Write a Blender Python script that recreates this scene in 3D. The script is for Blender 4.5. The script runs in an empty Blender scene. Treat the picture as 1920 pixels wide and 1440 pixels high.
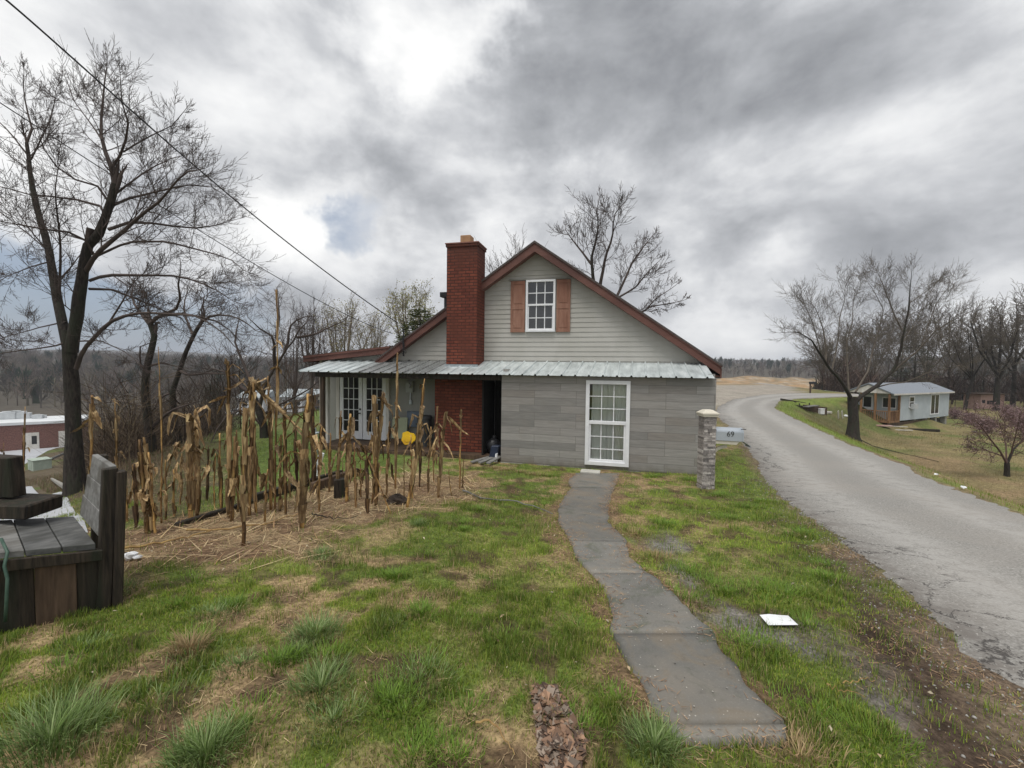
import bpy, bmesh, math, random
import numpy as np
from mathutils import Vector, Matrix
random.seed(7); rng = np.random.default_rng(11)
sc = bpy.context.scene
COL = sc.collection

# ------------------------------------------------------------------ camera
F = 790.0; PITCH = math.atan(30 / F); ROLL = math.radians(.7)
EYE = np.array([0, 0, 1.6])
cam = bpy.data.cameras.new('camera'); co = bpy.data.objects.new('camera', cam); COL.objects.link(co)
cam.sensor_width = 36; cam.lens = 36 * F / 1920; cam.clip_start = .05; cam.clip_end = 6000
r0 = Vector((1, 0, 0)); u0 = Vector((0, math.sin(PITCH), math.cos(PITCH))); f0 = Vector((0, math.cos(PITCH), -math.sin(PITCH)))
cx_ = r0 * math.cos(ROLL) + u0 * math.sin(ROLL); cy_ = -r0 * math.sin(ROLL) + u0 * math.cos(ROLL)
M = Matrix((cx_, cy_, -f0)).transposed().to_4x4(); M.translation = Vector(EYE); co.matrix_world = M
sc.camera = co

def ray(px, py):                       # photograph pixel (1920x1440) -> direction with y = 1
    cx = (px - 960) / F; cy = (720 - py) / F
    x = cx * math.cos(ROLL) - cy * math.sin(ROLL); y = cx * math.sin(ROLL) + cy * math.cos(ROLL)
    d = np.array([x, math.cos(PITCH) + y * math.sin(PITCH), -math.sin(PITCH) + y * math.cos(PITCH)])
    return d / d[1]
def at(px, py, Y): return EYE + ray(px, py) * Y

# ------------------------------------------------------------------ light
SUN_EL = math.radians(68); SUN_AZ = math.radians(205)     # compass-like: direction the light comes from, clockwise from +Y
sl = bpy.data.lights.new('sun', 'SUN'); sl.energy = 2.3; sl.angle = math.radians(30); sl.color = (1, .97, .92)
so = bpy.data.objects.new('sun', sl); COL.objects.link(so)
sd = Vector((math.sin(SUN_AZ) * math.cos(SUN_EL), math.cos(SUN_AZ) * math.cos(SUN_EL), math.sin(SUN_EL)))
so.rotation_euler = sd.to_track_quat('Z', 'Y').to_euler(); so.location = (0, 0, 60)
sc.view_settings.view_transform = 'Standard'; sc.view_settings.look = 'None'; sc.view_settings.exposure = 0.14; sc.view_settings.gamma = 1
sc.cycles.max_bounces = 6; sc.cycles.diffuse_bounces = 3; sc.cycles.glossy_bounces = 3; sc.cycles.transmission_bounces = 4; sc.cycles.transparent_max_bounces = 8
sc.cycles.use_denoising = True

class NT:
    def __init__(s, nt): s.nt = nt; nt.nodes.clear()
    def n(s, t, **k):
        nd = s.nt.nodes.new(t)
        for a, v in k.items():
            if a.startswith('i_'): nd.inputs[int(a[2:]) if a[2:].isdigit() else a[2:]].default_value = v
            else: setattr(nd, a, v)
        return nd
    def l(s, a, b): s.nt.links.new(a, b)
    def math(s, op, a, b=None, clamp=False):
        m = s.n('ShaderNodeMath', operation=op); m.use_clamp = clamp
        for i, v in enumerate((a, b)):
            if v is None: continue
            if isinstance(v, (int, float)): m.inputs[i].default_value = v
            else: s.l(v, m.inputs[i])
        return m.outputs[0]
    def vmath(s, op, a, b=None):
        m = s.n('ShaderNodeVectorMath', operation=op)
        for i, v in enumerate((a, b)):
            if v is None: continue
            if isinstance(v, (tuple, list)): m.inputs[i].default_value = v
            else: s.l(v, m.inputs[i])
        return m
    def mix(s, f, a, b):
        m = s.n('ShaderNodeMix', data_type='RGBA')
        for i, v in ((0, f), (6, a), (7, b)):
            if isinstance(v, (int, float)): m.inputs[i].default_value = v
            elif isinstance(v, (tuple, list)): m.inputs[i].default_value = (*v[:3], 1)
            else: s.l(v, m.inputs[i])
        return m.outputs[2]
    def ramp(s, f, stops, interp='LINEAR'):
        r = s.n('ShaderNodeValToRGB'); e = r.color_ramp.elements; r.color_ramp.interpolation = interp
        while len(e) < len(stops): e.new(.5)
        for q, (p, c) in zip(e, stops):
            q.position = p; q.color = (*c, 1) if len(c) == 3 else c
        s.l(f, r.inputs[0]); return r.outputs[0]
    def noise(s, vec, scale, detail=4, rough=.55, dist=0.0):
        t = s.n('ShaderNodeTexNoise'); t.inputs['Scale'].default_value = scale; t.inputs['Detail'].default_value = detail
        t.inputs['Roughness'].default_value = rough; t.inputs['Distortion'].default_value = dist
        if vec is not None: s.l(vec, t.inputs['Vector'])
        return t
    def smooth(s, v, a, b, c=0.0, d=1.0):
        m = s.n('ShaderNodeMapRange', interpolation_type='SMOOTHSTEP'); s.l(v, m.inputs[0])
        for i, q in zip((1, 2, 3, 4), (a, b, c, d)): m.inputs[i].default_value = q
        return m.outputs[0]

# ------------------------------------------------------------------ sky
w = bpy.data.worlds.new('World'); sc.world = w; w.use_nodes = True
t = NT(w.node_tree)
tc = t.n('ShaderNodeTexCoord'); D = tc.outputs['Generated']
sky = t.n('ShaderNodeTexSky', sky_type='NISHITA'); sky.sun_disc = False; sky.sun_elevation = SUN_EL; sky.sun_rotation = SUN_AZ
sky.air_density = 1.0; sky.dust_density = 2.0
skyc = t.vmath('SCALE', sky.outputs[0]); skyc.inputs[3].default_value = .085
sep = t.n('ShaderNodeSeparateXYZ'); t.l(D, sep.inputs[0])
hz = t.math('MAXIMUM', sep.outputs[2], 0.0)
den = t.math('ADD', hz, .27)
proj = t.n('ShaderNodeCombineXYZ')
t.l(t.math('DIVIDE', sep.outputs[0], den), proj.inputs[0]); t.l(t.math('DIVIDE', sep.outputs[1], den), proj.inputs[1])
n1 = t.noise(proj.outputs[0], .80, 8, .52, .2)
n2 = t.noise(t.vmath('MULTIPLY', t.vmath('ADD', D, (7.3, 2.1, .4)).outputs[0], (1, 1, 1.7)).outputs[0], 3.3, 9, .57, .15)
n3 = t.noise(t.vmath('ADD', proj.outputs[0], (3.3, 9.1, 2.4)).outputs[0], .33, 3, .5, .0)
wrp = t.vmath('SUBTRACT', t.noise(D, 3.6, 6, .6).outputs[1], (.5, .5, .5)); wsc = t.vmath('SCALE', wrp.outputs[0]); wsc.inputs[3].default_value = .34
DW = t.vmath('NORMALIZE', t.vmath('ADD', D, wsc.outputs[0]).outputs[0]).outputs[0]
def blob(px, py, deg, amp):
    d = ray(px, py); d = d / np.linalg.norm(d)
    dt = t.vmath('DOT_PRODUCT', DW, tuple(float(q) for q in d)).outputs['Value']
    return t.smooth(dt, math.cos(math.radians(deg)), 1.0, 0.0, amp)
lum = t.math('ADD', t.math('MULTIPLY', n1.outputs[0], .62), t.math('MULTIPLY', n2.outputs[0], 1.30))
lum = t.math('ADD', lum, t.math('MULTIPLY', n3.outputs[0], .25))
n4 = t.noise(t.vmath('MULTIPLY', t.vmath('ADD', D, (1.3, 5.1, 7.4)).outputs[0], (1, 1, 1.6)).outputs[0], 8.0, 8, .55, .15); lum = t.math('ADD', lum, t.math('MULTIPLY', t.math('SUBTRACT', n4.outputs[0], .5), .30))
lum = t.math('ADD', lum, -.495)
BLOBS = [(790, 30, 10, .42), (900, 190, 11, .12), (560, 140, 15, -.12), (1800, 280, 16, -.06), (300, 260, 16, -.12), (640, -60, 24, .06), (330, 230, 22, .15), (130, 60, 20, .10), (620, 455, 10, .18), (480, 440, 8, .16), (960, 400, 11, .12), (1130, 120, 15, -.15),
         (1330, 250, 15, -.10), (1560, 60, 18, -.04), (900, 290, 8, -.10), (680, 330, 6, -.08), (1700, 380, 20, -.06), (1480, 590, 9, .16), (1880, 560, 9, .16),
         (1360, 690, 8, .12), (1720, 60, 14, .06), (1900, 250, 14, .03), (60, 420, 14, .10), (470, 340, 9, -.06), (1080, -200, 25, -.15), (400, 560, 8, .05)]
for b in BLOBS: lum = t.math('ADD', lum, blob(*b))
lum = t.math('ADD', lum, 0.0, clamp=False)
cl = t.ramp(lum, [(.0, (.185, .195, .215)), (.25, (.27, .28, .30)), (.45, (.40, .412, .435)), (.60, (.55, .562, .585)), (.76, (.76, .768, .78)), (1.0, (.98, .98, .97))])
# breaks of blue: low on the left, and a few rags of it
blue = t.math('ADD', t.math('ADD', blob(120, 640, 12, .62), blob(430, 640, 9, .62)), t.math('ADD', blob(650, 425, 5, .45), blob(330, 330, 7, .45)))
blue = t.math('ADD', blue, blob(-60, 560, 14, .45))
blue = t.math('ADD', blue, t.math('MULTIPLY', t.math('SUBTRACT', n2.outputs[0], .5), 1.3))
bl = t.smooth(blue, .22, .75, 0.0, .85)
bluec = t.mix(.45, skyc.outputs[0], (.25, .34, .50))
skyfin = t.mix(bl, cl, bluec)
below = t.smooth(sep.outputs[2], -.06, -.005, 1.0, 0.0)
skyfin = t.mix(below, skyfin, (.16, .17, .15))
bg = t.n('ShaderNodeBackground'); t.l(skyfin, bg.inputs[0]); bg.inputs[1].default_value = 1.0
# unseen sky behind the camera brightened: added fill light on the front walls
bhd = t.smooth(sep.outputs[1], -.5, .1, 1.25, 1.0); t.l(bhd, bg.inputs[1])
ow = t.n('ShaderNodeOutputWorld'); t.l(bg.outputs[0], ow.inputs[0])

# ------------------------------------------------------------------ numeric helpers
def h2(ix, iy, seed):
    v = np.sin(ix * 127.1 + iy * 311.7 + seed * 74.7) * 43758.5453
    return v - np.floor(v)
def vn(x, y, seed=0):
    ix = np.floor(x); iy = np.floor(y); fx = x - ix; fy = y - iy
    fx = fx * fx * (3 - 2 * fx); fy = fy * fy * (3 - 2 * fy)
    a = h2(ix, iy, seed); b = h2(ix + 1, iy, seed); c = h2(ix, iy + 1, seed); d = h2(ix + 1, iy + 1, seed)
    return (a * (1 - fx) + b * fx) * (1 - fy) + (c * (1 - fx) + d * fx) * fy
def fbm(x, y, seed=0, o=4):
    s = 0; a = .5; t_ = 0
    for i in range(o):
        s = s + a * vn(x * 2 ** i + i * 13.7, y * 2 ** i - i * 7.1, seed + i); t_ += a; a *= .5
    return s / t_
def ss(v, a, b):
    q = np.clip((v - a) / (b - a), 0, 1); return q * q * (3 - 2 * q)
def segd(x, y, poly, closed=False):
    """distance to polyline and side (+ = right of the direction of travel)"""
    P = np.array(poly, float); best = np.full(np.shape(x), 1e18); side = np.zeros(np.shape(x))
    n = len(P) if closed else len(P) - 1
    for i in range(n):
        a = P[i]; b = P[(i + 1) % len(P)]; d = b - a; L = d @ d + 1e-12
        q = np.clip(((x - a[0]) * d[0] + (y - a[1]) * d[1]) / L, 0, 1)
        ex = x - a[0] - q * d[0]; ey = y - a[1] - q * d[1]; dd = ex * ex + ey * ey
        cr = (x - a[0]) * d[1] - (y - a[1]) * d[0]
        m = dd < best - 1e-9; best = np.where(m, dd, best); side = np.where(m, cr, side)
    return np.sqrt(best), np.sign(side)
def inpoly(x, y, poly):
    P = np.array(poly, float); c = np.zeros(np.shape(x), bool); j = len(P) - 1
    for i in range(len(P)):
        xi, yi = P[i]; xj, yj = P[j]
        c ^= ((yi > y) != (yj > y)) & (x < (xj - xi) * (y - yi) / (yj - yi + 1e-12) + xi); j = i
    return c
def sdp(x, y, poly):
    d, _ = segd(x, y, poly, True); return np.where(inpoly(x, y, poly), d, -d)

def base(y): return -.1 * (np.clip(y, 2.2, 9.6) - 2.2)
TS = np.geomspace(1.2, 900, 5000)
def march(px, py, fn):
    d = ray(px, py); p = EYE[None] + d[None] * TS[:, None]
    h = p[:, 2] - fn(p[:, 0], p[:, 1]); i = np.argmax(h < 0)
    if h[i] >= 0: i = len(TS) - 1
    a, b = (h[i - 1], h[i]) if i else (1, 0); q = a / (a - b + 1e-12)
    return p[i - 1] * (1 - q) + p[i] * q
RE = [(1920, 965), (1800, 920), (1700, 872), (1600, 835), (1530, 803), (1480, 780), (1452, 765), (1461, 752), (1494, 747.5), (1574, 744), (1640, 742.5)]
LE = [(1920, 1308), (1869, 1270), (1817, 1230), (1765, 1168), (1695, 1114), (1622, 1058), (1560, 1002), (1475, 943), (1440, 905), (1418, 872), (1400, 844), (1378, 815), (1352, 788), (1338, 774),
      (1346, 762), (1374, 749), (1429, 740), (1494, 737), (1560, 738), (1640, 739)]
b2 = lambda x, y: base(y)
RW = [(1.2, -30), (3.2, -6), (5.0, 1.0)] + [tuple(march(p[0], p[1], b2)[:2]) for p in RE]; RW.append((RW[-1][0] + 14, RW[-1][1] + 45))
LW = [(-2.4, -30), (-.2, -6), (1.6, 0)] + [tuple(march(p[0], p[1], b2)[:2]) for p in LE]; LW.append((LW[-1][0] + 8, LW[-1][1] + 45))
ROADP = LW + RW[::-1]
CREST = [(-4.2, -40), (-4.6, -3), (-4.9, 4), (-5.3, 6.8), (-6.9, 9.2), (-8.8, 11.5), (-9.6, 15), (-10, 22), (-9.0, 40), (-2, 70), (10, 100), (20, 400)]
def gz(x, y):
    x = np.asarray(x, float); y = np.asarray(y, float)
    z = base(y); r = np.hypot(x, y)
    d, s = segd(x, y, RW); sr = np.where(s > 0, d, 0)
    z = z - (2.9 * ss(sr, -.6, 6.2) - 2.75 * ss(0, -.6, 6.2)) * (sr > 0) - -.045 * np.minimum(sr, 60)
    d, s = segd(x, y, CREST); sl_ = np.where(s < 0, d, 0)
    z = z - 9.3 * (1 - np.exp(-np.maximum(sl_ - .0, 0) * .043 * ss(sl_, -2, 4)))
    zr = -9.8 + 12.5 * ss(r, 125, 460) + 9 * (fbm(x / 110, y / 110, 5, 3) - .5) * ss(r, 120, 300) + 26 * ss(r, 620, 1400) * (.35 + fbm(x / 260, y / 260, 8, 3))
    zr = zr + ss(x, -50, 200) * 4.5 * ss(r, 200, 420)
    wf = ss(r, 92, 135); z = z * (1 - wf) + zr * wf
    return z
def gp(px, py): return march(px, py, gz)
def g1(x, y): return float(gz(np.array([x]), np.array([y]))[0])
def wpoly(pts): return [tuple(gp(*p)[:2]) for p in pts]

# ------------------------------------------------------------------ objects
def tag(o, label=None, cat=None, group=None, kind=None):
    if label: o['label'] = label
    if cat: o['category'] = cat
    if group: o['group'] = group
    if kind: o['kind'] = kind
    return o
def thing(name, label, cat, loc=(0, 0, 0), rz=0.0, group=None):
    o = bpy.data.objects.new(name, None); COL.objects.link(o); o.empty_display_size = .2
    o.location = loc; o.rotation_euler = (0, 0, rz)
    return tag(o, label, cat, group)
def mesh_np(name, V, Fs, mat=None, parent=None, smooth=False, col=None, uv=False):
    """V (n,3); Fs list of (m,k) int arrays, k = 3 or 4; col (n,3)"""
    V = np.asarray(V, np.float32); me = bpy.data.meshes.new(name)
    me.vertices.add(len(V)); me.vertices.foreach_set('co', V.ravel())
    Fs = [np.asarray(f, np.int32) for f in Fs if len(f)]
    idx = np.concatenate([f.ravel() for f in Fs]); tot = np.concatenate([np.full(len(f), f.shape[1], np.int32) for f in Fs])
    st = np.concatenate([[0], np.cumsum(tot)[:-1]]).astype(np.int32)
    me.loops.add(len(idx)); me.loops.foreach_set('vertex_index', idx)
    me.polygons.add(len(tot)); me.polygons.foreach_set('loop_start', st); me.polygons.foreach_set('loop_total', tot)
    me.update(calc_edges=True); me.validate()
    if smooth: me.polygons.foreach_set('use_smooth', np.ones(len(me.polygons), bool))
    if col is not None:
        ca = me.color_attributes.new('Col', 'FLOAT_COLOR', 'POINT')
        c = np.ones((len(V), 4), np.float32); c[:, :3] = col; ca.data.foreach_set('color', c.ravel())
    o = bpy.data.objects.new(name, me); COL.objects.link(o)
    if mat: me.materials.append(mat)
    if parent: o.parent = parent
    return o
class MB:
    def __init__(s): s.v = []; s.f = []
    def add(s, vs, fs):
        o = len(s.v); s.v += [tuple(map(float, q)) for q in vs]; s.f += [tuple(i + o for i in f) for f in fs]; return s
    def box(s, x0, x1, y0, y1, z0, z1, fn=None):
        vs = [(x, y, z) for z in (z0, z1) for y in (y0, y1) for x in (x0, x1)]
        if fn: vs = [fn(*q) for q in vs]
        return s.add(vs, [(0, 2, 3, 1), (4, 5, 7, 6), (0, 1, 5, 4), (2, 6, 7, 3), (0, 4, 6, 2), (1, 3, 7, 5)])
    def bar(s, a, b, w, h=None, up=(0, 0, 1)):
        h = h or w; a = Vector(a); b = Vector(b); d = (b - a).normalized(); upv = Vector(up)
        if abs(d.dot(upv)) > .98: upv = Vector((0, 1, 0))
        r = d.cross(upv).normalized() * w / 2; u = r.cross(d).normalized() * h / 2
        vs = [p + q for p in (a, b) for q in (-r - u, r - u, r + u, -r + u)]
        return s.add(vs, [(3, 2, 1, 0), (4, 5, 6, 7), (0, 1, 5, 4), (1, 2, 6, 5), (2, 3, 7, 6), (3, 0, 4, 7)])
    def tube(s, pts, rs, k=8, cap=True):
        pts = [Vector(p) for p in pts]
        if isinstance(rs, (int, float)): rs = [rs] * len(pts)
        o = len(s.v); n = len(pts); ref = None
        for i, p in enumerate(pts):
            d = (pts[min(i + 1, n - 1)] - pts[max(i - 1, 0)]).normalized()
            if ref is None: ref = Vector((0, 0, 1)) if abs(d.z) < .9 else Vector((1, 0, 0))
            a = d.cross(ref).normalized(); b = d.cross(a); ref = a.cross(d) * 1.0 if abs(a.cross(d).dot(d)) < .9 else ref
            for j in range(k):
                q = 2 * math.pi * j / k; s.v.append(tuple(p + (a * math.cos(q) + b * math.sin(q)) * rs[i]))
        for i in range(n - 1):
            for j in range(k):
                j2 = (j + 1) % k; s.f.append((o + i * k + j, o + i * k + j2, o + (i + 1) * k + j2, o + (i + 1) * k + j))
        if cap:
            s.f.append(tuple(o + j for j in range(k))); s.f.append(tuple(o + (n - 1) * k + j for j in reversed(range(k))))
        return s
    def prism(s, poly, ext, axis='y'):
        """poly: 2D outline in the plane across axis, ext=(lo,hi)"""
        def P(a, b, c): return (a, c, b) if axis == 'y' else ((c, a, b) if axis == 'x' else (a, b, c))
        n = len(poly); vs = [P(a, b, ext[0]) for a, b in poly] + [P(a, b, ext[1]) for a, b in poly]
        fs = [tuple(range(n)), tuple(reversed(range(n, 2 * n)))] + [(i, n + i, n + (i + 1) % n, (i + 1) % n) for i in range(n)]
        return s.add(vs, fs)
    def build(s, name, mat, parent=None, smooth=False, bevel=0, rot=None, loc=None):
        me = bpy.data.meshes.new(name); me.from_pydata(s.v, [], s.f); me.update()
        bm = bmesh.new(); bm.from_mesh(me); bmesh.ops.recalc_face_normals(bm, faces=bm.faces)
        if bevel: bmesh.ops.bevel(bm, geom=list(bm.edges), offset=bevel, segments=1, affect='EDGES', clamp_overlap=True)
        uv = bm.loops.layers.uv.new('UVMap')
        for f in bm.faces:
            n = f.normal; ax = max(range(3), key=lambda i: abs(n[i]))
            for lp in f.loops:
                c = lp.vert.co; lp[uv].uv = (c.y, c.z) if ax == 0 else ((c.x, c.z) if ax == 1 else (c.x, c.y))
            f.smooth = smooth
        bm.to_mesh(me); bm.free()
        o = bpy.data.objects.new(name, me); COL.objects.link(o); me.materials.append(mat)
        if parent: o.parent = parent
        if rot: o.rotation_euler = rot
        if loc: o.location = loc
        return o
def ball(mb, c, r, k=8, m=6, sq=(1, 1, 1), jit=0):
    vs = []; fs = []
    for i in range(m + 1):
        th = math.pi * i / m
        for j in range(k):
            ph = 2 * math.pi * j / k; q = 1 + random.uniform(-jit, jit)
            vs.append((c[0] + r * sq[0] * q * math.sin(th) * math.cos(ph), c[1] + r * sq[1] * q * math.sin(th) * math.sin(ph), c[2] + r * sq[2] * q * math.cos(th)))
    for i in range(m):
        for j in range(k): fs.append((i * k + j, (i + 1) * k + j, (i + 1) * k + (j + 1) % k, i * k + (j + 1) % k))
    mb.add(vs, fs)

# ------------------------------------------------------------------ materials
MATS = {}
def newmat(name):
    m = bpy.data.materials.new(name); m.use_nodes = True; return m, NT(m.node_tree)
def finish(t, colr, rough=.8, metal=0.0, bump=None, bs=.3, bd=.01, spec=.3):
    b = t.n('ShaderNodeBsdfPrincipled'); o = t.n('ShaderNodeOutputMaterial')
    for k, v in (('Base Color', colr), ('Roughness', rough), ('Metallic', metal), ('Specular IOR Level', spec)):
        if isinstance(v, (int, float)): b.inputs[k].default_value = v
        elif isinstance(v, tuple): b.inputs[k].default_value = (*v, 1)
        else: t.l(v, b.inputs[k])
    if bump is not None:
        bb = t.n('ShaderNodeBump'); bb.inputs['Strength'].default_value = bs; bb.inputs['Distance'].default_value = bd
        t.l(bump, bb.inputs['Height']); t.l(bb.outputs[0], b.inputs['Normal'])
    t.l(b.outputs[0], o.inputs[0]); return b
def nmat(name, c1, c2, scale=6, rough=.8, stretch=(1, 1, 1), c3=None, metal=0.0, bs=.3, bd=.01, detail=6, spec=.3, lo=.35, hi=.65):
    """two or three tones mixed by stretched noise"""
    if name in MATS: return MATS[name]
    m, t = newmat(name); tc = t.n('ShaderNodeTexCoord')
    v = t.vmath('MULTIPLY', tc.outputs['Object'], stretch).outputs[0]
    n = t.noise(v, scale, detail, .6, .3); n2 = t.noise(v, scale * .23, 3, .5)
    st = [(lo, c1), (hi, c2)]
    c = t.ramp(n.outputs[0], st)
    if c3: c = t.mix(t.smooth(n2.outputs[0], .45, .7), c, c3)
    finish(t, c, rough, metal, n.outputs[0], bs, bd, spec); MATS[name] = m; return m
def brickmat(name, c1, c2, mortar, bw, bh, ms, stain=None, offset=.5, bs=.6, noise_amt=.5, bias=0.0):
    m, t = newmat(name); uv = t.n('ShaderNodeUVMap'); uv.uv_map = 'UVMap'
    b = t.n('ShaderNodeTexBrick'); b.offset = offset; b.inputs['Color1'].default_value = (*c1, 1); b.inputs['Color2'].default_value = (*c2, 1); b.inputs['Mortar'].default_value = (*mortar, 1)
    b.inputs['Scale'].default_value = 1; b.inputs['Mortar Size'].default_value = ms; b.inputs['Mortar Smooth'].default_value = .15; b.inputs['Bias'].default_value = bias
    b.inputs['Brick Width'].default_value = bw; b.inputs['Row Height'].default_value = bh; t.l(uv.outputs[0], b.inputs[0])
    n = t.noise(uv.outputs[0], 9, 6, .65); n2 = t.noise(t.vmath('MULTIPLY', uv.outputs[0], (1, .6, 1)).outputs[0], 1.4, 4, .55)
    f = t.smooth(n.outputs[0], .3, .7, 1 - noise_amt, 1 + noise_amt * .7)
    c = t.vmath('SCALE', b.outputs[0]); t.l(f, c.inputs[3]); c = c.outputs[0]
    if name == 'red_brick': sz_ = t.n('ShaderNodeSeparateXYZ'); t.l(uv.outputs[0], sz_.inputs[0]); c = t.mix(t.math('MULTIPLY', t.smooth(t.math('ADD', sz_.outputs[1], t.math('MULTIPLY', n2.outputs[0], .9)), 4.7, 5.3), .55), c, (.05, .03, .024))
    if stain: c = t.mix(t.smooth(n2.outputs[0], .42, .7, 0, .8), c, stain)
    hgt = t.math('ADD', t.math('MULTIPLY', b.outputs[1], -1.0), t.math('MULTIPLY', n.outputs[0], .35))
    finish(t, c, .85, 0, hgt, bs, .008, .25); return m, t, b
def planktile():
    """wood-look porcelain planks, 0.9 x 0.15 m, grey brown"""
    m, t = newmat('plank_tile'); uv = t.n('ShaderNodeUVMap'); uv.uv_map = 'UVMap'
    b = t.n('ShaderNodeTexBrick'); b.offset = .37; b.offset_frequency = 3; b.inputs['Scale'].default_value = 1; b.inputs['Mortar Size'].default_value = .0045; b.inputs['Mortar Smooth'].default_value = .1
    b.inputs['Brick Width'].default_value = 1.0; b.inputs['Row Height'].default_value = .178; b.inputs['Color1'].default_value = (.0, .0, .0, 1); b.inputs['Color2'].default_value = (1, 1, 1, 1); b.inputs['Mortar'].default_value = (.5, .5, .5, 1)
    t.l(uv.outputs[0], b.inputs[0])
    base = t.ramp(b.outputs[0], [(0, (.20, .195, .185)), (.25, (.275, .265, .25)), (.5, (.235, .218, .20)), (.75, (.305, .295, .278)), (1, (.255, .242, .228))])
    off = t.vmath('ADD', t.vmath('MULTIPLY', uv.outputs[0], (1.2, 14, 1)).outputs[0], b.outputs[0]).outputs[0]
    g = t.noise(off, 2.2, 7, .62, .6); g2 = t.noise(uv.outputs[0], 1.1, 3)
    c = t.vmath('SCALE', base); t.l(t.smooth(g.outputs[0], .25, .75, .84, 1.14), c.inputs[3])
    c = t.mix(t.smooth(g2.outputs[0], .5, .8, 0, .35), c.outputs[0], (.23, .20, .165))
    c = t.mix(t.math('MULTIPLY', b.outputs[1], .6), c, (.12, .115, .11))
    sep_ = t.n('ShaderNodeSeparateXYZ'); t.l(uv.outputs[0], sep_.inputs[0]); g3 = t.noise(uv.outputs[0], 5, 5, .6); c = t.mix(t.math('MULTIPLY', t.smooth(t.math('ADD', sep_.outputs[1], t.math('MULTIPLY', g3.outputs[0], .35)), -.62, -.36, 1, 0), .55), c, (.12, .10, .075)); finish(t, c, .62, 0, t.math('ADD', t.math('MULTIPLY', b.outputs[1], -1.0), t.math('MULTIPLY', g.outputs[0], .2)), .6, .005, .35); return m
MT = planktile()
MBR, _, _ = brickmat('red_brick', (.195, .055, .033), (.13, .036, .024), (.05, .024, .018), .215, .080, .010, (.105, .034, .022), bs=.9, noise_amt=.22)
MBR2, _, _ = brickmat('stacked_stone', (.26, .235, .22), (.13, .115, .11), (.05, .045, .042), .17, .042, .004, (.21, .155, .13), .37, 1.0, .5)
MBV, _, _ = brickmat('valley_brick', (.19, .075, .06), (.15, .06, .05), (.17, .12, .1), .25, .09, .012, None)
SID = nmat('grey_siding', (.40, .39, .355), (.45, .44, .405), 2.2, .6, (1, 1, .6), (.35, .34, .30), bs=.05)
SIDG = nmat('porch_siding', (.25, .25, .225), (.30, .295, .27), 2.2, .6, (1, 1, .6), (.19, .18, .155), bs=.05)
FASC = nmat('brown_fascia', (.12, .054, .042), (.15, .07, .055), 3, .55, (1, 1, 3), (.10, .045, .036), bs=.08)
SHIN = nmat('dark_shingles', (.06, .05, .047), (.10, .085, .078), 14, .9, (1, 1, 1), (.075, .06, .055), bs=.6)
SHUT = nmat('weathered_shutter', (.21, .10, .066), (.31, .17, .12), 6, .7, (1.5, 1, .3), (.20, .08, .05), bs=.1)
WHT = nmat('white_vinyl', (.70, .71, .73), (.78, .79, .80), 5, .45, bs=.03)
WHTD = nmat('aged_white_paint', (.52, .50, .46), (.64, .62, .58), 7, .6, (1, 1, .4), (.45, .42, .37), bs=.1)
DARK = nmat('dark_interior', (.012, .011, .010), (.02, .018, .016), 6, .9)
DWOOD = nmat('dark_wet_timber', (.012, .009, .007), (.055, .042, .03), 7, .75, (6, 6, .5), (.018, .02, .012), bs=.9)
BWOOD = nmat('brown_timber', (.06, .038, .024), (.12, .078, .05), 7, .75, (5, 5, .5), (.04, .028, .02), bs=.5)
GWOOD = nmat('grey_weathered_board', (.15, .15, .145), (.25, .25, .24), 6, .7, (4, .6, 4), (.11, .105, .095), bs=.5, c3=None) if False else nmat('grey_weathered_board', (.13, .128, .12), (.235, .232, .22), 6, .7, (4, .8, 4), (.10, .094, .082), bs=.5)
GWOODD = nmat('dark_grey_board', (.07, .072, .07), (.15, .15, .145), 6, .6, (4, .8, 4), (.05, .05, .045), bs=.5)
CONC = nmat('old_concrete', (.25, .24, .215), (.36, .345, .31), 9, .85, c3=(.2, .19, .165), bs=.3)
BLACK = nmat('black_plastic', (.012, .012, .014), (.02, .02, .022), 8, .4)
STEEL = nmat('galvanised_steel', (.36, .40, .42), (.46, .50, .52), 9, .38, metal=.75, bs=.05)
def glassmat(name, c, rough=.06, spec=.9):
    m, t = newmat(name); tc = t.n('ShaderNodeTexCoord'); n = t.noise(tc.outputs['Object'], 5, 3, .5, 1.0); finish(t, c, rough, 0, n.outputs[0], .12, .01, spec); return m
GLASS = glassmat('window_glass', (.02, .022, .024), .04, 1.0); GLASSD = glassmat('dark_glass', (.018, .018, .018), .12, .35)
def clearglass():
    m, t = newmat('clear_pane'); tr = t.n('ShaderNodeBsdfTransparent'); tr.inputs[0].default_value = (.95, .97, .955, 1); gl = t.n('ShaderNodeBsdfGlossy'); gl.inputs['Roughness'].default_value = .05
    mx = t.n('ShaderNodeMixShader'); fr = t.n('ShaderNodeFresnel'); fr.inputs[0].default_value = 1.5; t.l(t.math('ADD', fr.outputs[0], .05), mx.inputs[0]); t.l(tr.outputs[0], mx.inputs[1]); t.l(gl.outputs[0], mx.inputs[2])
    o = t.n('ShaderNodeOutputMaterial'); t.l(mx.outputs[0], o.inputs[0]); return m
CLEAR = clearglass()
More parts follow.
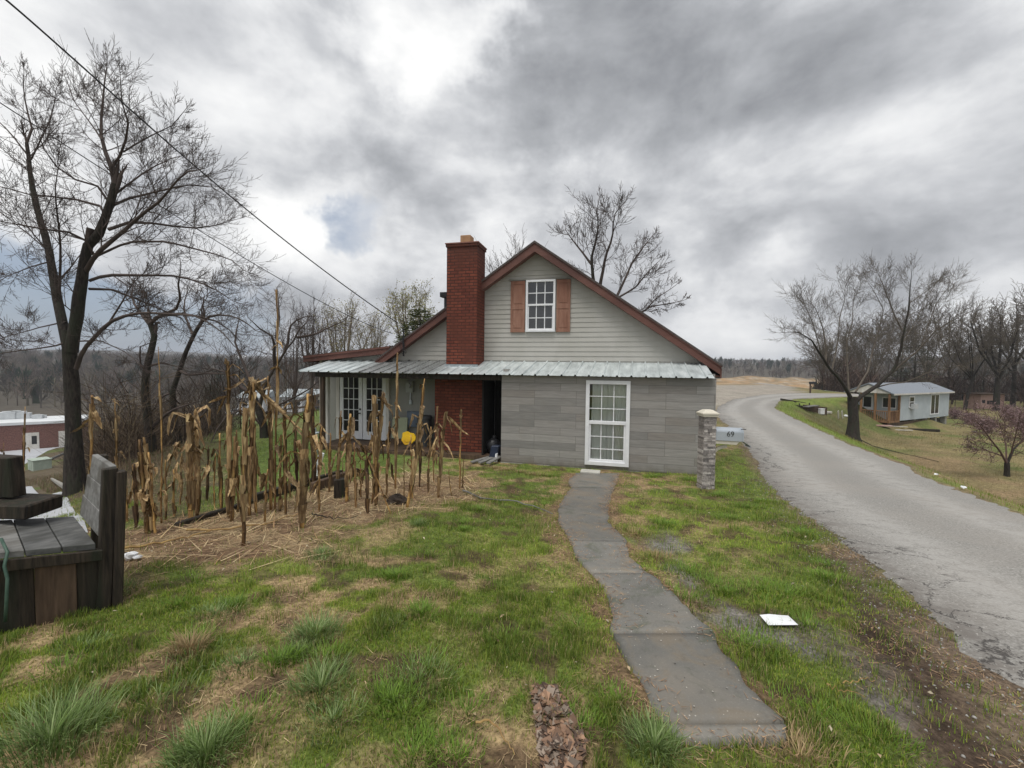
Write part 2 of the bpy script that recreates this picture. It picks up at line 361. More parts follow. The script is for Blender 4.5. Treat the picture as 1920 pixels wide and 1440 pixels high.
def vcmat(name, rough=.75, spec=.25, trans=0.0, nscale=0, namt=.3, bump=0):
    m, t = newmat(name); a = t.n('ShaderNodeVertexColor'); a.layer_name = 'Col'; c = a.outputs[0]
    if nscale:
        tc = t.n('ShaderNodeTexCoord'); n = t.noise(tc.outputs['Object'], nscale, 6, .65)
        cc = t.vmath('SCALE', c); t.l(t.smooth(n.outputs[0], .25, .75, 1 - namt, 1 + namt), cc.inputs[3]); c = cc.outputs[0]
        b = finish(t, c, rough, 0, n.outputs[0] if bump else None, bump, .02, spec)
    else: b = finish(t, c, rough, 0, None, spec=spec)
    if trans:
        o = [x for x in t.nt.nodes if x.type == 'OUTPUT_MATERIAL'][0]; tl = t.n('ShaderNodeBsdfTranslucent'); t.l(c, tl.inputs[0])
        mx = t.n('ShaderNodeMixShader'); mx.inputs[0].default_value = trans; t.l(b.outputs[0], mx.inputs[1]); t.l(tl.outputs[0], mx.inputs[2]); t.l(mx.outputs[0], o.inputs[0])
    return m
BLADE = vcmat('grass_blades', .55, .3, .25); STRAWM = vcmat('dead_stems', .8, .2, .1); FOREST = vcmat('far_twigs', .95, .05)

# ------------------------------------------------------------------ terrain zones
PATH_L = [(1275, 1394), (1258, 1362), (1231, 1330), (1206, 1280), (1172, 1235), (1148, 1190), (1150, 1160), (1137, 1112), (1112, 1077), (1080, 1045), (1072, 1016), (1046, 978), (1049, 948), (1072, 915), (1064, 903), (1080, 888)]
PATH_R = [(1478, 1394), (1475, 1360), (1444, 1330), (1397, 1280), (1362, 1235), (1337, 1190), (1300, 1155), (1262, 1112), (1217, 1077), (1178, 1045), (1174, 1016), (1140, 978), (1140, 948), (1151, 915), (1160, 897), (1160, 888)]
PLW = wpoly(PATH_L); PRW = wpoly(PATH_R); PATHP = PLW + PRW[::-1]
CORN = wpoly([(120, 1090), (240, 1062), (400, 1058), (560, 1040), (690, 975), (880, 935), (905, 905), (800, 885), (660, 900), (560, 930), (400, 960), (280, 990), (200, 990)])
VERGE = wpoly([(1395, 835), (1425, 890), (1500, 955), (1545, 1010), (1560, 1075), (1590, 1150), (1570, 1200), (1640, 1300), (1760, 1500), (2200, 1700), (2100, 1420), (1920, 1310), (1765, 1168), (1622, 1058), (1475, 943), (1418, 872)])
MUD = wpoly([(1215, 1010), (1250, 990), (1290, 1030), (1330, 1090), (1400, 1130), (1470, 1150), (1560, 1170), (1640, 1230), (1700, 1330), (1640, 1330), (1540, 1240), (1400, 1200), (1300, 1160), (1250, 1090)])
GRAV = wpoly([(1330, 775), (1345, 762), (1374, 751), (1429, 742), (1500, 738), (1500, 726), (1420, 722), (1325, 722)])
ORNG = wpoly([(1250, 722), (1420, 721), (1560, 728), (1660, 738), (1660, 724), (1560, 712), (1420, 708.5), (1250, 708)])
BRN = wpoly([(1640, 860), (1780, 890), (1920, 990), (2100, 1060), (2100, 900), (1920, 905), (1800, 850), (1700, 820)])
FIELD = wpoly([(380, 930), (420, 783), (470, 772), (640, 772), (640, 900), (520, 950)])
SCR = wpoly([(130, 985), (150, 820), (330, 815), (425, 840), (440, 930), (400, 965), (270, 990)])
LOTA = wpoly([(-260, 850), (0, 846), (120, 838), (200, 829), (300, 822), (300, 812), (180, 816), (90, 845), (60, 862), (20, 885), (-200, 905)])
LOTB = wpoly([(-150, 925), (60, 912), (128, 935), (165, 1000), (-150, 1050)])
PITC = [tuple(gp(*p)[:2]) for p in ((1500, 757), (1540, 752), (1575, 762), (1590, 780), (1545, 775), (1505, 768))]

def zone_masks(x, y):
    nz = (fbm(x * 2.3, y * 2.3, 21, 3) - .5); nz2 = (fbm(x * .35, y * .35, 31, 3) - .5)
    m = {}
    m['corn'] = ss(sdp(x, y, CORN) + nz * .9, -.25, .25)
    m['verge'] = ss(sdp(x, y, VERGE) + nz * .5, -.12, .16)
    m['mud'] = ss(sdp(x, y, MUD) + nz * .7, -.1, .15)
    m['grav'] = ss(sdp(x, y, GRAV) + nz2 * 3, -1, 1)
    m['orng'] = ss(sdp(x, y, ORNG) + nz2 * 6, -2, 2)
    dp = sdp(x, y, PATHP); m['pathin'] = (dp > 0) * 1.0
    m['pathedge'] = ss(dp + nz * .45, -.26, -.02)
    dr = sdp(x, y, ROADP); m['road'] = (dr > 0) * 1.0; m['roadedge'] = ss(dr + nz * .3, -.3, 0)
    m['brn'] = ss(sdp(x, y, BRN) + nz2 * 4, -1.2, 1.2)
    m['scr'] = ss(sdp(x, y, SCR) + nz * 1.5, -.6, .8)
    m['field'] = ss(sdp(x, y, FIELD) + nz2 * 12, -4, 4)
    return m
def lerp(a, b, f): return a * (1 - f[..., None]) + np.array(b) * f[..., None]
def dr_in(x, y): return sdp(x, y, ROADP)
def ground_col(x, y):
    m = zone_masks(x, y); r = np.hypot(x, y)
    a = fbm(x * 1.1, y * 1.1, 3, 4); b = fbm(x * 3.7, y * 3.7, 9, 4); c_ = fbm(x * .45, y * .45, 14, 3)
    c = np.broadcast_to(np.array((.10, .135, .030)), x.shape + (3,)).copy()
    c = lerp(c, (.145, .17, .036), ss(a, .45, .7) * .8)
    c = lerp(c, (.29, .205, .115), ss(b, .46, .59) * ss(c_, .28, .56) * .95)
    c = lerp(c, (.075, .048, .03), ss(fbm(x * 5, y * 5, 40, 3), .56, .7) * .8)
    far = ss(r, 11, 20)
    g2 = lerp(np.broadcast_to(np.array((.12, .135, .045)), x.shape + (3,)).copy(), (.20, .165, .08), ss(fbm(x * .5, y * .5, 51, 4), .36, .56))
    c = c * (1 - far[..., None]) + g2 * far[..., None]
    # left slope under the trees: rough brown and green
    dC, s = segd(x, y, CREST); lf = (s < 0) * ss(dC, 0, 1.5)
    g3 = lerp(np.broadcast_to(np.array((.10, .078, .05)), x.shape + (3,)).copy(), (.09, .105, .035), ss(fbm(x * .3, y * .3, 61, 3), .5, .68))
    c = c * (1 - lf[..., None]) + g3 * lf[..., None]
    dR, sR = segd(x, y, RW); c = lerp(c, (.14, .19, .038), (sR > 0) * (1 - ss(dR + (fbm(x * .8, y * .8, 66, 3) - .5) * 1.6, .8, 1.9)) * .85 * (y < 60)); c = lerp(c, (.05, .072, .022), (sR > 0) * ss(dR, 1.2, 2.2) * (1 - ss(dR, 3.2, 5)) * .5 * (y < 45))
    c = lerp(c, (.11, .155, .042), m['field'] * .95)
    c = lerp(c, (.085, .062, .04), m['scr'] * .85)
    c = lerp(c, (.21, .15, .085), m['brn'] * (.25 + .65 * ss(fbm(x * .6 + y * .2, y * .9, 77, 3), .4, .65)))
    c = lerp(c, (.155, .095, .06), m['corn'] * .95); c = lerp(c, (.32, .24, .14), m['corn'] * ss(b, .42, .6) * .8)
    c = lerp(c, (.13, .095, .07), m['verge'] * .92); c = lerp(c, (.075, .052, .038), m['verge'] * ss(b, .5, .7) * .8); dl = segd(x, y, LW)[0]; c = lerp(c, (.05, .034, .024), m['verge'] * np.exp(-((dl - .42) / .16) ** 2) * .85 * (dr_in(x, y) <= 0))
    c = lerp(c, (.125, .105, .085), m['mud'] * .8); c = lerp(c, (.17, .16, .15), m['mud'] * ss(fbm(x * 2.6, y * 2.6, 55, 3), .5, .62) * .7)
    c = lerp(c, (.20, .135, .08), m['pathedge'] * .8 * ss(fbm(x * 4, y * 4, 93, 2), .25, .6)); c = lerp(c, (.16, .12, .085), m['roadedge'] * .6)
    c = lerp(c, (.30, .27, .235), m['grav'] * .9)
    c = lerp(c, (.34, .215, .11), m['orng'] * .92); c = lerp(c, (.36, .31, .24), m['orng'] * ss(fbm(x * .12, y * .5, 45, 3), .45, .62) * .8); c = lerp(c, (.17, .13, .07), m['orng'] * ss(fbm(x * .2, y * .7, 47, 3), .5, .62) * .8)
    wd = ss(r, 96, 120) * (1 - m['orng'])
    c = lerp(c, (.085, .074, .058), wd)
    return c, m

# terrain as one polar sheet
NA = 840; rad = np.concatenate([[0.0], np.geomspace(.35, 1500, 470)])
th = np.linspace(0, 2 * np.pi, NA, endpoint=False)
RR, TT = np.meshgrid(rad[1:], th, indexing='ij')
# fine rings bunch up in front of the camera: use the same angles everywhere
X = (RR * np.sin(TT)).ravel(); Y = (RR * np.cos(TT)).ravel()
X = np.concatenate([[0], X]); Y = np.concatenate([[0], Y])
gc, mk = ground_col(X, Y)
HARD = np.maximum(mk['pathin'], mk['road'])
def relief(x, y, hard=None, m=None):
    r = np.hypot(x, y)
    if m is None:
        m = zone_masks(x, y)
    hard = np.maximum(np.maximum(mask_soft(x, y, PATHP, .12), mask_soft(x, y, ROADP, .35)), 0)
    k = .5 * (1 - ss(r, 20, 60)) * (1 - hard)
    b = (fbm(x * 1.3, y * 1.3, 71, 2) - .5) * .10 + (fbm(x * 5, y * 5, 81, 2) - .5) * .05
    return b * k + .0
def mask_soft(x, y, poly, s_): return ss(sdp(x, y, poly), -s_, 0)
def gtop(x, y):
    x = np.asarray(x, float); y = np.asarray(y, float); return gz(x, y) + relief(x, y, m=1)
Z = gtop(X, Y) - .05 * (sdp(X, Y, PATHP) > -.0) - .12 * ss(sdp(X, Y, ROADP), .25, .6) - .1 * (sdp(X, Y, LOTA) > 1) - .1 * (sdp(X, Y, LOTB) > .5)
far_b = ss(np.hypot(X, Y), 150, 300); Z = Z + far_b * (fbm(X / 14, Y / 14, 15, 3) - .5) * 5
fi = []
i0 = np.arange(NA); i1 = (i0 + 1) % NA
tri = np.stack([np.zeros(NA, int), 1 + i1, 1 + i0], 1)
q = []
for k in range(len(rad) - 2):
    a = 1 + k * NA; bq = a + NA; q.append(np.stack([a + i0, a + i1, bq + i1, bq + i0], 1))
def groundmat():
    m, t = newmat('ground_cover'); a = t.n('ShaderNodeVertexColor'); a.layer_name = 'Col'; tc = t.n('ShaderNodeTexCoord')
    n = t.noise(tc.outputs['Object'], 9, 8, .7); n2 = t.noise(tc.outputs['Object'], 42, 4, .65); n3 = t.noise(tc.outputs['Object'], .8, 5, .6)
    c = t.vmath('SCALE', a.outputs[0]); t.l(t.smooth(n.outputs[0], .3, .7, .62, 1.38), c.inputs[3])
    c2 = t.vmath('SCALE', c.outputs[0]); t.l(t.smooth(n2.outputs[0], .3, .7, .65, 1.4), c2.inputs[3])
    c3 = t.vmath('SCALE', c2.outputs[0]); t.l(t.smooth(n3.outputs[0], .3, .7, .85, 1.15), c3.inputs[3])
    hh = t.math('ADD', n.outputs[0], t.math('MULTIPLY', n2.outputs[0], .5))
    finish(t, c3.outputs[0], .92, 0, hh, .8, .03, .12); return m
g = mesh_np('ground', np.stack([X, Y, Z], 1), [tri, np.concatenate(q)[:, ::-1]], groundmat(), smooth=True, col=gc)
tag(g, 'patchy wet lawn, bare earth, bank and valley floor', 'ground', kind='structure')

def nearest(x, y, poly):
    P = np.array(poly, float); best = np.full(np.shape(x), 1e18); nx = x.copy(); ny = y.copy()
    for i in range(len(P)):
        a = P[i]; b = P[(i + 1) % len(P)]; d = b - a; L = d @ d + 1e-12
        q = np.clip(((x - a[0]) * d[0] + (y - a[1]) * d[1]) / L, 0, 1); px = a[0] + q * d[0]; py = a[1] + q * d[1]
        dd = (x - px) ** 2 + (y - py) ** 2; m = dd < best; best = np.where(m, dd, best); nx = np.where(m, px, nx); ny = np.where(m, py, ny)
    return nx, ny
def drape(name, poly, step, dz, mat, jag=0.0, edge=None):
    P = np.array(poly); lo = P.min(0) - step * 2; hi = P.max(0) + step * 2
    nx = int((hi[0] - lo[0]) / step) + 2; ny = int((hi[1] - lo[1]) / step) + 2
    gx, gy = np.meshgrid(lo[0] + np.arange(nx) * step, lo[1] + np.arange(ny) * step, indexing='ij')
    s = sdp(gx, gy, poly); idx = np.arange(nx * ny).reshape(nx, ny); si = s > 0
    keep = si[:-1, :-1] | si[1:, :-1] | si[:-1, 1:] | si[1:, 1:]
    f = np.stack([idx[:-1, :-1][keep], idx[1:, :-1][keep], idx[1:, 1:][keep], idx[:-1, 1:][keep]], 1)
    u, inv = np.unique(f, return_inverse=True); gx = gx.ravel()[u]; gy = gy.ravel()[u]; s = s.ravel()[u]
    ax, ay = nearest(gx, gy, poly); out = s < 0; gx = np.where(out, ax, gx); gy = np.where(out, ay, gy)
    if jag:
        k = np.clip(1 - np.abs(s) / .25, 0, 1) * jag; gx = gx + (fbm(gx * 3, gy * 3, 4, 3) - .5) * k; gy = gy + (fbm(gx * 3, gy * 3, 8, 3) - .5) * k
    o = mesh_np(name, np.stack([gx, gy, gz(gx, gy) + dz - .03 * (s < .02)], 1), [inv.reshape(-1, 4)], mat, smooth=True, col=None if edge is None else (lambda a, b: np.stack([np.exp(-a / .45), a / (a + b + 1e-6), a * 0], 1))(segd(gx, gy, edge)[0], segd(gx, gy, RW)[0]))
    return tag(o, kind='structure')

def asphalt():
    m, t = newmat('worn_asphalt'); tc = t.n('ShaderNodeTexCoord'); O = tc.outputs['Object']
    n = t.noise(O, 55, 3, .7); n2 = t.noise(O, .55, 5, .6, .4); n3 = t.noise(O, 6, 6, .65)
    c = t.ramp(n.outputs[0], [(.28, (.10, .095, .09)), (.46, (.235, .225, .205)), (.58, (.29, .28, .26)), (.72, (.46, .445, .42))])
    c = t.mix(t.smooth(n2.outputs[0], .42, .68, 0, .45), c, (.30, .275, .245))
    c = t.mix(t.smooth(n3.outputs[0], .55, .8, 0, .35), c, (.13, .12, .115))
    ea = t.n('ShaderNodeVertexColor'); ea.layer_name = 'Col'; sq_ = t.n('ShaderNodeSeparateColor'); t.l(ea.outputs[0], sq_.inputs[0]); eg = sq_.outputs[0]; ac = t.math('ABSOLUTE', t.math('SUBTRACT', t.math('ABSOLUTE', t.math('SUBTRACT', sq_.outputs[1], .5)), .24)); tr_ = t.math('MULTIPLY', t.smooth(ac, .02, .16, .55, 0), t.smooth(n3.outputs[0], .3, .6)); c = t.mix(tr_, c, (.40, .385, .36)); c = t.mix(t.smooth(ac, .14, .26, 0, .2), c, (.20, .19, .175))
    # cracks, denser along the shoulder
    v = t.n('ShaderNodeTexVoronoi', feature='DISTANCE_TO_EDGE'); v.inputs['Scale'].default_value = 1.1
    wv = t.vmath('ADD', O, t.vmath('MULTIPLY', t.noise(O, 2.2, 6, .7).outputs[1], (1.1, 1.1, 0)).outputs[0]).outputs[0]; t.l(wv, v.inputs['Vector'])
    cr = t.math('MULTIPLY', t.smooth(v.outputs[0], .004, .02, 1, 0), t.smooth(eg, .12, .4)); c = t.mix(t.math('MULTIPLY', t.smooth(eg, .3, .9), t.smooth(n3.outputs[0], .35, .65)), c, (.16, .145, .13))
    c = t.mix(t.math('MULTIPLY', cr, .85), c, (.045, .04, .037))
    finish(t, c, .78, 0, t.math('SUBTRACT', n.outputs[0], cr), .45, .006, .3); return m
ASPH = asphalt()

rd = drape('road', ROADP, .14, .014, ASPH, .35, LW)
tag(rd, 'narrow worn asphalt lane curving away past the house', 'road')
tag(drape('parking_lot', LOTA, .5, .04, nmat('pale_asphalt', (.34, .35, .37), (.42, .43, .45), 1.5, .7)), 'pale wet parking lot in the valley by the brick building', 'parking lot')
tag(drape('driveway', LOTB, .25, .04, nmat('pale_asphalt', (0, 0, 0), (0, 0, 0))), 'pale paved drive on the slope behind the timber bench', 'driveway')

# footpath: separate old concrete slabs
def pathmat():
    m, t = newmat('path_concrete'); tc = t.n('ShaderNodeTexCoord'); O = tc.outputs['Object']
    n = t.noise(O, 1.6, 6, .6, .4); n2 = t.noise(O, 90, 3, .7); n3 = t.noise(O, 12, 5, .6)
    c = t.ramp(n.outputs[0], [(.3, (.115, .113, .103)), (.5, (.155, .15, .135)), (.7, (.21, .19, .16))])
    n5 = t.noise(O, 3.2, 5, .65, .8); c = t.mix(t.smooth(n5.outputs[0], .50, .66, 0, .75), c, (.20, .165, .12)); c = t.mix(t.smooth(n5.outputs[0], .34, .46, .6, 0), c, (.075, .085, .055)); c = t.mix(t.smooth(n2.outputs[0], .5, .75, 0, .5), c, (.27, .25, .22)); c = t.mix(t.smooth(n3.outputs[0], .55, .75, 0, .4), c, (.075, .07, .06))
    sp = t.n('ShaderNodeTexVoronoi'); sp.inputs['Scale'].default_value = 38; t.l(O, sp.inputs['Vector'])
    sepc = t.n('ShaderNodeSeparateColor'); t.l(sp.outputs['Color'], sepc.inputs[0])
    dot = t.math('MULTIPLY', t.smooth(sp.outputs['Distance'], .10, .17, 1, 0), t.math('GREATER_THAN', sepc.outputs[0], .78))
    c = t.mix(t.math('MULTIPLY', dot, .8), c, (.55, .52, .46)); ge = t.n('ShaderNodeNewGeometry'); c_ = t.vmath('SCALE', c); t.l(t.smooth(ge.outputs['Random Per Island'], 0, 1, .82, 1.22), c_.inputs[3]); c = c_.outputs[0]
    finish(t, c, .7, 0, t.math('ADD', n2.outputs[0], n3.outputs[0]), .3, .004, .4); return m
def lerp2(P, Q, f): return [(p[0] * (1 - f) + q[0] * f, p[1] * (1 - f) + q[1] * f) for p, q in zip(P, Q)]
def path():
    PL = np.array(PLW); PR = np.array(PRW); n = 260
    sL = np.concatenate([[0], np.cumsum(np.linalg.norm(np.diff(PL, axis=0), axis=1))]); tt = np.linspace(0, 1, n); s_ = sL / sL[-1]; s2 = np.interp(np.arange(len(PR)), np.arange(len(PL)), s_) if len(PR) == len(PL) else s_
    Lp = np.stack([np.interp(tt, s_, PL[:, 0]), np.interp(tt, s_, PL[:, 1])], 1); Rp = np.stack([np.interp(tt, s_, PR[:, 0]), np.interp(tt, s_, PR[:, 1])], 1)
    wob = (fbm(tt * 90, tt * 0, 5, 4) - .62)[:, None] * .07; wob2 = (fbm(tt * 90, tt * 0 + 9, 6, 4) - .38)[:, None] * .07
    Rp = np.stack([np.interp(tt, s2, PR[:, 0]), np.interp(tt, s2, PR[:, 1])], 1); dv = (Rp - Lp); dv /= np.linalg.norm(dv, axis=1)[:, None]; Lp = Lp + dv * wob; Rp = Rp + dv * wob2
    cen = (Lp + Rp) / 2; al = np.concatenate([[0], np.cumsum(np.linalg.norm(np.diff(cen, axis=0), axis=1))]); W = np.concatenate([[0, .015], np.linspace(.09, .91, 11), [.985, 1]]); m = len(W); Vs_ = []; Fs_ = []; o = 0
    js = [0] + [float(np.interp(s_[k], tt, al)) for k in (1, 5, 8, 10, 13)] + [al[-1]]
    for a, b in zip(js[:-1], js[1:]):                     # one slab between each pair of joints
        q = np.concatenate([[a + .011], np.linspace(a + .016, b - .006, max(4, int((b - a) / .05))), [b - .001]]); L_ = np.stack([np.interp(q, al, Lp[:, i]) for i in (0, 1)], 1); R_2 = np.stack([np.interp(q, al, Rp[:, i]) for i in (0, 1)], 1)
        pts = L_[:, None] * (1 - W[None, :, None]) + R_2[:, None] * W[None, :, None]; tx = random.uniform(-.006, .006); hg = gz(pts[..., 0], pts[..., 1]) + .014 + tx * (W[None, :] - .5) * 2 + random.uniform(-.003, .004)
        hg[0] -= .05; hg[-1] -= .05; hg[:, 0] -= .05; hg[:, -1] -= .05; V1 = np.concatenate([pts, hg[..., None]], 2).reshape(-1, 3); k = len(q); idx = o + np.arange(k * m).reshape(k, m); Fs_.append(np.stack([idx[:-1, :-1], idx[:-1, 1:], idx[1:, 1:], idx[1:, :-1]], -1).reshape(-1, 4)); Vs_.append(V1); o += k * m
    o = mesh_np('path', np.concatenate(Vs_), Fs_, pathmat(), smooth=False); tag(o, 'mossy grey concrete path leading to the tall window', 'path', kind='structure')
path()

# ------------------------------------------------------------------ the house (local axes: u along the front, v into depth, z up)
PSI = math.radians(14); HO = (4.432, 9.2)
house = thing('house', 'grey sided gabled house with red brick chimney and metal lean-to roof', 'house', (HO[0], HO[1], 0), -PSI)
UX = np.array([math.cos(PSI), -math.sin(PSI)]); VX = np.array([math.sin(PSI), math.cos(PSI)])
def hw(u, v): p = np.array(HO) + UX * u + VX * v; return float(p[0]), float(p[1])
GV = 1.3; AP = (-4.25, 4.80); SR = .70; SLf = .675     # gable plane, apex of the wall triangle, slopes
def roofz(u): return AP[1] - (SR * (u - AP[0]) if u > AP[0] else SLf * (AP[0] - u))
def siding(mb, u0, u1, z0, z1, v, lim=None, out=-1, h=.128, axis='u'):
    """real clapboards: each course leans out at its foot"""
    z = z0
    while z < z1 - .005:
        zt = min(z + h, z1)
        def span(zz):
            a, b = u0, u1
            if lim: 
                l, r = lim(zz); a = max(a, l); b = min(b, r)
            return a, b
        a0, b0 = span(z); a1, b1 = span(zt)
        if b0 - a0 > .02:
            if b1 < a1: a1 = b1 = (a0 + b0) / 2
            lo = v + out * .016; hi = v + out * .002
            if axis == 'u': mb.add([(a0, lo, z), (b0, lo, z), (b1, hi, zt), (a1, hi, zt), (a0, v, z), (b0, v, z)], [(0, 1, 2, 3), (4, 5, 1, 0)])
            else: mb.add([(lo, a0, z), (lo, b0, z), (hi, b1, zt), (hi, a1, zt), (v, a0, z), (v, b0, z)], [(0, 1, 2, 3), (4, 5, 1, 0)])
        z = zt
    return mb
def glim(zz): return (AP[0] - (AP[1] - zz) / SLf, AP[0] + (AP[1] - zz) / SR)
m = MB()
m.prism([(-8.75, -.78), (.1, -.78), (.1, roofz(.1)), (AP[0], AP[1]), (-8.75, roofz(-8.75))], (GV + .02, 8.8))
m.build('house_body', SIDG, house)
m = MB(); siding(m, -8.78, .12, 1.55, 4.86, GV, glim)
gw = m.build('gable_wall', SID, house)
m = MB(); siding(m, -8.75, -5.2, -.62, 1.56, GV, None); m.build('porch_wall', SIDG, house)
# roof slabs with brown rake boards
def slab(u0, z0, u1, z1, v0, v1, th=.07):
    return [(u0, z0), (u1, z1), (u1, z1 + th), (u0, z0 + th)]
rf = MB(); OV = .30
zr = roofz(.36) + .02; zl = roofz(-8.95) + .02
rf.prism([(AP[0], AP[1] + .09), (.36, zr + .09 - .0), (.36, zr + .14), (AP[0], AP[1] + .15)], (GV - OV - .03, 9.1))
rf.prism([(AP[0], AP[1] + .15), (AP[0], AP[1] + .09), (-8.95, zl + .09), (-8.95, zl + .14)], (GV - OV - .03, 9.1))
roof = rf.build('roof', SHIN, house)
m = MB()
for (u1, z1) in ((.34, roofz(.34) + .02), (-8.93, roofz(-8.93) + .02)):
    a = AP[1] + .09
    m.prism([(AP[0], a), (u1, z1 + .07), (u1, z1 - .12), (AP[0], a - .22)], (GV - OV, GV - OV + .03))
    m.prism([(AP[0], a + .055), (u1, z1 + .125), (u1, z1 + .06), (AP[0], a - .01)], (GV - OV - .022, GV - OV + .008))
    m.prism([(AP[0], a - .17), (u1, z1 - .07), (u1, z1 - .09), (AP[0], a - .2)], (GV - OV + .03, GV))   # soffit
m.prism([(.32, 1.42), (.35, 1.42), (.35, 1.66), (.32, 1.66)], (GV - OV, 9.1))
m.prism([(.10, 1.47), (.33, 1.45), (.33, 1.47), (.10, 1.49)], (GV - OV + .03, 9.0))
m.build('rake_board', FASC, house)
m = MB(); m.tube([(-7.15, GV + .7, 3.0), (-7.15, GV + .7, 3.75)], .07, 10); m.box(-7.32, -6.98, GV + .6, GV + .85, 3.72, 3.86); m.build('roof_vent', BLACK, roof)
# low addition on the left
ad = MB(); zA = lambda u: 1.82 + (u + 11.45) * .098
ad.prism([(-11.0, -.80), (-8.76, -.80), (-8.76, zA(-8.76)), (-11.0, zA(-11.0))], (GV + .03, 5.6)); ad.build('side_room', SIDG, house)
m = MB(); siding(m, -11.02, -8.77, 1.3, 2.1, GV, lambda z: (-11.02 + max(0, (z - 1.74) / .098), 0)); m.build('side_room_siding', SID, house)
m = MB(); m.prism([(-11.45, zA(-11.45) + .02), (-8.45, zA(-8.45) + .02), (-8.45, zA(-8.45) + .09), (-11.45, zA(-11.45) + .09)], (GV - .24, 5.9)); m.build('side_room_roof', SHIN, house)
m = MB(); m.prism([(-11.45, zA(-11.45) - .12), (-8.7, zA(-8.7) - .13), (-8.45, zA(-8.45) + .03), (-11.45, zA(-11.45) + .03)], (GV - .26, GV - .23))
m.prism([(-11.45, zA(-11.45) - .0), (-8.5, zA(-8.5) + .03), (-8.5, zA(-8.5) + .08), (-11.45, zA(-11.45) + .065)], (GV - .285, GV - .255))
m.box(-11.47, -11.44, GV - .24, 5.9, zA(-11.45) - .12, zA(-11.45) + .03); m.build('eave_board', FASC, house)
m = MB(); m.box(-11.06, -10.98, GV - .03, GV + .05, -.8, 1.78); m.build('corner_trim', WHTD, house)
# chimney: wide firebox below, slimmer stack above
m = MB(); m.box(-6.56, -5.70, .62, 1.28, 1.52, 4.80)
m.box(-6.585, -5.675, .595, 1.31, 4.80, 4.875)
ch = m.build('chimney', MBR, house)
m = MB(); m.box(-6.83, -5.42, .50, 1.28, -.80, 1.50); m.build('firebox', MBR, ch)
m = MB(); m.box(-6.60, -5.66, .58, 1.325, 4.876, 4.905); m.build('chimney_cap', nmat('chimney_mortar', (.20, .09, .07), (.26, .13, .1), 8), ch)
m = MB(); m.box(-6.60, -5.66, .60, .617, 1.575, 1.68); m.build('flashing', STEEL, ch)
m = MB(); m.box(-6.26, -5.97, .82, 1.10, 4.90, 5.16); m.build('flue_tile', nmat('flue_clay', (.33, .19, .10), (.42, .26, .15), 5, .8, c3=(.25, .15, .09)), ch, bevel=.01)
# upper window with shutters
def window(parent, name, u0, u1, z0, z1, v, fr, nx, ny, mat, gl, split=.5, barw=.022, depth=.05):
    m = MB(); m.box(u0, u1, v - depth, v, z0, z0 + fr); m.box(u0, u1, v - depth, v, z1 - fr, z1); m.box(u0, u0 + fr, v - depth, v, z0 + fr, z1 - fr); m.box(u1 - fr, u1, v - depth, v, z0 + fr, z1 - fr)
    zm = z0 + (z1 - z0) * split
    m.box(u0 + fr, u1 - fr, v - depth * .8, v - .005, zm - fr * .45, zm + fr * .45)
    m.box(u0 + fr, u0 + fr * 1.5, v - depth * .6, v - .004, z0 + fr, zm - fr * .45); m.box(u1 - fr * 1.5, u1 - fr, v - depth * .6, v - .004, z0 + fr, zm - fr * .45)
    m.box(u0 + fr * 1.5, u1 - fr * 1.5, v - depth * .6, v - .004, z0 + fr, z0 + fr * 1.6)
    w_ = m.build(name, mat, parent, bevel=.003)
    b = MB()
    for (a, c_) in ((z0 + fr, zm - fr * .45), (zm + fr * .45, z1 - fr)):
        for i in range(1, nx): uu = u0 + fr + (u1 - u0 - 2 * fr) * i / nx; b.box(uu - barw / 2, uu + barw / 2, v - .022, v - .008, a, c_)
        for j in range(1, ny): zz = a + (c_ - a) * j / ny; b.box(u0 + fr, u1 - fr, v - .0215, v - .0085, zz - barw / 2, zz + barw / 2)
    b.build('muntins', mat, w_)
    p = MB(); p.box(u0 + fr * .8, u1 - fr * .8, v - .006, v + .002, z0 + fr * .8, z1 - fr * .8); p.build('pane', gl, w_)
    return w_
m = MB(); m.box(-4.55, -3.69, GV - .10, GV - .015, 2.575, 3.985); 
window(house, 'gable_window', -4.515, -3.715, 2.585, 3.975, GV - .02, .055, 3, 2, WHT, GLASS, .52, .024, .07)
m = MB(); m.box(-5.0, -3.30, GV - .045, GV - .0, 3.985, 4.03); m.build('window_head_trim', SIDG, house)
for (a, b, lb) in ((-4.945, -4.545, 'shutter'), (-3.685, -3.315, 'shutter')):
    m = MB(); z0, z1 = 2.575, 3.965; v0 = GV - .055
    m.box(a, b, v0 + .012, v0 + .03, z0, z1)
    for (q0, q1) in ((z0, z0 + .09), (z0 + .62, z0 + .75), (z1 - .09, z1)): m.box(a, b, v0, v0 + .0119, q0, q1)
    for (q0, q1) in ((a, a + .055), (b - .055, b)):
        m.box(q0, q1, v0 - .001, v0 + .0125, z0 + .09, z0 + .62); m.box(q0, q1, v0 - .001, v0 + .0125, z0 + .75, z1 - .09)
    for (z_a, z_b) in ((z0 + .09, z0 + .62), (z0 + .75, z1 - .09)): m.box(a + .085, b - .085, v0 + .004, v0 + .013, z_a + .03, z_b - .03)
    m.build(lb, SHUT, house, bevel=.003)
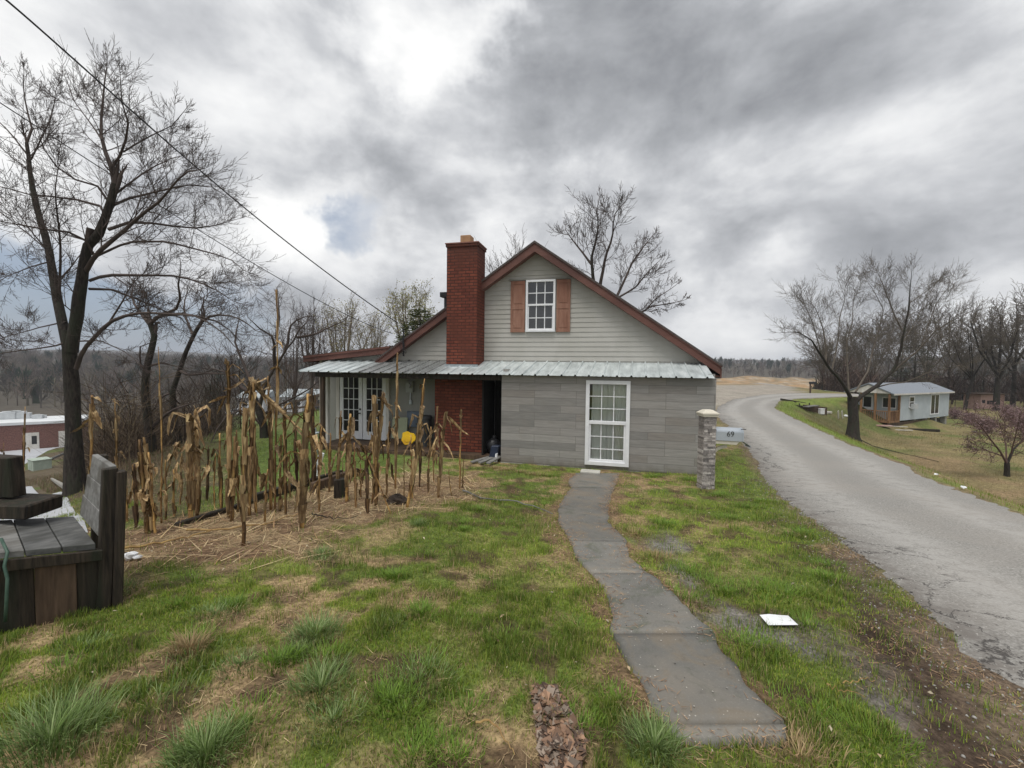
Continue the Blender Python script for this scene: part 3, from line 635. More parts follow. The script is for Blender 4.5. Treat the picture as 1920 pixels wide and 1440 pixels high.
# tiled lean-to wall with the tall window set in it
m = MB()
TW0, TW1, TZ0, TZ1 = -4.83, .03, -.72, 1.42
wu0, wu1, wz0, wz1 = -2.775, -1.775, -.645, 1.335
for (a, b, c_, d_) in ((TW0, wu0, TZ0, TZ1), (wu1, TW1, TZ0, TZ1), (wu0, wu1, wz1, TZ1), (wu0, wu1, TZ0, wz0)): m.box(a, b, 0, .14, c_, d_)
m.box(TW1 - .14, TW1, .14, GV, TZ0, TZ1 + .1); m.box(TW0, TW0 + .12, .14, GV, TZ0, TZ1 + .15)
tw = m.build('tiled_wall', MT, house)
m = MB(); m.box(TW0 - .01, TW1 + .01, .012, .13, -.95, TZ0 - .002); m.box(TW0, -3.6, -.035, .01, -.86, -.735); m.build('foundation', CONC, house)
m = MB(); m.box(TW0 + .13, TW1 - .15, GV - .12, GV - .02, -.7, 1.5); m.box(TW0 + .13, TW1 - .15, .15, GV - .13, -.75, -.70); m.build('room_inside', nmat('plaster_inside', (.20, .19, .17), (.25, .24, .21), 2), house)
tall = window(house, 'tall_window', wu0, wu1, wz0, wz1, .04, .085, 3, 3, WHT, CLEAR, .505, .02, .09)
# curtain: pleated cloth behind the glass
def curtain(u0, u1, z0, z1, v, amp, nw, gap=None):
    n = 160; vs = []; fs = []
    for i in range(n + 1):
        q = i / n; uu = u0 + (u1 - u0) * q
        off = amp * math.sin(q * nw * 2 * math.pi + 1.3 * math.sin(q * 9)) + amp * .4 * math.sin(q * nw * 2.6 * 2)
        for j, zz in enumerate(np.linspace(z0, z1, 9)):
            sw = 1 + .35 * math.sin(j * .7 + i * .05); vs.append((uu + .01 * math.sin(j * 1.1 + q * 8), v + off * sw, zz))
    for i in range(n):
        for j in range(8): a = i * 9 + j; fs.append((a, a + 9, a + 10, a + 1))
    return MB().add(vs, fs)
CURT = nmat('white_curtain', (.88, .89, .85), (.94, .95, .92), 3, .9, bs=.05)
curtain(-2.64, -2.30, -.66, 1.30, .085, .016, 3).build('curtain', CURT, tall, smooth=True)
curtain(-2.33, -1.83, -.66, 1.30, .10, .016, 4).build('curtain', CURT, tall, smooth=True)
# metal roof of the lean-to
def metal(uL, uR, vT, zT, vB, zB, mat, name, parent):
    vs = []; fs = []; prof = []; u = uL; per = .315
    while u < uR - .01:
        for du, h in ((0, 0), (.014, .032), (.040, .032), (.055, 0), (.11, .0), (.115, .004), (.13, .004), (.135, 0), (.20, 0), (.205, .004), (.22, .004), (.225, 0)):
            if u + du <= uR: prof.append((u + du, h))
        u += per
    prof.append((uR, 0)); n = len(prof)
    for (v, z) in ((vT, zT), (vB, zB)):
        for (uu, h) in prof:
            sk = (.0 if v == vT else -.06) ; s_ = (fbm(np.array([uu * 1.1]), np.array([v]), 3, 2)[0] - .5) * .03 if v == vB else 0
            vs.append((uu + sk, v + s_, z + h + (random.uniform(-.003, .003)) ))
    fs = [(i, i + 1, n + i + 1, n + i) for i in range(n - 1)]
    lo = [(x, y, z - .006) for x, y, z in vs]
    k = len(vs); fs += [tuple(q + k for q in reversed(f)) for f in fs] + [(n + i, n + i + 1, n + i + 1 + k, n + i + k) for i in range(n - 1)]
    return MB().add(vs + lo, fs).build(name, mat, parent)
def galv():
    m, t = newmat('ribbed_galvanised'); tc = t.n('ShaderNodeTexCoord'); O = tc.outputs['Object']
    sp_ = t.n('ShaderNodeSeparateXYZ'); t.l(O, sp_.inputs[0])
    n = t.noise(t.vmath('MULTIPLY', O, (3, .8, 1)).outputs[0], 2.0, 6, .6); n2 = t.noise(O, 22, 4, .6)
    c = t.ramp(n.outputs[0], [(.32, (.40, .44, .44)), (.5, (.56, .61, .61)), (.66, (.70, .75, .75))])
    old = t.math('MULTIPLY', t.smooth(sp_.outputs[0], -9.2, -8.6), t.smooth(sp_.outputs[0], -6.9, -6.3, 1, 0))
    c = t.mix(t.math('MULTIPLY', old, t.smooth(n2.outputs[0], .3, .7, .5, 1)), c, (.12, .115, .11))
    c = t.mix(t.smooth(n2.outputs[0], .62, .8, 0, .4), c, (.2, .19, .17))
    finish(t, c, .38, .35, n2.outputs[0], .08, .004, .5); return m
aw = metal(-10.55, .02, GV - .02, 1.775, -.16, 1.435, galv(), 'metal_roof', house)
m = MB(); m.box(-10.15, -4.85, -.04, .035, 1.29, 1.405); m.build('eave_beam', DWOOD, aw)
m = MB()
for i in range(7): u = -10.1 + i * .76; m.add([(u, -.02, 1.406), (u + .045, -.02, 1.406), (u + .045, GV - .03, 1.70), (u, GV - .03, 1.70), (u, -.02, 1.32), (u + .045, -.02, 1.32), (u + .045, GV - .03, 1.62), (u, GV - .03, 1.62)], [(0, 1, 2, 3), (4, 7, 6, 5), (0, 3, 7, 4), (1, 5, 6, 2), (0, 4, 5, 1)])
m.build('rafters', DWOOD, aw)
m = MB(); m.prism([(-9.95, -.6), (-9.95, .0)], (0, 1)) if False else None
m = MB(); m.prism([(.0, 1.40), (.12, 1.43), (GV, 1.74), (GV, 1.42), (.0, 1.42)], (.0, .028), axis='x')
m.build('end_panel', MT, house)
# porch: floor, step, posts
m = MB(); m.box(-10.35, -4.86, .12, GV, -.86, -.64); m.build('porch_floor', BWOOD, house)
m = MB(); m.box(-9.6, -6.9, .06, .12, -.80, -.66); m.build('step_board', BWOOD, house)
m = MB(); m.box(-10.02, -9.92, -.02, .08, -.86, 1.30); m.build('porch_post', BWOOD, house)
m = MB(); m.box(-10.30, -10.18, .5, .62, -.8, 1.45); m.build('porch_post', WHTD, house)
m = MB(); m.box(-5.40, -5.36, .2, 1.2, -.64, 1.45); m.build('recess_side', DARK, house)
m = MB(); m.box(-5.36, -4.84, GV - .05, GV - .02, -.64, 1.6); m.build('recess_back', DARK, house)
# french doors
fd = MB(); fd.box(-10.42, -10.31, GV - .10, GV - .0, -.63, 1.55); fd.box(-8.72, -8.62, GV - .10, GV - .0, -.63, 1.55); fd.box(-10.31, -8.72, GV - .10, GV, 1.40, 1.55)
fdo = fd.build('door_frame', WHTD, house)
for (a, b, hs) in ((-10.30, -9.525, 1), (-9.505, -8.73, -1)):
    m = MB(); v0, v1 = GV - .085, GV - .035; z0, z1 = -.61, 1.39; st = .125
    m.box(a, a + st, v0, v1, z0, z1); m.box(b - st, b, v0, v1, z0, z1); m.box(a + st, b - st, v0, v1, z0, z0 + .24); m.box(a + st, b - st, v0, v1, z1 - .14, z1)
    d = m.build('french_door', WHT, house, bevel=.003)
    mm = MB(); A, B = a + st, b - st; Z0, Z1 = z0 + .24, z1 - .14
    for i in (1, 2): uu = A + (B - A) * i / 3; mm.box(uu - .011, uu + .011, v0 + .008, v0 + .02, Z0, Z1)
    for j in range(1, 5): zz = Z0 + (Z1 - Z0) * j / 5; mm.box(A, B, v0 + .0085, v0 + .0195, zz - .011, zz + .011)
    mm.build('muntins', WHT, d)
    p = MB(); p.box(A, B, v0 + .021, v0 + .028, Z0, Z1); p.build('pane', GLASSD, d)
    if hs == 1:
        h_ = MB(); h_.tube([(b - .06, v0 + .002, .30), (b - .06, v0 - .03, .30)], .028, 10); h_.build('deadbolt', BLACK, d); h_ = MB(); h_.tube([(b - .06, v0, .18), (b - .06, v0 - .05, .18), (b - .15, v0 - .055, .18)], .016, 8); h_.build('door_handle', BLACK, d)
# meter boxes and panel on the porch wall
m = MB(); m.box(-8.05, -7.83, GV - .14, GV - .02, .85, 1.18); m.tube([(-7.94, GV - .14, 1.05), (-7.94, GV - .22, 1.05)], .075, 14); mt_ = m.build('electric_meter', nmat('meter_grey', (.30, .31, .30), (.36, .37, .36), 4, .5), house, bevel=.004)
m = MB(); m.box(-7.98, -7.90, GV - .07, GV - .02, .5, .62); m.tube([(-7.94, GV - .06, .85), (-7.94, GV - .06, .62)], .02, 8); m.build('conduit', STEEL, mt_)
m = MB(); m.box(-8.02, -7.62, GV - .12, GV - .02, -.15, .30); m.build('breaker_box', nmat('blue_grey_box', (.10, .13, .17), (.14, .17, .22), 4, .5), house, bevel=.004)
# service mast and the tangle of wire at the rake
m = MB(); m.tube([(-8.02, GV - .34, 1.9), (-8.02, GV - .34, 2.62), (-7.98, GV - .40, 2.68)], .018, 8)
for i in range(5): m.tube([(-8.02, GV - .35, 2.5), (-8.12 + .05 * i, GV - .42, 2.25 - .07 * i), (-8.05 + .04 * i, GV - .38, 2.0), (-8.0, GV - .3, 1.9 + .05 * i)], .006, 5)
m.build('service_wires', BLACK, house)

# things on and by the porch
def inst(name, label, cat, mb, mat, loc, rz=0, bevel=0, group=None, rot=None):
    o = mb.build(name, mat, None, bevel=bevel); o.location = loc; o.rotation_euler = rot or (0, 0, rz); return tag(o, label, cat, group)
x, y = hw(-8.22, GV - .22)
m = MB(); m.box(-.24, .24, -.02, .02, 0, .62); inst('leaning_panel', 'pale green square board leaning on the porch wall beside the french doors', 'board', m, nmat('pale_green_panel', (.33, .36, .24), (.38, .41, .28), 4, .6), (x, y, -.50), rot=(math.radians(-8), 0, -PSI), bevel=.004)
x, y = hw(-8.22, GV - .26); m = MB(); m.box(-.22, .22, -.06, .06, -.64, -.505, lambda a, b, c: (a, b, c)); o = m.build('wood_block', BWOOD, None); o.location = (x, y, 0); o.rotation_euler = (0, 0, -PSI); tag(o, 'brown timber block under the pale green board on the porch', 'block')
x, y = hw(-7.35, GV - .35)
m = MB(); m.tube([(0, 0, 0), (0, 0, .55), (0, 0, .78), (0, 0, .79), (0, 0, .86)], [.17, .20, .21, .225, .20], 20); m.box(-.24, -.19, -.05, .05, .6, .65); inst('trash_can', 'dark grey bin standing behind the yellow plastic by the chimney', 'bin', m, nmat('dark_grey_bin', (.05, .052, .055), (.08, .082, .085), 5, .55), (x, y, -.64))
# yellow scalloped plastic
def shell():
    ol = []
    for i in range(36):
        a = 2 * math.pi * i / 36; r = 1 + .05 * math.cos(a * 7) + .06 * math.sin(a * 3 + 1); ol.append((.20 * r * math.cos(a), .17 * r * math.sin(a) + (.035 * abs(math.cos(a)) if math.sin(a) > 0 else 0)))
    m = MB(); m.prism(ol, (-.02, .03)); m.prism([(a * .55, b * .5 - .02) for a, b in ol], (-.035, -.019)); return m
x, y = hw(-7.50, .28)
inst('yellow_plastic', 'bright yellow scalloped plastic sheet in front of the porch bin', 'plastic sheet', shell(), nmat('yellow_plastic', (.60, .36, .006), (.70, .44, .010), 5, .4, c3=(.45, .23, .01)), (x, y, -.33), rot=(math.radians(-14), .1, -PSI), bevel=.008)
# steel hand pump like pipe on the porch edge
x, y = hw(-9.75, -.5)
m = MB(); m.tube([(0, 0, -.2), (0, 0, .46)], .038, 10); m.tube([(-.1, 0, .46), (.16, 0, .47)], .03, 10); m.tube([(.0, 0, .46), (-.03, 0, .6)], .02, 8)
pg = g1(x, y); inst('standpipe', 'galvanised steel standpipe with a cross bar in front of the french doors', 'pipe', m, STEEL, (x, y, pg + .1))
for i, (u, v, lb, mt) in enumerate(((-5.2, .55, 'black rubbish bag slumped in the dark gap beside the chimney', BLACK),)):
    x, y = hw(u, v); m = MB(); ball(m, (0, 0, .17), .2, 14, 10, (1, .9, 1), .07); ball(m, (.03, .02, .38), .06, 8, 6, (1, 1, 1.4), .1); o = m.build('rubbish_bag', mt, None, smooth=True); o.location = (x, y, -.62); tag(o, lb, 'bag')
x, y = hw(-5.05, .2); m = MB(); m.box(-.10, .10, -.2, .2, 0, .34, lambda a, b, c: (a + c * .2, b, c + .03 * math.sin(b * 20))); inst('plastic_tub', 'small dark blue tub on the ground inside the porch gap', 'tub', m, nmat('navy_plastic', (.02, .028, .05), (.03, .04, .07), 5, .4), (x, y, -.70), -PSI, .02)
x, y = hw(-4.95, -.08)
m = MB(); m.add([(-.02, 0, 0), (.05, .02, 0), (.06, .03, .22), (.0, .01, .20), (.02, -.05, 0), (.03, -.02, .18)], [(0, 1, 2, 3), (1, 4, 5, 2), (4, 0, 3, 5)]); inst('white_scrap', 'torn white scrap of plastic at the left foot of the tiled wall', 'scrap', m, WHT, (x, y, g1(x, y) + .02))
for i in range(3):
    x, y = hw(-5.3 + .18 * i, -.1 - .06 * i); m = MB(); m.box(-.3, .3, -.05, .05, 0, .03)
    o = inst('loose_board', ['short grey board lying nearest the chimney foot', 'short grey board lying between two others at the porch gap', 'short grey board lying nearest the tiled wall corner'][i], 'board', m, GWOOD, (x, y, g1(x, y) + .05 + .02 * i), rot=(.1, -.1, .7 + .2 * i), group='boards at the porch gap')
# stone slab on the path at the window
p = gp(1106, 888); m = MB(); m.box(-.20, .22, -.12, .13, 0, .045, lambda a, b, c: (a + .02 * b, b, c)); inst('stepping_slab', 'loose pale concrete slab lying under the tall window', 'slab', m, nmat('pale_slab', (.38, .37, .33), (.48, .47, .42), 12, .8), (p[0], p[1], p[2] + .02), -PSI, .008)

# ------------------------------------------------------------------ mailbox
PB = at(1323, 905, 7.5); PB[2] = g1(PB[0], PB[1]) 
SC_ = 7.5 / 790
mbx = thing('mailbox_post', 'grey stacked stone pillar with silver mailbox numbered 69 beside the lane', 'mailbox', (PB[0], PB[1], PB[2]), 0)
topz = at(1325, 780, 7.5)[2] - PB[2]
m = MB(); hwid = .105; z = -.1; random.seed(5)
while z < topz - .001:                                   # each ledge-stone course sits a little proud of the next
    hh = random.choice((.03, .035, .045, .055)); zt = min(z + hh, topz); u = -hwid
    while u < hwid - .001:
        du = min(random.choice((.07, .1, .14)), hwid - u); o_ = random.uniform(.0, .014)
        m.box(u, u + du - .003, -hwid - o_, 0, z, zt - .003); m.box(u, u + du - .003, 0.001, hwid + random.uniform(0, .014), z, zt - .003); u += du
    m.box(hwid - .003, hwid + random.uniform(.002, .014), -hwid + .001, hwid - .001, z + .001, zt - .004); m.box(-hwid - random.uniform(.002, .014), -hwid + .003, -hwid + .001, hwid - .001, z + .001, zt - .004)
    z = zt
def stonemat():
    m, t = newmat('ledge_stone'); ge = t.n('ShaderNodeNewGeometry'); tc = t.n('ShaderNodeTexCoord')
    r = t.ramp(ge.outputs['Random Per Island'], [(0, (.14, .128, .124)), (.3, (.32, .29, .272)), (.55, (.22, .20, .19)), (.8, (.42, .38, .355)), (1, (.50, .47, .44))])
    n = t.noise(tc.outputs['Object'], 40, 5, .65); c = t.vmath('SCALE', r); t.l(t.smooth(n.outputs[0], .3, .7, .7, 1.3), c.inputs[3]); finish(t, c.outputs[0], .9, 0, n.outputs[0], .5, .004, .2); return m
m.build('stone_pillar', stonemat(), mbx)
cm = nmat('cream_cap', (.55, .51, .42), (.64, .60, .50), 6, .7)
m = MB(); m.box(-.135, .135, -.135, .135, topz, topz + .035); m.box(-.145, .145, -.145, .145, topz + .036, topz + .06)
m.add([(-.14, -.14, topz + .061), (.14, -.14, topz + .061), (.14, .14, topz + .061), (-.14, .14, topz + .061), (-.065, -.065, topz + .115), (.065, -.065, topz + .115), (.065, .065, topz + .115), (-.065, .065, topz + .115)], [(0, 1, 5, 4), (1, 2, 6, 5), (2, 3, 7, 6), (3, 0, 4, 7), (4, 5, 6, 7), (3, 2, 1, 0)])
m.build('cap', cm, mbx, bevel=.003)
bz1 = at(1365, 800, 7.5)[2] - PB[2]; bz0 = at(1365, 824, 7.5)[2] - PB[2]; bx0 = .118; bx1 = .118 + 52 * SC_
zb = lambda x_: -(x_ - bx0) * .045
hh = bz1 - bz0; hwb = .085
prof = [(-hwb, 0), (-hwb, hh - hwb)] + [(-hwb * math.cos(a), hh - hwb + hwb * math.sin(a)) for a in np.linspace(.2, math.pi - .2, 12)] + [(hwb, hh - hwb), (hwb, 0)]
m = MB(); n = len(prof); vs = [(x_, a, bz0 + b + zb(x_)) for x_ in (bx0, bx1 - .03, bx1 - .025, bx1) for a, b in [(p_[0] * (1.0 if x_ < bx1 - .027 else 1.05), p_[1] * (1.0 if x_ < bx1 - .027 else 1.02)) for p_ in prof]]
fs = [(k * n + i, k * n + (i + 1) % n, (k + 1) * n + (i + 1) % n, (k + 1) * n + i) for k in range(3) for i in range(n)] + [tuple(range(n)), tuple(reversed(range(3 * n, 4 * n)))]
bxo = m.add(vs, fs).build('mailbox', nmat('mailbox_metal', (.42, .46, .50), (.50, .54, .58), 3, .35, metal=.45, bs=.03), mbx)
m = MB(); m.bar((bx1 - .06, -hwb - .004, bz0 + hh - .01 + zb(bx1)), (bx1 + .035, -hwb - .004, bz0 + hh - .008 + zb(bx1)), .004, .012); m.build('latch', BLACK, bxo)
m = MB(); m.bar((bx1 + .002, 0, bz0 + .0 + zb(bx1)), (bx1 + .125, 0, bz0 - .075 + zb(bx1)), .13, .004); m.box(bx1 + .118, bx1 + .132, -.08, .08, bz0 - .105 + zb(bx1), bz0 - .07 + zb(bx1)); m.build('open_door', nmat('door_dull_metal', (.25, .27, .29), (.33, .35, .37), 3, .5, metal=.3), bxo)
fc = bpy.data.curves.new('digits', 'FONT'); fc.body = '69'; fc.size = .135; fc.extrude = .002; fc.align_x = 'CENTER'; fc.align_y = 'CENTER'; fc.resolution_u = 6; fc.offset = .0
fo = bpy.data.objects.new('digits_tmp', fc); COL.objects.link(fo); bpy.context.view_layer.update()
me = bpy.data.meshes.new_from_object(fo.evaluated_get(bpy.context.evaluated_depsgraph_get())); bpy.data.objects.remove(fo)
no = bpy.data.objects.new('house_number', me); COL.objects.link(no); no.parent = bxo; me.materials.clear(); me.materials.append(nmat('number_dark', (.05, .055, .05), (.08, .08, .075), 5)); no.rotation_euler = (math.pi / 2, .04, 0); no.location = ((bx0 + bx1) / 2 + .01, -hwb - .003, bz0 + hh * .46)
m = MB(); p4 = [(bx0 - .005, bz0 - .005), (bx1 - .05, bz0 - .02), (bx1 - .115, bz0 - .085), (bx0 - .005, bz0 - .065)]
m.prism(p4, (-.07, .07)); m.build('shelf_bracket', nmat('cream_cap', 0, 0), mbx, bevel=.003)
m = MB(); arc = [(bx0 - .005 + .24 * (1 - math.cos(a)), bz0 - .29 + .165 * math.sin(a)) for a in np.linspace(.1, math.pi / 2, 9)]
for i in range(8): m.bar((arc[i][0], 0, arc[i][1]), (arc[i + 1][0] + .004, 0, arc[i + 1][1]), .05, .03, up=(0, 1, 0))
m.build('curved_brace', nmat('cream_cap', 0, 0), mbx)

# ------------------------------------------------------------------ trees
def rdir(rnd, d, ang):
    """unit vector at angle ang from d, random azimuth"""
    a = np.array([0, 0, 1.0]) if abs(d[2]) < .9 else np.array([1.0, 0, 0])
    p = np.cross(d, a); p /= np.linalg.norm(p); q = np.cross(d, p); f = rnd.uniform(0, 2 * math.pi)
    v = d * math.cos(ang) + (p * math.cos(f) + q * math.sin(f)) * math.sin(ang); return v / np.linalg.norm(v)
def rs_poly(P, n):
    P = np.array(P, float); s = np.concatenate([[0], np.cumsum(np.linalg.norm(np.diff(P, axis=0), axis=1))]); q = np.linspace(0, s[-1], n)
    return np.stack([np.interp(q, s, P[:, i]) for i in range(3)], 1), s[-1]
class Tree:
    def __init__(s, seed): s.r = random.Random(seed); s.b = {}; s.tips = []
    def put(s, pts, r0_, r1_, lvl, flare=False):
        n = len(pts); rr_ = np.linspace(r0_, r1_, n)
        if lvl == 0: rr_ = rr_ * np.array([1 + s.r.uniform(-.06, .06) for _ in range(n)])
        if flare: rr_ = rr_ * (1 + .75 * np.exp(-np.linspace(0, 1, n) * 9))
        s.b.setdefault((n, (10 if r0_ > .1 else 6) if r0_ > .045 else (4 if r0_ > .014 else 3), 0 if lvl == 0 else 1), []).append((pts, rr_))
    def limb(s, pts, r0_, r1_, lvl=0, n=None, kids=0, klen=1.2, P=None, start=.25, flare=False):
        """a guided limb through given points; kids side branches"""
        L = np.linalg.norm(np.diff(np.array(pts), axis=0), axis=1).sum(); n = n or max(6, int(L / .35)); p, L = rs_poly(pts, n)
        wob = np.cumsum(np.array([[s.r.uniform(-1, 1) for _ in range(3)] for _ in range(n)]), 0) * .012 * min(1, L / 3); wob -= np.linspace(0, 1, n)[:, None] * wob[-1]
        p = p + wob; s.put(p, r0_, r1_, lvl, flare)
        for i in range(kids):
            q = start + (1 - start) * ((i + s.r.random()) / kids) ** .8; k = min(n - 2, int(q * (n - 1))); d = p[k + 1] - p[k]; d /= np.linalg.norm(d)
            rr = (r0_ + (r1_ - r0_) * q); ll = klen * s.r.uniform(.6, 1.25) * (1.1 - .35 * q)
            s.grow(p[k], rdir(s.r, d, math.radians(s.r.uniform(*P['ang']))), ll, min(rr * .55, .010 + .009 * ll) * P.get('kr', 1), 1, P)
        if kids: s.grow(p[-1], (p[-1] - p[-2]) / np.linalg.norm(p[-1] - p[-2]), klen * .38, r1_ * .95, 1, P)
    def grow(s, p, d, L, r, lvl, P):
        n = P['n'][min(lvl, len(P['n']) - 1)]; pts = [p]; d = np.array(d, float); st = L / (n - 1); wg = P['wig']; up = P['up'][min(lvl, len(P['up']) - 1)]
        g = s.r.gauss
        for i in range(n - 1):
            d = d + np.array([g(0, wg), g(0, wg), g(0, wg) + up]); d /= math.sqrt(d @ d); p = p + d * st; pts.append(p)
        pts = np.array(pts); r1_ = max(r * P.get('tap', .45), P['rmin']); s.put(pts, max(r, P['rmin'] * 1.15), r1_, lvl)
        if lvl >= P['lv']: s.tips.append((pts[-1], d)); return
        nk = P['kids'][min(lvl, len(P['kids']) - 1)]; nk = max(1, int(nk * s.r.uniform(.75, 1.3)))
        for i in range(nk):
            q = P.get('st', .2) + (1 - P.get('st', .2)) * (i + s.r.random()) / nk; f = q * (n - 1); k = min(n - 2, int(f)); pp = pts[k] + (pts[k + 1] - pts[k]) * (f - k); dd = pts[k + 1] - pts[k]; dd /= math.sqrt(dd @ dd)
            s.grow(pp, rdir(s.r, dd, math.radians(s.r.uniform(*P['ang']))), L * s.r.uniform(*P['rat']) * (1.1 - .45 * q), (r + (r1_ - r) * q) * P.get('rr', .62), lvl + 1, P)
        s.grow(pts[-1], d, L * P['rat'][1] * .8, r1_ * .95, lvl + 1, P)
    def mesh(s, which):
        Vs = []; Fs = []; o = 0
        for (n, k, c), L in s.b.items():
            if c != which: continue
            P = np.array([a for a, _ in L]); R_ = np.array([b for _, b in L]); N = len(L)
            T = np.gradient(P, axis=1); T /= np.linalg.norm(T, axis=2, keepdims=True) + 1e-9
            ref = np.where(np.abs(T[:, :1, 2:3]) < .85, np.array([[[0, 0, 1.0]]]), np.array([[[1.0, 0, 0]]])); ref = np.broadcast_to(ref, T.shape)
            A = np.cross(T, ref); A /= np.linalg.norm(A, axis=2, keepdims=True) + 1e-9; B = np.cross(T, A)
            an = np.arange(k) * 2 * math.pi / k
            V_ = P[:, :, None] + (A[:, :, None] * np.cos(an)[None, None, :, None] + B[:, :, None] * np.sin(an)[None, None, :, None]) * R_[:, :, None, None]
            idx = o + np.arange(N * n * k).reshape(N, n, k); j2 = (np.arange(k) + 1) % k
            f = np.stack([idx[:, :-1], idx[:, :-1][:, :, j2], idx[:, 1:][:, :, j2], idx[:, 1:]], -1).reshape(-1, 4)
            Vs.append(V_.reshape(-1, 3)); Fs.append(f); o += N * n * k
        return np.concatenate(Vs), Fs
def leafcloud(tips, n, spread, size, cols, rnd, down=0.0):
    """n small leaf faces scattered round the twig tips"""
    T = np.array([p for p, _ in tips]); i = rnd.integers(0, len(T), n); c = T[i] + rnd.normal(0, spread, (n, 3)) + np.array([0, 0, -down]) * rnd.random((n, 1))
    a = rnd.normal(0, 1, (n, 3)); a /= np.linalg.norm(a, axis=1)[:, None]; b = np.cross(a, rnd.normal(0, 1, (n, 3))); b /= np.linalg.norm(b, axis=1)[:, None]
    s = (size * rnd.uniform(.5, 1.3, n))[:, None]
    V_ = np.stack([c - a * s, c + b * s * .55, c + a * s, c - b * s * .55], 1).reshape(-1, 3); F_ = np.arange(n * 4).reshape(-1, 4)
    cc = np.array(cols)[rnd.integers(0, len(cols), n)] * rnd.uniform(.75, 1.25, (n, 1)); return V_, F_, np.repeat(cc, 4, 0)
BARK = nmat('wet_bark', (.014, .011, .009), (.052, .042, .034), 9, .9, (3, 3, .7), (.03, .032, .02), bs=.9, bd=.03)
BARKG = nmat('grey_bark', (.06, .052, .045), (.135, .12, .105), 9, .9, (3, 3, .7), (.09, .082, .065), bs=.8, bd=.03)
TWIG = nmat('dark_twigs', (.055, .042, .036), (.095, .072, .062), 3, .85); TWIGR = nmat('reddish_twigs', (.085, .050, .042), (.13, .080, .068), 3, .85); TWIGM = nmat('grey_brown_twigs', (.085, .07, .055), (.14, .118, .095), 3, .85); TWIGB = nmat('tan_twigs', (.14, .115, .085), (.20, .165, .125), 3, .85)
def finish_tree(tr, name, label, base_, mats, group=None, leaves=None, cat='tree'):
    root = thing(name, label, cat, tuple(float(q) for q in base_), 0, group); b = np.array(base_, float)
    V_, F_ = tr.mesh(0); mesh_np('trunk', V_ - b, F_, mats[0], root, smooth=True)
    if any(k[2] == 1 for k in tr.b):
        V_, F_ = tr.mesh(1); mesh_np('crown', V_ - b, F_, mats[1], root)
    if leaves:
        rnd = np.random.default_rng(len(tr.tips)); V_, F_, c_ = leafcloud(tr.tips, leaves['n'], leaves['sp'], leaves['sz'], leaves['c'], rnd, leaves.get('down', 0)); mesh_np(leaves.get('name', 'buds'), V_ - b, [F_], BLADE, root, col=c_)
    return root
def gt(spec, Y, rnd, base_):
    """limb given in photograph pixels on a plane at depth Y, bent fore and aft by dy"""
    out = []
    px = spec['p']; dy = spec.get('dy', 0); y0 = spec.get('y0', 0); n = len(px)
    for i, (a, b) in enumerate(px): out.append(at(a, b, Y + y0 + dy * (i / max(1, n - 1))))
    return out

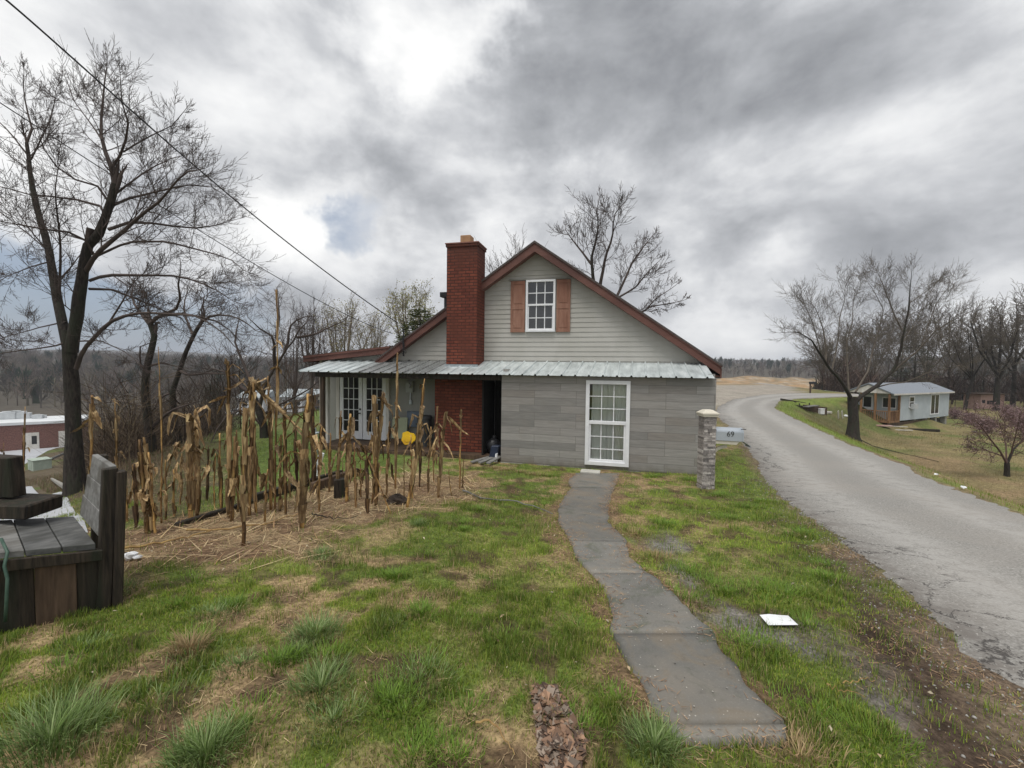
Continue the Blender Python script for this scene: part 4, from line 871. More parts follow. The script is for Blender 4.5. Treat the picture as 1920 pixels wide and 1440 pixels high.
# 1. the big double-stemmed tree on the left
Y1 = 9.5; T = Tree(3)
b1 = at(143, 935, Y1); b1[2] = g1(b1[0], b1[1]) - .15
PB1 = dict(n=(6, 6, 5, 4, 4), wig=.065, up=(.0, .05, .07, .10, .12), ang=(28, 60), rat=(.40, .66), kids=(7, 7, 7, 4, 3), lv=3, rmin=.0028, tap=.4, kr=.8)
S1 = [dict(p=[(143, 950), (139, 860), (137, 780), (134, 700), (131, 645), (128, 620)], r=(0.165, 0.115), k=0),
      dict(p=[(128, 650), (118, 610), (108, 570), (96, 510), (86, 455), (70, 400), (61, 350), (56, 310), (50, 268)], r=(0.104, 0.033), k=9, kl=1.04, dy=.6),
      dict(p=[(50, 268), (61, 245), (52, 211), (44, 165), (45, 135)], r=(0.033, 0.008), k=8, kl=0.72, y0=.6, dy=.3), dict(p=[(58, 300), (80, 255), (100, 215), (105, 170)], r=(0.023, 0.007), k=7, kl=0.64, y0=.5),
      dict(p=[(52, 290), (20, 250), (-15, 215)], r=(0.023, 0.008), k=6, kl=0.72, y0=.6), dict(p=[(112, 560), (117, 470), (114, 415), (104, 375), (108, 320)], r=(0.040, 0.010), k=8, kl=0.72, dy=-.8, y0=.2),
      dict(p=[(133, 660), (142, 605), (150, 545), (158, 490), (168, 445), (187, 438), (198, 405), (210, 372), (216, 345)], r=(0.122, 0.072), k=6, kl=1.12),
      dict(p=[(166, 450), (168, 436), (170, 428)], r=(0.066, 0.070), k=0), dict(p=[(212, 370), (222, 345), (227, 328)], r=(0.046, 0.040), k=3, kl=0.56),
      dict(p=[(214, 350), (208, 315), (196, 280), (190, 258), (192, 210), (196, 165), (201, 120)], r=(0.050, 0.008), k=14, kl=0.88, dy=.5), dict(p=[(208, 318), (231, 284), (238, 255), (242, 236), (228, 190), (226, 150)], r=(0.033, 0.008), k=9, kl=0.80, dy=-.6),
      dict(p=[(231, 284), (262, 265), (290, 250), (325, 235), (340, 215)], r=(0.023, 0.007), k=9, kl=0.72, dy=-1), dict(p=[(190, 262), (165, 225), (140, 190), (125, 150)], r=(0.023, 0.007), k=9, kl=0.72, dy=.8),
      dict(p=[(161, 508), (178, 478), (222, 442), (262, 407), (300, 377), (325, 345), (345, 325), (375, 318)], r=(0.056, 0.009), k=14, kl=0.96, dy=-1.6), dict(p=[(202, 430), (228, 420), (251, 415), (300, 420), (350, 429), (395, 425), (440, 412)], r=(0.036, 0.007), k=13, kl=0.88, dy=1.2),
      dict(p=[(180, 480), (215, 462), (248, 453), (306, 452), (345, 462), (379, 471), (430, 485), (455, 505)], r=(0.033, 0.007), k=13, kl=0.88, dy=-1.2), dict(p=[(168, 525), (185, 519), (207, 516), (267, 516), (320, 517), (365, 525), (400, 540), (430, 560)], r=(0.040, 0.008), k=13, kl=0.88, dy=-.8),
      dict(p=[(214, 384), (240, 372), (290, 360), (350, 345), (400, 350), (430, 372)], r=(0.030, 0.007), k=12, kl=0.80, dy=1.6), dict(p=[(215, 365), (260, 330), (310, 300), (350, 290)], r=(0.023, 0.007), k=10, kl=0.80, dy=1.0),
      dict(p=[(144, 690), (152, 668), (165, 645), (185, 622), (207, 602), (243, 589), (275, 587), (311, 589), (365, 592), (413, 616), (440, 650)], r=(0.050, 0.007), k=12, kl=0.72, dy=-1.8), dict(p=[(207, 602), (226, 572), (240, 545), (250, 530), (267, 514)], r=(0.026, 0.008), k=6, kl=0.64, y0=-.6),
      dict(p=[(166, 541), (190, 541), (219, 543), (280, 570), (340, 597), (365, 625)], r=(0.030, 0.007), k=10, kl=0.72, dy=1.4), dict(p=[(176, 478), (163, 453), (145, 440), (117, 433), (73, 430), (30, 420), (-10, 413)], r=(0.033, 0.007), k=12, kl=0.80, dy=-1.2),
      dict(p=[(196, 402), (187, 386), (146, 375), (100, 370), (58, 366), (0, 350), (-30, 345)], r=(0.030, 0.007), k=13, kl=0.80, dy=1.0), dict(p=[(204, 380), (190, 352), (160, 340), (125, 334), (96, 302), (76, 270), (70, 240)], r=(0.026, 0.007), k=10, kl=0.72, dy=-.8),
      dict(p=[(124, 605), (100, 608), (60, 618), (20, 628), (-20, 640)], r=(0.020, 0.005), k=8, kl=0.64, dy=1.2), dict(p=[(130, 640), (100, 650), (60, 655), (15, 660), (-25, 668)], r=(0.020, 0.005), k=8, kl=0.64, dy=-1), dict(p=[(95, 490), (60, 500), (20, 515), (-20, 540)], r=(0.020, 0.005), k=9, kl=0.72, dy=.8),
      dict(p=[(148, 640), (190, 640), (235, 660), (270, 690)], r=(0.017, 0.005), k=7, kl=0.56, dy=-1)]
for L in S1: T.limb(gt(L, Y1, None, None), L['r'][0], L['r'][1], 0 if L['r'][0] > .09 else 1, kids=L['k'], klen=L.get('kl', 1), P=PB1, start=.2, flare=L is S1[0])
finish_tree(T, 'bare_tree', 'largest bare tree, double stemmed and dark, rising left behind the timber bench', b1, (BARK, TWIG))
T = None

def guided(seed, Y, basepx, specs, P, name, label, mats, group=None, leaves=None, sink=.2, cat='tree'):
    T = Tree(seed); b = at(basepx[0], basepx[1], Y); b[2] = g1(b[0], b[1]) - .05
    if specs[0].get('ground', True): specs[0]['p'][0] = None
    for L in specs:
        pts = [b - np.array([0, 0, sink]) if q is None else q for q in ([None] + gt(dict(L, p=L['p'][1:]), Y, None, None) if L['p'][0] is None else gt(L, Y, None, None))]
        T.limb(pts, L['r'][0], L['r'][1], 0 if L['r'][0] > P.get('thick', .08) else 1, kids=L['k'], klen=L.get('kl', 1), P=P, start=L.get('s', .25), flare=L is specs[0])
    return finish_tree(T, name, label, b, mats, group, leaves)
PF = dict(kr=.7, n=(6, 5, 4, 4), wig=.24, up=(.05, .06, .05, .05), ang=(35, 75), rat=(.42, .66), kids=(4, 4, 3, 3), lv=3, rmin=.0035, tap=.45, thick=.07)
p = (0, 13.0)
guided(21, p[1], (285, 905), [dict(p=[(0, 0), (284, 840), (276, 770), (271, 720), (276, 685), (289, 640), (290, 625), (282, 607)], r=(.125, .075), k=2, kl=1), dict(p=[(282, 607), (290, 597), (304, 591), (335, 577), (338, 555), (334, 536), (338, 510)], r=(.065, .015), k=8, kl=1, dy=-.8),
    dict(p=[(284, 612), (270, 595), (256, 577), (246, 558), (250, 535)], r=(.06, .015), k=7, kl=.9, dy=.6), dict(p=[(290, 627), (293, 615), (292, 608)], r=(.05, .04), k=1, kl=.4), dict(p=[(278, 688), (300, 680), (318, 684), (340, 690)], r=(.035, .01), k=4, kl=.6),
    dict(p=[(275, 700), (262, 680), (262, 650), (290, 640)], r=(.03, .01), k=4, kl=.7, dy=-.6), dict(p=[(285, 800), (320, 770), (350, 760), (380, 750)], r=(.05, .012), k=6, kl=.8, dy=-.8), dict(p=[(275, 770), (250, 755), (215, 752), (180, 758)], r=(.03, .01), k=6, kl=.7), dict(p=[(305, 592), (345, 588), (380, 594), (420, 606), (450, 640)], r=(.05, .012), k=8, kl=.9, dy=1)],
    PF, 'orchard_tree', 'gnarled old tree with a kinked trunk between the big tree and the corn', (BARK, TWIG))
p = (0, 15.0)
guided(22, p[1], (338, 880), [dict(p=[(0, 0), (328, 790), (322, 735), (336, 694), (345, 665), (352, 650), (361, 628), (378, 604)], r=(.11, .06), k=2, kl=1), dict(p=[(378, 604), (385, 590), (380, 575), (383, 555)], r=(.05, .015), k=6, kl=.9), dict(p=[(362, 628), (350, 600), (343, 575), (352, 545)], r=(.05, .015), k=6, kl=.9, dy=.7),
    dict(p=[(378, 604), (400, 590), (430, 592), (455, 600), (480, 620)], r=(.05, .012), k=8, kl=.9, dy=-.8), dict(p=[(336, 694), (355, 705), (385, 701), (430, 702), (460, 690)], r=(.05, .012), k=8, kl=.8, dy=-.8), dict(p=[(324, 735), (300, 745), (288, 770), (270, 790)], r=(.04, .012), k=5, kl=.7), dict(p=[(330, 800), (370, 790), (395, 760), (420, 740)], r=(.05, .012), k=5, kl=.7)],
    PF, 'orchard_tree', 'leaning crooked tree with a forked top just right of the kinked trunk tree', (BARK, TWIG))
p = (0, 13.5)
guided(23, p[1], (496, 885), [dict(p=[(0, 0), (495, 840), (494, 800), (484, 765), (472, 735)], r=(.125, .095), k=0), dict(p=[(484, 770), (492, 740), (505, 705), (520, 682), (534, 657), (553, 636), (560, 620), (575, 605)], r=(.065, .015), k=7, kl=1.1, dy=-1), dict(p=[(534, 657), (541, 640), (542, 614), (556, 600), (572, 594)], r=(.05, .015), k=6, kl=.9), dict(p=[(556, 633), (590, 628), (611, 617), (645, 602)], r=(.05, .012), k=7, kl=.9, dy=.8),
    dict(p=[(516, 686), (514, 660), (517, 634), (500, 622), (486, 616), (470, 600)], r=(.06, .012), k=8, kl=1, dy=-.8), dict(p=[(517, 634), (523, 600), (522, 565), (520, 545)], r=(.045, .01), k=6, kl=.7, dy=.5), dict(p=[(474, 740), (450, 725), (430, 700), (405, 690), (380, 700)], r=(.07, .015), k=8, kl=1), dict(p=[(494, 800), (465, 770), (440, 768), (415, 790), (395, 830)], r=(.05, .015), k=7, kl=.9, dy=-1),
    dict(p=[(490, 780), (520, 760), (550, 745), (575, 735), (600, 712)], r=(.045, .015), k=8, kl=.9, dy=1), dict(p=[(480, 765), (470, 720), (455, 680), (440, 640), (448, 600)], r=(.07, .015), k=9, kl=1.1, dy=1)],
    PF, 'orchard_tree', 'wide spreading dark tree between the tallest corn stalk and the lean-to', (BARK, TWIG))
# trees beyond the house
PU = dict(n=(6, 5, 4, 4), wig=.14, up=(.10, .10, .09, .08), ang=(20, 50), rat=(.42, .68), kids=(4, 4, 4, 3), lv=3, rmin=.006, tap=.42, thick=.09, kr=.8)
def auto(seed, px, py_top, Y, label, mats, name='bare_tree', group=None, leaves=None, spread=.25, P=PU, r=.2, nl=6, lean=0, fork=.35, kl=None, base_px=None):
    """upright tree of known top pixel: a wandering stem that forks into climbing limbs"""
    rn = random.Random(seed); T = Tree(seed); top = at(px, py_top, Y); b = at(base_px or px, 700, Y); b[2] = g1(b[0], b[1]); H = top[2] - b[2]; kl = kl or H * .2
    f0_ = b + np.array([lean * .3, 0, H * fork]); T.limb([b - np.array([0, 0, .2]), b + (f0_ - b) * .5 + np.array([rn.uniform(-.1, .1), 0, 0]), f0_], r, r * .7, 0, kids=1, klen=kl * .7, P=P, start=.7)
    for i in range(nl):
        a = 2 * math.pi * (i + rn.uniform(-.3, .3)) / nl; q = rn.uniform(.55, 1.0) if i else 1.0; rad_ = H * spread * (rn.uniform(.5, 1.1) if i else .1)
        tp = np.array([b[0] + (top[0] - b[0]) * q + math.cos(a) * rad_, b[1] + math.sin(a) * rad_, b[2] + H * (.62 + .30 * q) - kl * .3]); s0 = b + (f0_ - b) * rn.uniform(.75, 1)
        mid = s0 * .55 + tp * .45 + np.array([math.cos(a), math.sin(a), 0]) * rad_ * .22; T.limb([s0, s0 * .8 + mid * .2 + np.array([0, 0, .05 * H * .2]), mid, tp], r * .5, r * .12, 0 if r * .5 > P['thick'] else 1, kids=8, klen=kl, P=P, start=.15)
    return finish_tree(T, name, label, b, mats, group, leaves)
YB = [(.26, .23, .10), (.32, .27, .13), (.20, .20, .08)]
LV = lambda n, sz=.05, c=YB, sp=.12, **k: dict(n=n, sp=sp, sz=sz, c=c, **k)
GB = 'bare trees behind the left side of the house'
auto(31, 585, 545, 30, 'tall thin bare tree just left of the side room roof, straight stem', (BARKG, TWIG), group=GB, r=.16, spread=.16)
auto(32, 552, 590, 34, 'small bare tree low on the sky left of the tall thin one', (BARKG, TWIG), group=GB, r=.14, spread=.2)
auto(33, 655, 560, 28, 'leaning tree in pale bud over the middle of the side room roof', (BARKG, TWIGB), group=GB, r=.16, leaves=LV(1800), spread=.26, lean=-1)
auto(34, 700, 590, 31, 'budding tree nearest the roof valley, below the thick cable', (BARKG, TWIGB), group=GB, r=.14, leaves=LV(1300), spread=.24)
auto(35, 620, 590, 37, 'thin grey tree between the straight stem and the leaning budding tree', (BARKG, TWIG), group=GB, r=.14)
auto(36, 776, 528, 26, 'pale green budding tree beside the chimney, left of it', (BARKG, TWIGB), group=GB, r=.18, leaves=LV(3200, .055, [(.28, .26, .10), (.22, .24, .09), (.34, .30, .14)]), spread=.2)
auto(37, 957, 452, 24, 'thin bare tree showing between chimney and gable peak', (BARKG, TWIG), r=.12, spread=.17, nl=5)
PH = dict(PU, rmin=.0062, wig=.18, ang=(25, 62), kids=(6, 6, 5, 4))
guided(38, 19, (1150, 720), [dict(p=[(0, 0), (1140, 690), (1128, 610), (1120, 560)], r=(.26, .20), k=0), dict(p=[(1120, 570), (1112, 521), (1110, 480), (1120, 445), (1123, 420), (1118, 395), (1122, 380)], r=(.10, .015), k=12, kl=1.35), dict(p=[(1122, 560), (1128, 520), (1136, 480), (1150, 445), (1150, 405), (1165, 385)], r=(.09, .015), k=12, kl=1.35, dy=-1.5),
    dict(p=[(1112, 500), (1090, 470), (1070, 445), (1060, 430)], r=(.06, .012), k=8, kl=1.07, dy=1), dict(p=[(1135, 600), (1155, 560), (1172, 525), (1185, 495), (1205, 465), (1225, 440)], r=(.09, .015), k=12, kl=1.17, dy=1.5), dict(p=[(1140, 640), (1175, 600), (1213, 580), (1228, 560), (1251, 546), (1268, 534)], r=(.06, .01), k=8, kl=0.81, dy=.5),
    dict(p=[(1190, 598), (1215, 575), (1245, 571), (1282, 563)], r=(.04, .01), k=6, kl=0.62, dy=-.5), dict(p=[(1155, 560), (1190, 540), (1215, 510), (1235, 490)], r=(.05, .01), k=8, kl=0.90, dy=-1)],
    PH, 'bare_tree', 'large bare tree standing behind the right slope of the gable roof', (BARK, TWIG))
# evergreen behind the side room
def evergreen(seed, px, pyt, Y, H, R_, label, group=None, cols=((.035, .055, .022), (.05, .07, .028), (.028, .045, .02)), n=5200, squat=1.0, name='evergreen_tree'):
    rn = np.random.default_rng(seed); top = at(px, pyt, Y); b = np.array([top[0], top[1], g1(top[0], top[1])]); Ht = top[2] - b[2]; root = thing(name, label, 'tree', tuple(map(float, b)), 0, group)
    m = MB(); m.tube([(0, 0, -.2), (0, 0, Ht * .5), (0, 0, Ht * .97)], [.2, .12, .02], 7); nb = 60; br = []
    for i in range(nb):
        q = i / nb; zz = Ht * (.12 + .86 * q); a = i * 2.4 + rn.uniform(-.3, .3); L = R_ * (1 - q) ** (.75 * squat) * rn.uniform(.7, 1.15) + .15; e = np.array([math.cos(a) * L, math.sin(a) * L, zz - L * .12 + rn.uniform(-.1, .2)]); m.tube([(0, 0, zz), tuple(e)], [.03, .008], 4, cap=False); br.append((np.array([0, 0, zz]), e))
    m.build('trunk', BARK, root)
    A = np.array([a for a, _ in br]); B = np.array([e for _, e in br]); w_ = np.linalg.norm(B - A, axis=1); i = rn.choice(nb, n, p=w_ / w_.sum()); q = rn.random(n)[:, None] ** .6; c = A[i] + (B[i] - A[i]) * q + rn.normal(0, .13, (n, 3)) * np.array([1, 1, .7])
    d = (B[i] - A[i]) / w_[i][:, None] + rn.normal(0, .45, (n, 3)); d /= np.linalg.norm(d, axis=1)[:, None]; sd_ = np.cross(d, rn.normal(0, 1, (n, 3))); sd_ /= np.linalg.norm(sd_, axis=1)[:, None]; L = rn.uniform(.12, .3, n)[:, None]
    V_ = np.stack([c - sd_ * .03, c + sd_ * .03, c + d * L + sd_ * .01, c + d * L - sd_ * .01], 1).reshape(-1, 3); cc = np.array(cols)[rn.integers(0, len(cols), n)] * rn.uniform(.7, 1.4, (n, 1)); mesh_np('crown', V_, [np.arange(n * 4).reshape(-1, 4)], BLADE, root, col=np.repeat(cc, 4, 0))
evergreen(41, 788, 575, 24, 5, 2.1, 'olive green cedar behind the lower roof beside the chimney', cols=((.06, .075, .02), (.09, .10, .03), (.04, .055, .018)), squat=.7)

# right-hand trees
PR9 = dict(kr=.7, n=(7, 6, 5, 4), wig=.075, up=(.06, .07, .07, .06), ang=(25, 58), rat=(.42, .68), kids=(7, 6, 5, 4), lv=3, rmin=.0046, tap=.4, thick=.10)
p = gp(1598, 822)
guided(51, p[1], (1598, 822), [dict(p=[(0, 0), (1600, 790), (1599, 762), (1598, 745)], r=(.34, .27), k=0), dict(p=[(1598, 752), (1589, 735), (1572, 708), (1556, 692), (1541, 668), (1522, 638), (1496, 622), (1462, 624)], r=(0.124, 0.009), k=20, kl=1.40, dy=-2), dict(p=[(1548, 685), (1549, 655), (1543, 615), (1530, 580), (1515, 560)], r=(0.062, 0.009), k=20, kl=1.40, dy=.5),
    dict(p=[(1541, 668), (1525, 610), (1508, 570), (1497, 545)], r=(0.043, 0.007), k=19, kl=1.32, dy=-1.5, y0=-.8), dict(p=[(1560, 695), (1572, 640), (1575, 595), (1585, 560), (1570, 520)], r=(0.050, 0.007), k=19, kl=1.32, dy=2), dict(p=[(1592, 735), (1590, 690), (1587, 644), (1598, 603), (1600, 560), (1610, 530)], r=(0.062, 0.009), k=20, kl=1.40, dy=1.5),
    dict(p=[(1604, 735), (1627, 697), (1636, 660), (1645, 630), (1657, 580), (1640, 548), (1625, 525)], r=(0.068, 0.009), k=21, kl=1.40, dy=2.5), dict(p=[(1600, 758), (1615, 742), (1648, 722), (1680, 690), (1690, 655), (1694, 630), (1704, 580), (1706, 540), (1710, 505)], r=(0.136, 0.009), k=23, kl=1.49, dy=-1), dict(p=[(1692, 620), (1676, 590), (1662, 552), (1650, 520), (1640, 500)], r=(0.050, 0.007), k=20, kl=1.32, dy=1),
    dict(p=[(1672, 700), (1700, 675), (1725, 655), (1752, 622), (1778, 605), (1798, 595), (1830, 578)], r=(0.074, 0.007), k=22, kl=1.32, dy=-2), dict(p=[(1725, 655), (1740, 610), (1755, 570), (1775, 540), (1800, 525)], r=(0.043, 0.007), k=20, kl=1.32, dy=1), dict(p=[(1640, 728), (1662, 720), (1700, 716), (1744, 697), (1779, 691), (1815, 682)], r=(0.050, 0.007), k=9, kl=0.96, dy=-2),
    dict(p=[(1694, 640), (1720, 600), (1735, 560), (1745, 530)], r=(0.037, 0.007), k=19, kl=1.23, dy=2), dict(p=[(1704, 570), (1740, 545), (1765, 520)], r=(0.031, 0.007), k=9, kl=1.15)],
    PR9, 'bare_tree', 'broad low-forking bare tree on the grass bank in front of the cabin', (BARK, TWIGM), leaves=LV(1500, .03, [(.2, .16, .1), (.25, .2, .13)], .1))
# blossom tree and shrubs
PNK = [(.27, .17, .18), (.34, .24, .24), (.21, .135, .135), (.17, .115, .10)]
PS = dict(n=(5, 4, 4), wig=.2, up=(.05, .04, .03), ang=(30, 65), rat=(.45, .7), kids=(5, 5, 4), lv=3, rmin=.006, tap=.45, thick=.05)
p = gp(1888, 893)
guided(52, p[1], (1888, 893), [dict(p=[(0, 0), (1888, 880), (1888, 868)], r=(.11, .09), k=0), dict(p=[(1888, 870), (1875, 845), (1858, 825), (1840, 800), (1822, 780)], r=(.05, .012), k=9, kl=.9, dy=-.8), dict(p=[(1888, 870), (1898, 845), (1915, 828), (1940, 808)], r=(.06, .015), k=9, kl=.9, dy=.5), dict(p=[(1888, 868), (1886, 830), (1875, 800), (1868, 775)], r=(.045, .012), k=9, kl=.9, dy=1), dict(p=[(1896, 850), (1905, 810), (1912, 780)], r=(.04, .012), k=8, kl=.8, dy=-.8), dict(p=[(1880, 855), (1850, 845), (1820, 830)], r=(.035, .01), k=7, kl=.7)],
    PS, 'blossom_tree', 'small tree in dull pink blossom low on the bank at the right edge', (BARK, TWIGR), leaves=LV(3600, .030, PNK, .10, name='blossom'))
for i, (px, pt, Y, lb) in enumerate(((1795, 768, 44, 'pink blossom shrub just right of the cabin, first of the row'), (1822, 776, 40, 'pink blossom shrub in front of the pink shed wall'), (1852, 782, 34, 'pink blossom shrub before the shed, right half'), (1906, 764, 38, 'tallest pink blossom shrub of the row at the right edge'), (1935, 770, 30, 'pink blossom shrub half out of the right edge of the picture'), (1892, 762, 45, 'small pink blossom shrub right behind the shed corner'))):
    auto(60 + i, px, pt, Y, lb, (BARK, TWIGR), 'blossom_shrub', 'pink blossom shrubs near the shed', LV(2200, .06, PNK, .18, name='blossom'), spread=.42, P=dict(PS, rmin=.012, kids=(4, 4, 3), up=(.02, .02, .02)), r=.06, nl=6, fork=.12)
# tall woods behind the cabin
GR = 'tall bare trees behind the cabin'
WOODS = [(1543, 640, 58, 'slim bare tree at the bend, half hidden by the broad bank tree', 0.124), (1640, 585, 62, 'bare tree directly over the cabin porch', 0.149), (1690, 570, 66, 'bare tree above the middle of the cabin roof', 0.149), (1738, 560, 58, 'straight dark tree above the right end of the cabin roof', 0.161), (1779, 560, 60, 'tall straight tree just right of the cabin', 0.174),
         (1812, 590, 52, 'tree with a long slanting stem between cabin and shed', 0.186), (1845, 610, 64, 'narrow bare tree left of the shed roof', 0.136), (1872, 565, 50, 'thick dark forked tree straight over the shed', 0.310), (1902, 545, 54, 'dark tree leaning out over the right edge', 0.260), (1945, 520, 50, 'dark tree mostly beyond the right edge', 0.248), (1600, 640, 75, 'faint bare tree low behind the broad bank tree', 0.124), (1665, 600, 78, 'faint thin tree between the porch tree and the roof tree', 0.124), (1760, 600, 80, 'faint thin tree between the two straight ones', 0.124), (1825, 630, 76, 'faint thin tree behind the slanting stem', 0.124), (1580, 610, 66, 'bare tree seen through the left limbs of the bank tree', 0.124), (1620, 600, 58, 'bare tree seen through the middle limbs of the bank tree', 0.124), (1715, 585, 72, 'faint bare tree left of the straight dark one', 0.124), (1890, 600, 70, 'faint tree between the two dark ones over the shed', 0.149)]
PW = dict(PU, rmin=.015, kids=(5, 5, 4), lv=3, wig=.19, ang=(25, 60))
for i, (px, pt, Y, lb, r_) in enumerate(WOODS): auto(80 + i, px, pt, Y, lb, (BARK, TWIGM), 'woodland_tree', GR, None, .22, PW, r_, 6 if r_ < .4 else 8, lean=(3 if 'slanting' in lb else 0), kl=2.4)
for i, (px, pt, Y, lb) in enumerate(((1718, 640, 52, 'dark ragged pine above the cabin roof'), (1683, 690, 70, 'low dark evergreen behind the cabin roof'), (1810, 690, 68, 'low dark evergreen between cabin and shed'))):
    evergreen(110 + i, px, pt, Y, 8, 3, lb, 'dark evergreens behind the cabin', cols=((.05, .05, .03), (.035, .04, .022)), n=2600, squat=.6)

# ------------------------------------------------------------------ far woods (one mass) and thickets
def strands(name, pos, H, W, n, tw, cols, label, cat, kind='stuff', spread=1.0, ever=0.0, low=.25):
    """bare trees as sprays of thin tapering stems; pos (N,3)"""
    N = len(pos); rn = np.random.default_rng(len(name) + N)
    a = rn.uniform(0, 2 * np.pi, (N, n)); q = rn.uniform(low, .9, (N, n)); rr = rn.uniform(.15, 1, (N, n)) ** .7 * spread; zt = q + rn.uniform(.08, .38, (N, n)); zt = np.minimum(zt, 1.0 - .35 * (rr / spread) ** 2 + rn.uniform(-.08, .05, (N, n)))
    b0 = np.stack([np.cos(a) * rr * .25 * W[:, None], np.sin(a) * rr * .25 * W[:, None], (q * .8) * H[:, None]], -1); t0 = np.stack([np.cos(a) * rr * W[:, None], np.sin(a) * rr * W[:, None], zt * H[:, None]], -1)
    b0[:, 0] = 0; t0[:, 0] = 0; t0[:, 0, 2] = H * .8; b0[:, 0, 2] = -.6
    w_ = np.full((N, n), 1.0) * tw * rn.uniform(.5, 1.4, (N, n)); w_[:, 0] *= 2.4
    d = t0 - b0; s = np.cross(d, rn.normal(0, 1, d.shape)); s /= np.linalg.norm(s, axis=-1, keepdims=True) + 1e-9; s = s * w_[..., None]
    P = pos[:, None]; V_ = np.stack([P + b0 - s, P + b0 + s, P + t0], 2).reshape(-1, 3); F_ = np.arange(N * n * 3).reshape(-1, 3)
    ci = rn.integers(0, len(cols), N); c = np.array(cols)[ci] * rn.uniform(.7, 1.3, (N, 1)); c = np.repeat(c, n * 3, 0) * rn.uniform(.8, 1.2, (N * n * 3, 1))
    return tag(mesh_np(name, V_, [F_], FOREST, col=c), label, cat, kind=kind)
def keepout(x, y):
    k = np.ones(len(x), bool); px = 960 + x / y * F
    k &= ~((y < 380) & (y > 60) & (px > 425) & (px < 475) & (y > 330)); k &= ~((y < 112) & (px > 415) & (px < 640)); k &= ~((px > -300) & (px < 240) & (y < 100))
    k &= sdp(x, y, ORNG) < -3; k &= sdp(x, y, FIELD) < 1
    return k
rn = np.random.default_rng(5)
def scatter(n, az, r0_, r1_, pw=.5):
    a = np.radians(rn.uniform(az[0], az[1], n)); r = r0_ + (r1_ - r0_) * rn.random(n) ** pw; x = r * np.sin(a); y = r * np.cos(a); m_ = y > 8; return x[m_], y[m_]
FC = [(.10, .08, .066), (.125, .10, .084), (.085, .075, .064), (.115, .10, .07), (.14, .11, .092)]
x, y = scatter(8500, (-66, 66), 118, 470, .8); k = keepout(x, y); x, y = x[k], y[k]
z = gz(x, y) + ss(np.hypot(x, y), 150, 300) * (fbm(x / 14, y / 14, 15, 3) - .5) * 5
H = rn.uniform(5, 10.5, len(x)) * (1 - .3 * (x > 60)); strands('distant_woods', np.stack([x, y, z], 1), H, H * .36, 34, .085, FC, 'brown leafless woods covering the far hills', 'woods')
x, y = scatter(500, (-66, 66), 110, 460, .8); k = keepout(x, y); x, y = x[k], y[k]; z = gz(x, y); H = rn.uniform(6, 11, len(x)); strands('distant_pines', np.stack([x, y, z], 1), H, H * .25, 60, .3, [(.03, .045, .028), (.04, .05, .03)], 'scattered dark pines among the leafless far woods', 'woods')
# thicket behind the cabin
x = rn.uniform(20, 150, 2600); y = rn.uniform(50, 110, 2600) ; px = 960 + x / y * F; k = (px > 1535) & ~((px < 1900) & (px > 1800) & (y < 58)) & (sdp(x, y, ORNG) < -2); x, y = x[k], y[k]; z = gz(x, y)
H = rn.uniform(2.5, 6.5, len(x)); strands('thicket', np.stack([x, y, z], 1), H, H * .4, 40, .035, [(.07, .05, .042), (.055, .042, .036), (.085, .06, .05)], 'brown leafless thicket under the tall trees behind the cabin', 'thicket')
# scrub on the slope at the left
a = rn.uniform(0, 1, 4200) ** 1.5; x = -6 - a * 40 + rn.normal(0, 2, 4200); y = rn.uniform(6, 60, 4200); k = (segd(x, y, CREST)[1] < 0) & (segd(x, y, CREST)[0] > 1.2) & (sdp(x, y, FIELD) < -1) & (sdp(x, y, LOTA) < -2) & (sdp(x, y, LOTB) < -1.0) & ((960 + x / y * F) > -300) & ~(((960 + x / y * F) < 215) & (y > 30)) & ~((960 + x / y * F < 130) & (y > 14)); x, y = x[k], y[k]
H = rn.uniform(.6, 2.0, len(x)) * (1 + .9 * (sdp(x, y, SCR) > -3)); strands('scrub', np.stack([x, y, gz(x, y)], 1), H, H * .5, 40, .008, [(.09, .065, .048), (.13, .10, .065), (.07, .055, .04)], 'low brown scrub on the slope below the corn', 'scrub', low=.0)

x = rn.uniform(-40, -9, 900); y = rn.uniform(13, 46, 900); px = 960 + x / y * F; k = (px > 175) & (px < 600) & (segd(x, y, CREST)[1] < 0) & ((px < 430) | (y < 24) & (rn.random(900) < .35)); x, y = x[k], y[k]
H = rn.uniform(2.0, 4.6, len(x)); strands('saplings', np.stack([x, y, gz(x, y)], 1), H, H * .42, 44, .010, [(.07, .05, .038), (.10, .075, .052), (.055, .042, .034)], 'tangle of leafless saplings on the slope behind the corn', 'saplings', low=.05)

# ------------------------------------------------------------------ valley buildings
def frame(a, b):
    d = np.array(b) - np.array(a); return math.atan2(d[1], d[0]), float(np.hypot(d[0], d[1]))
A = gp(-95, 856); B = gp(150, 834); rz, L = frame(A[:2], B[:2]); zb_ = min(A[2], B[2]) - .3
bb = thing('brick_building', 'low red brick building with flat white roof in the valley behind the big tree', 'building', (A[0], A[1], zb_), rz)
Hb = 3.5
m = MB(); m.box(0, L, 0, 7, 0, Hb); m.build('wall', MBV, bb)
m = MB(); m.box(-.1, L + .1, -.1, 7.1, Hb + .002, Hb + .32); m.build('roof', nmat('white_roof', (.55, .57, .58), (.66, .68, .69), .6, .6), bb)
for (u, w_) in ((L * .22, 1.0), (L * .60, 1.35), (L * .87, 1.0)):
    m = MB(); m.box(u - w_ / 2, u + w_ / 2, -.06, .01, .35, 2.5); d_ = m.build('door', WHTD, bb); m = MB(); m.box(u + .05, u + w_ * .36, -.075, -.059, 1.1, 2.1); m.build('pane', GLASSD, d_)
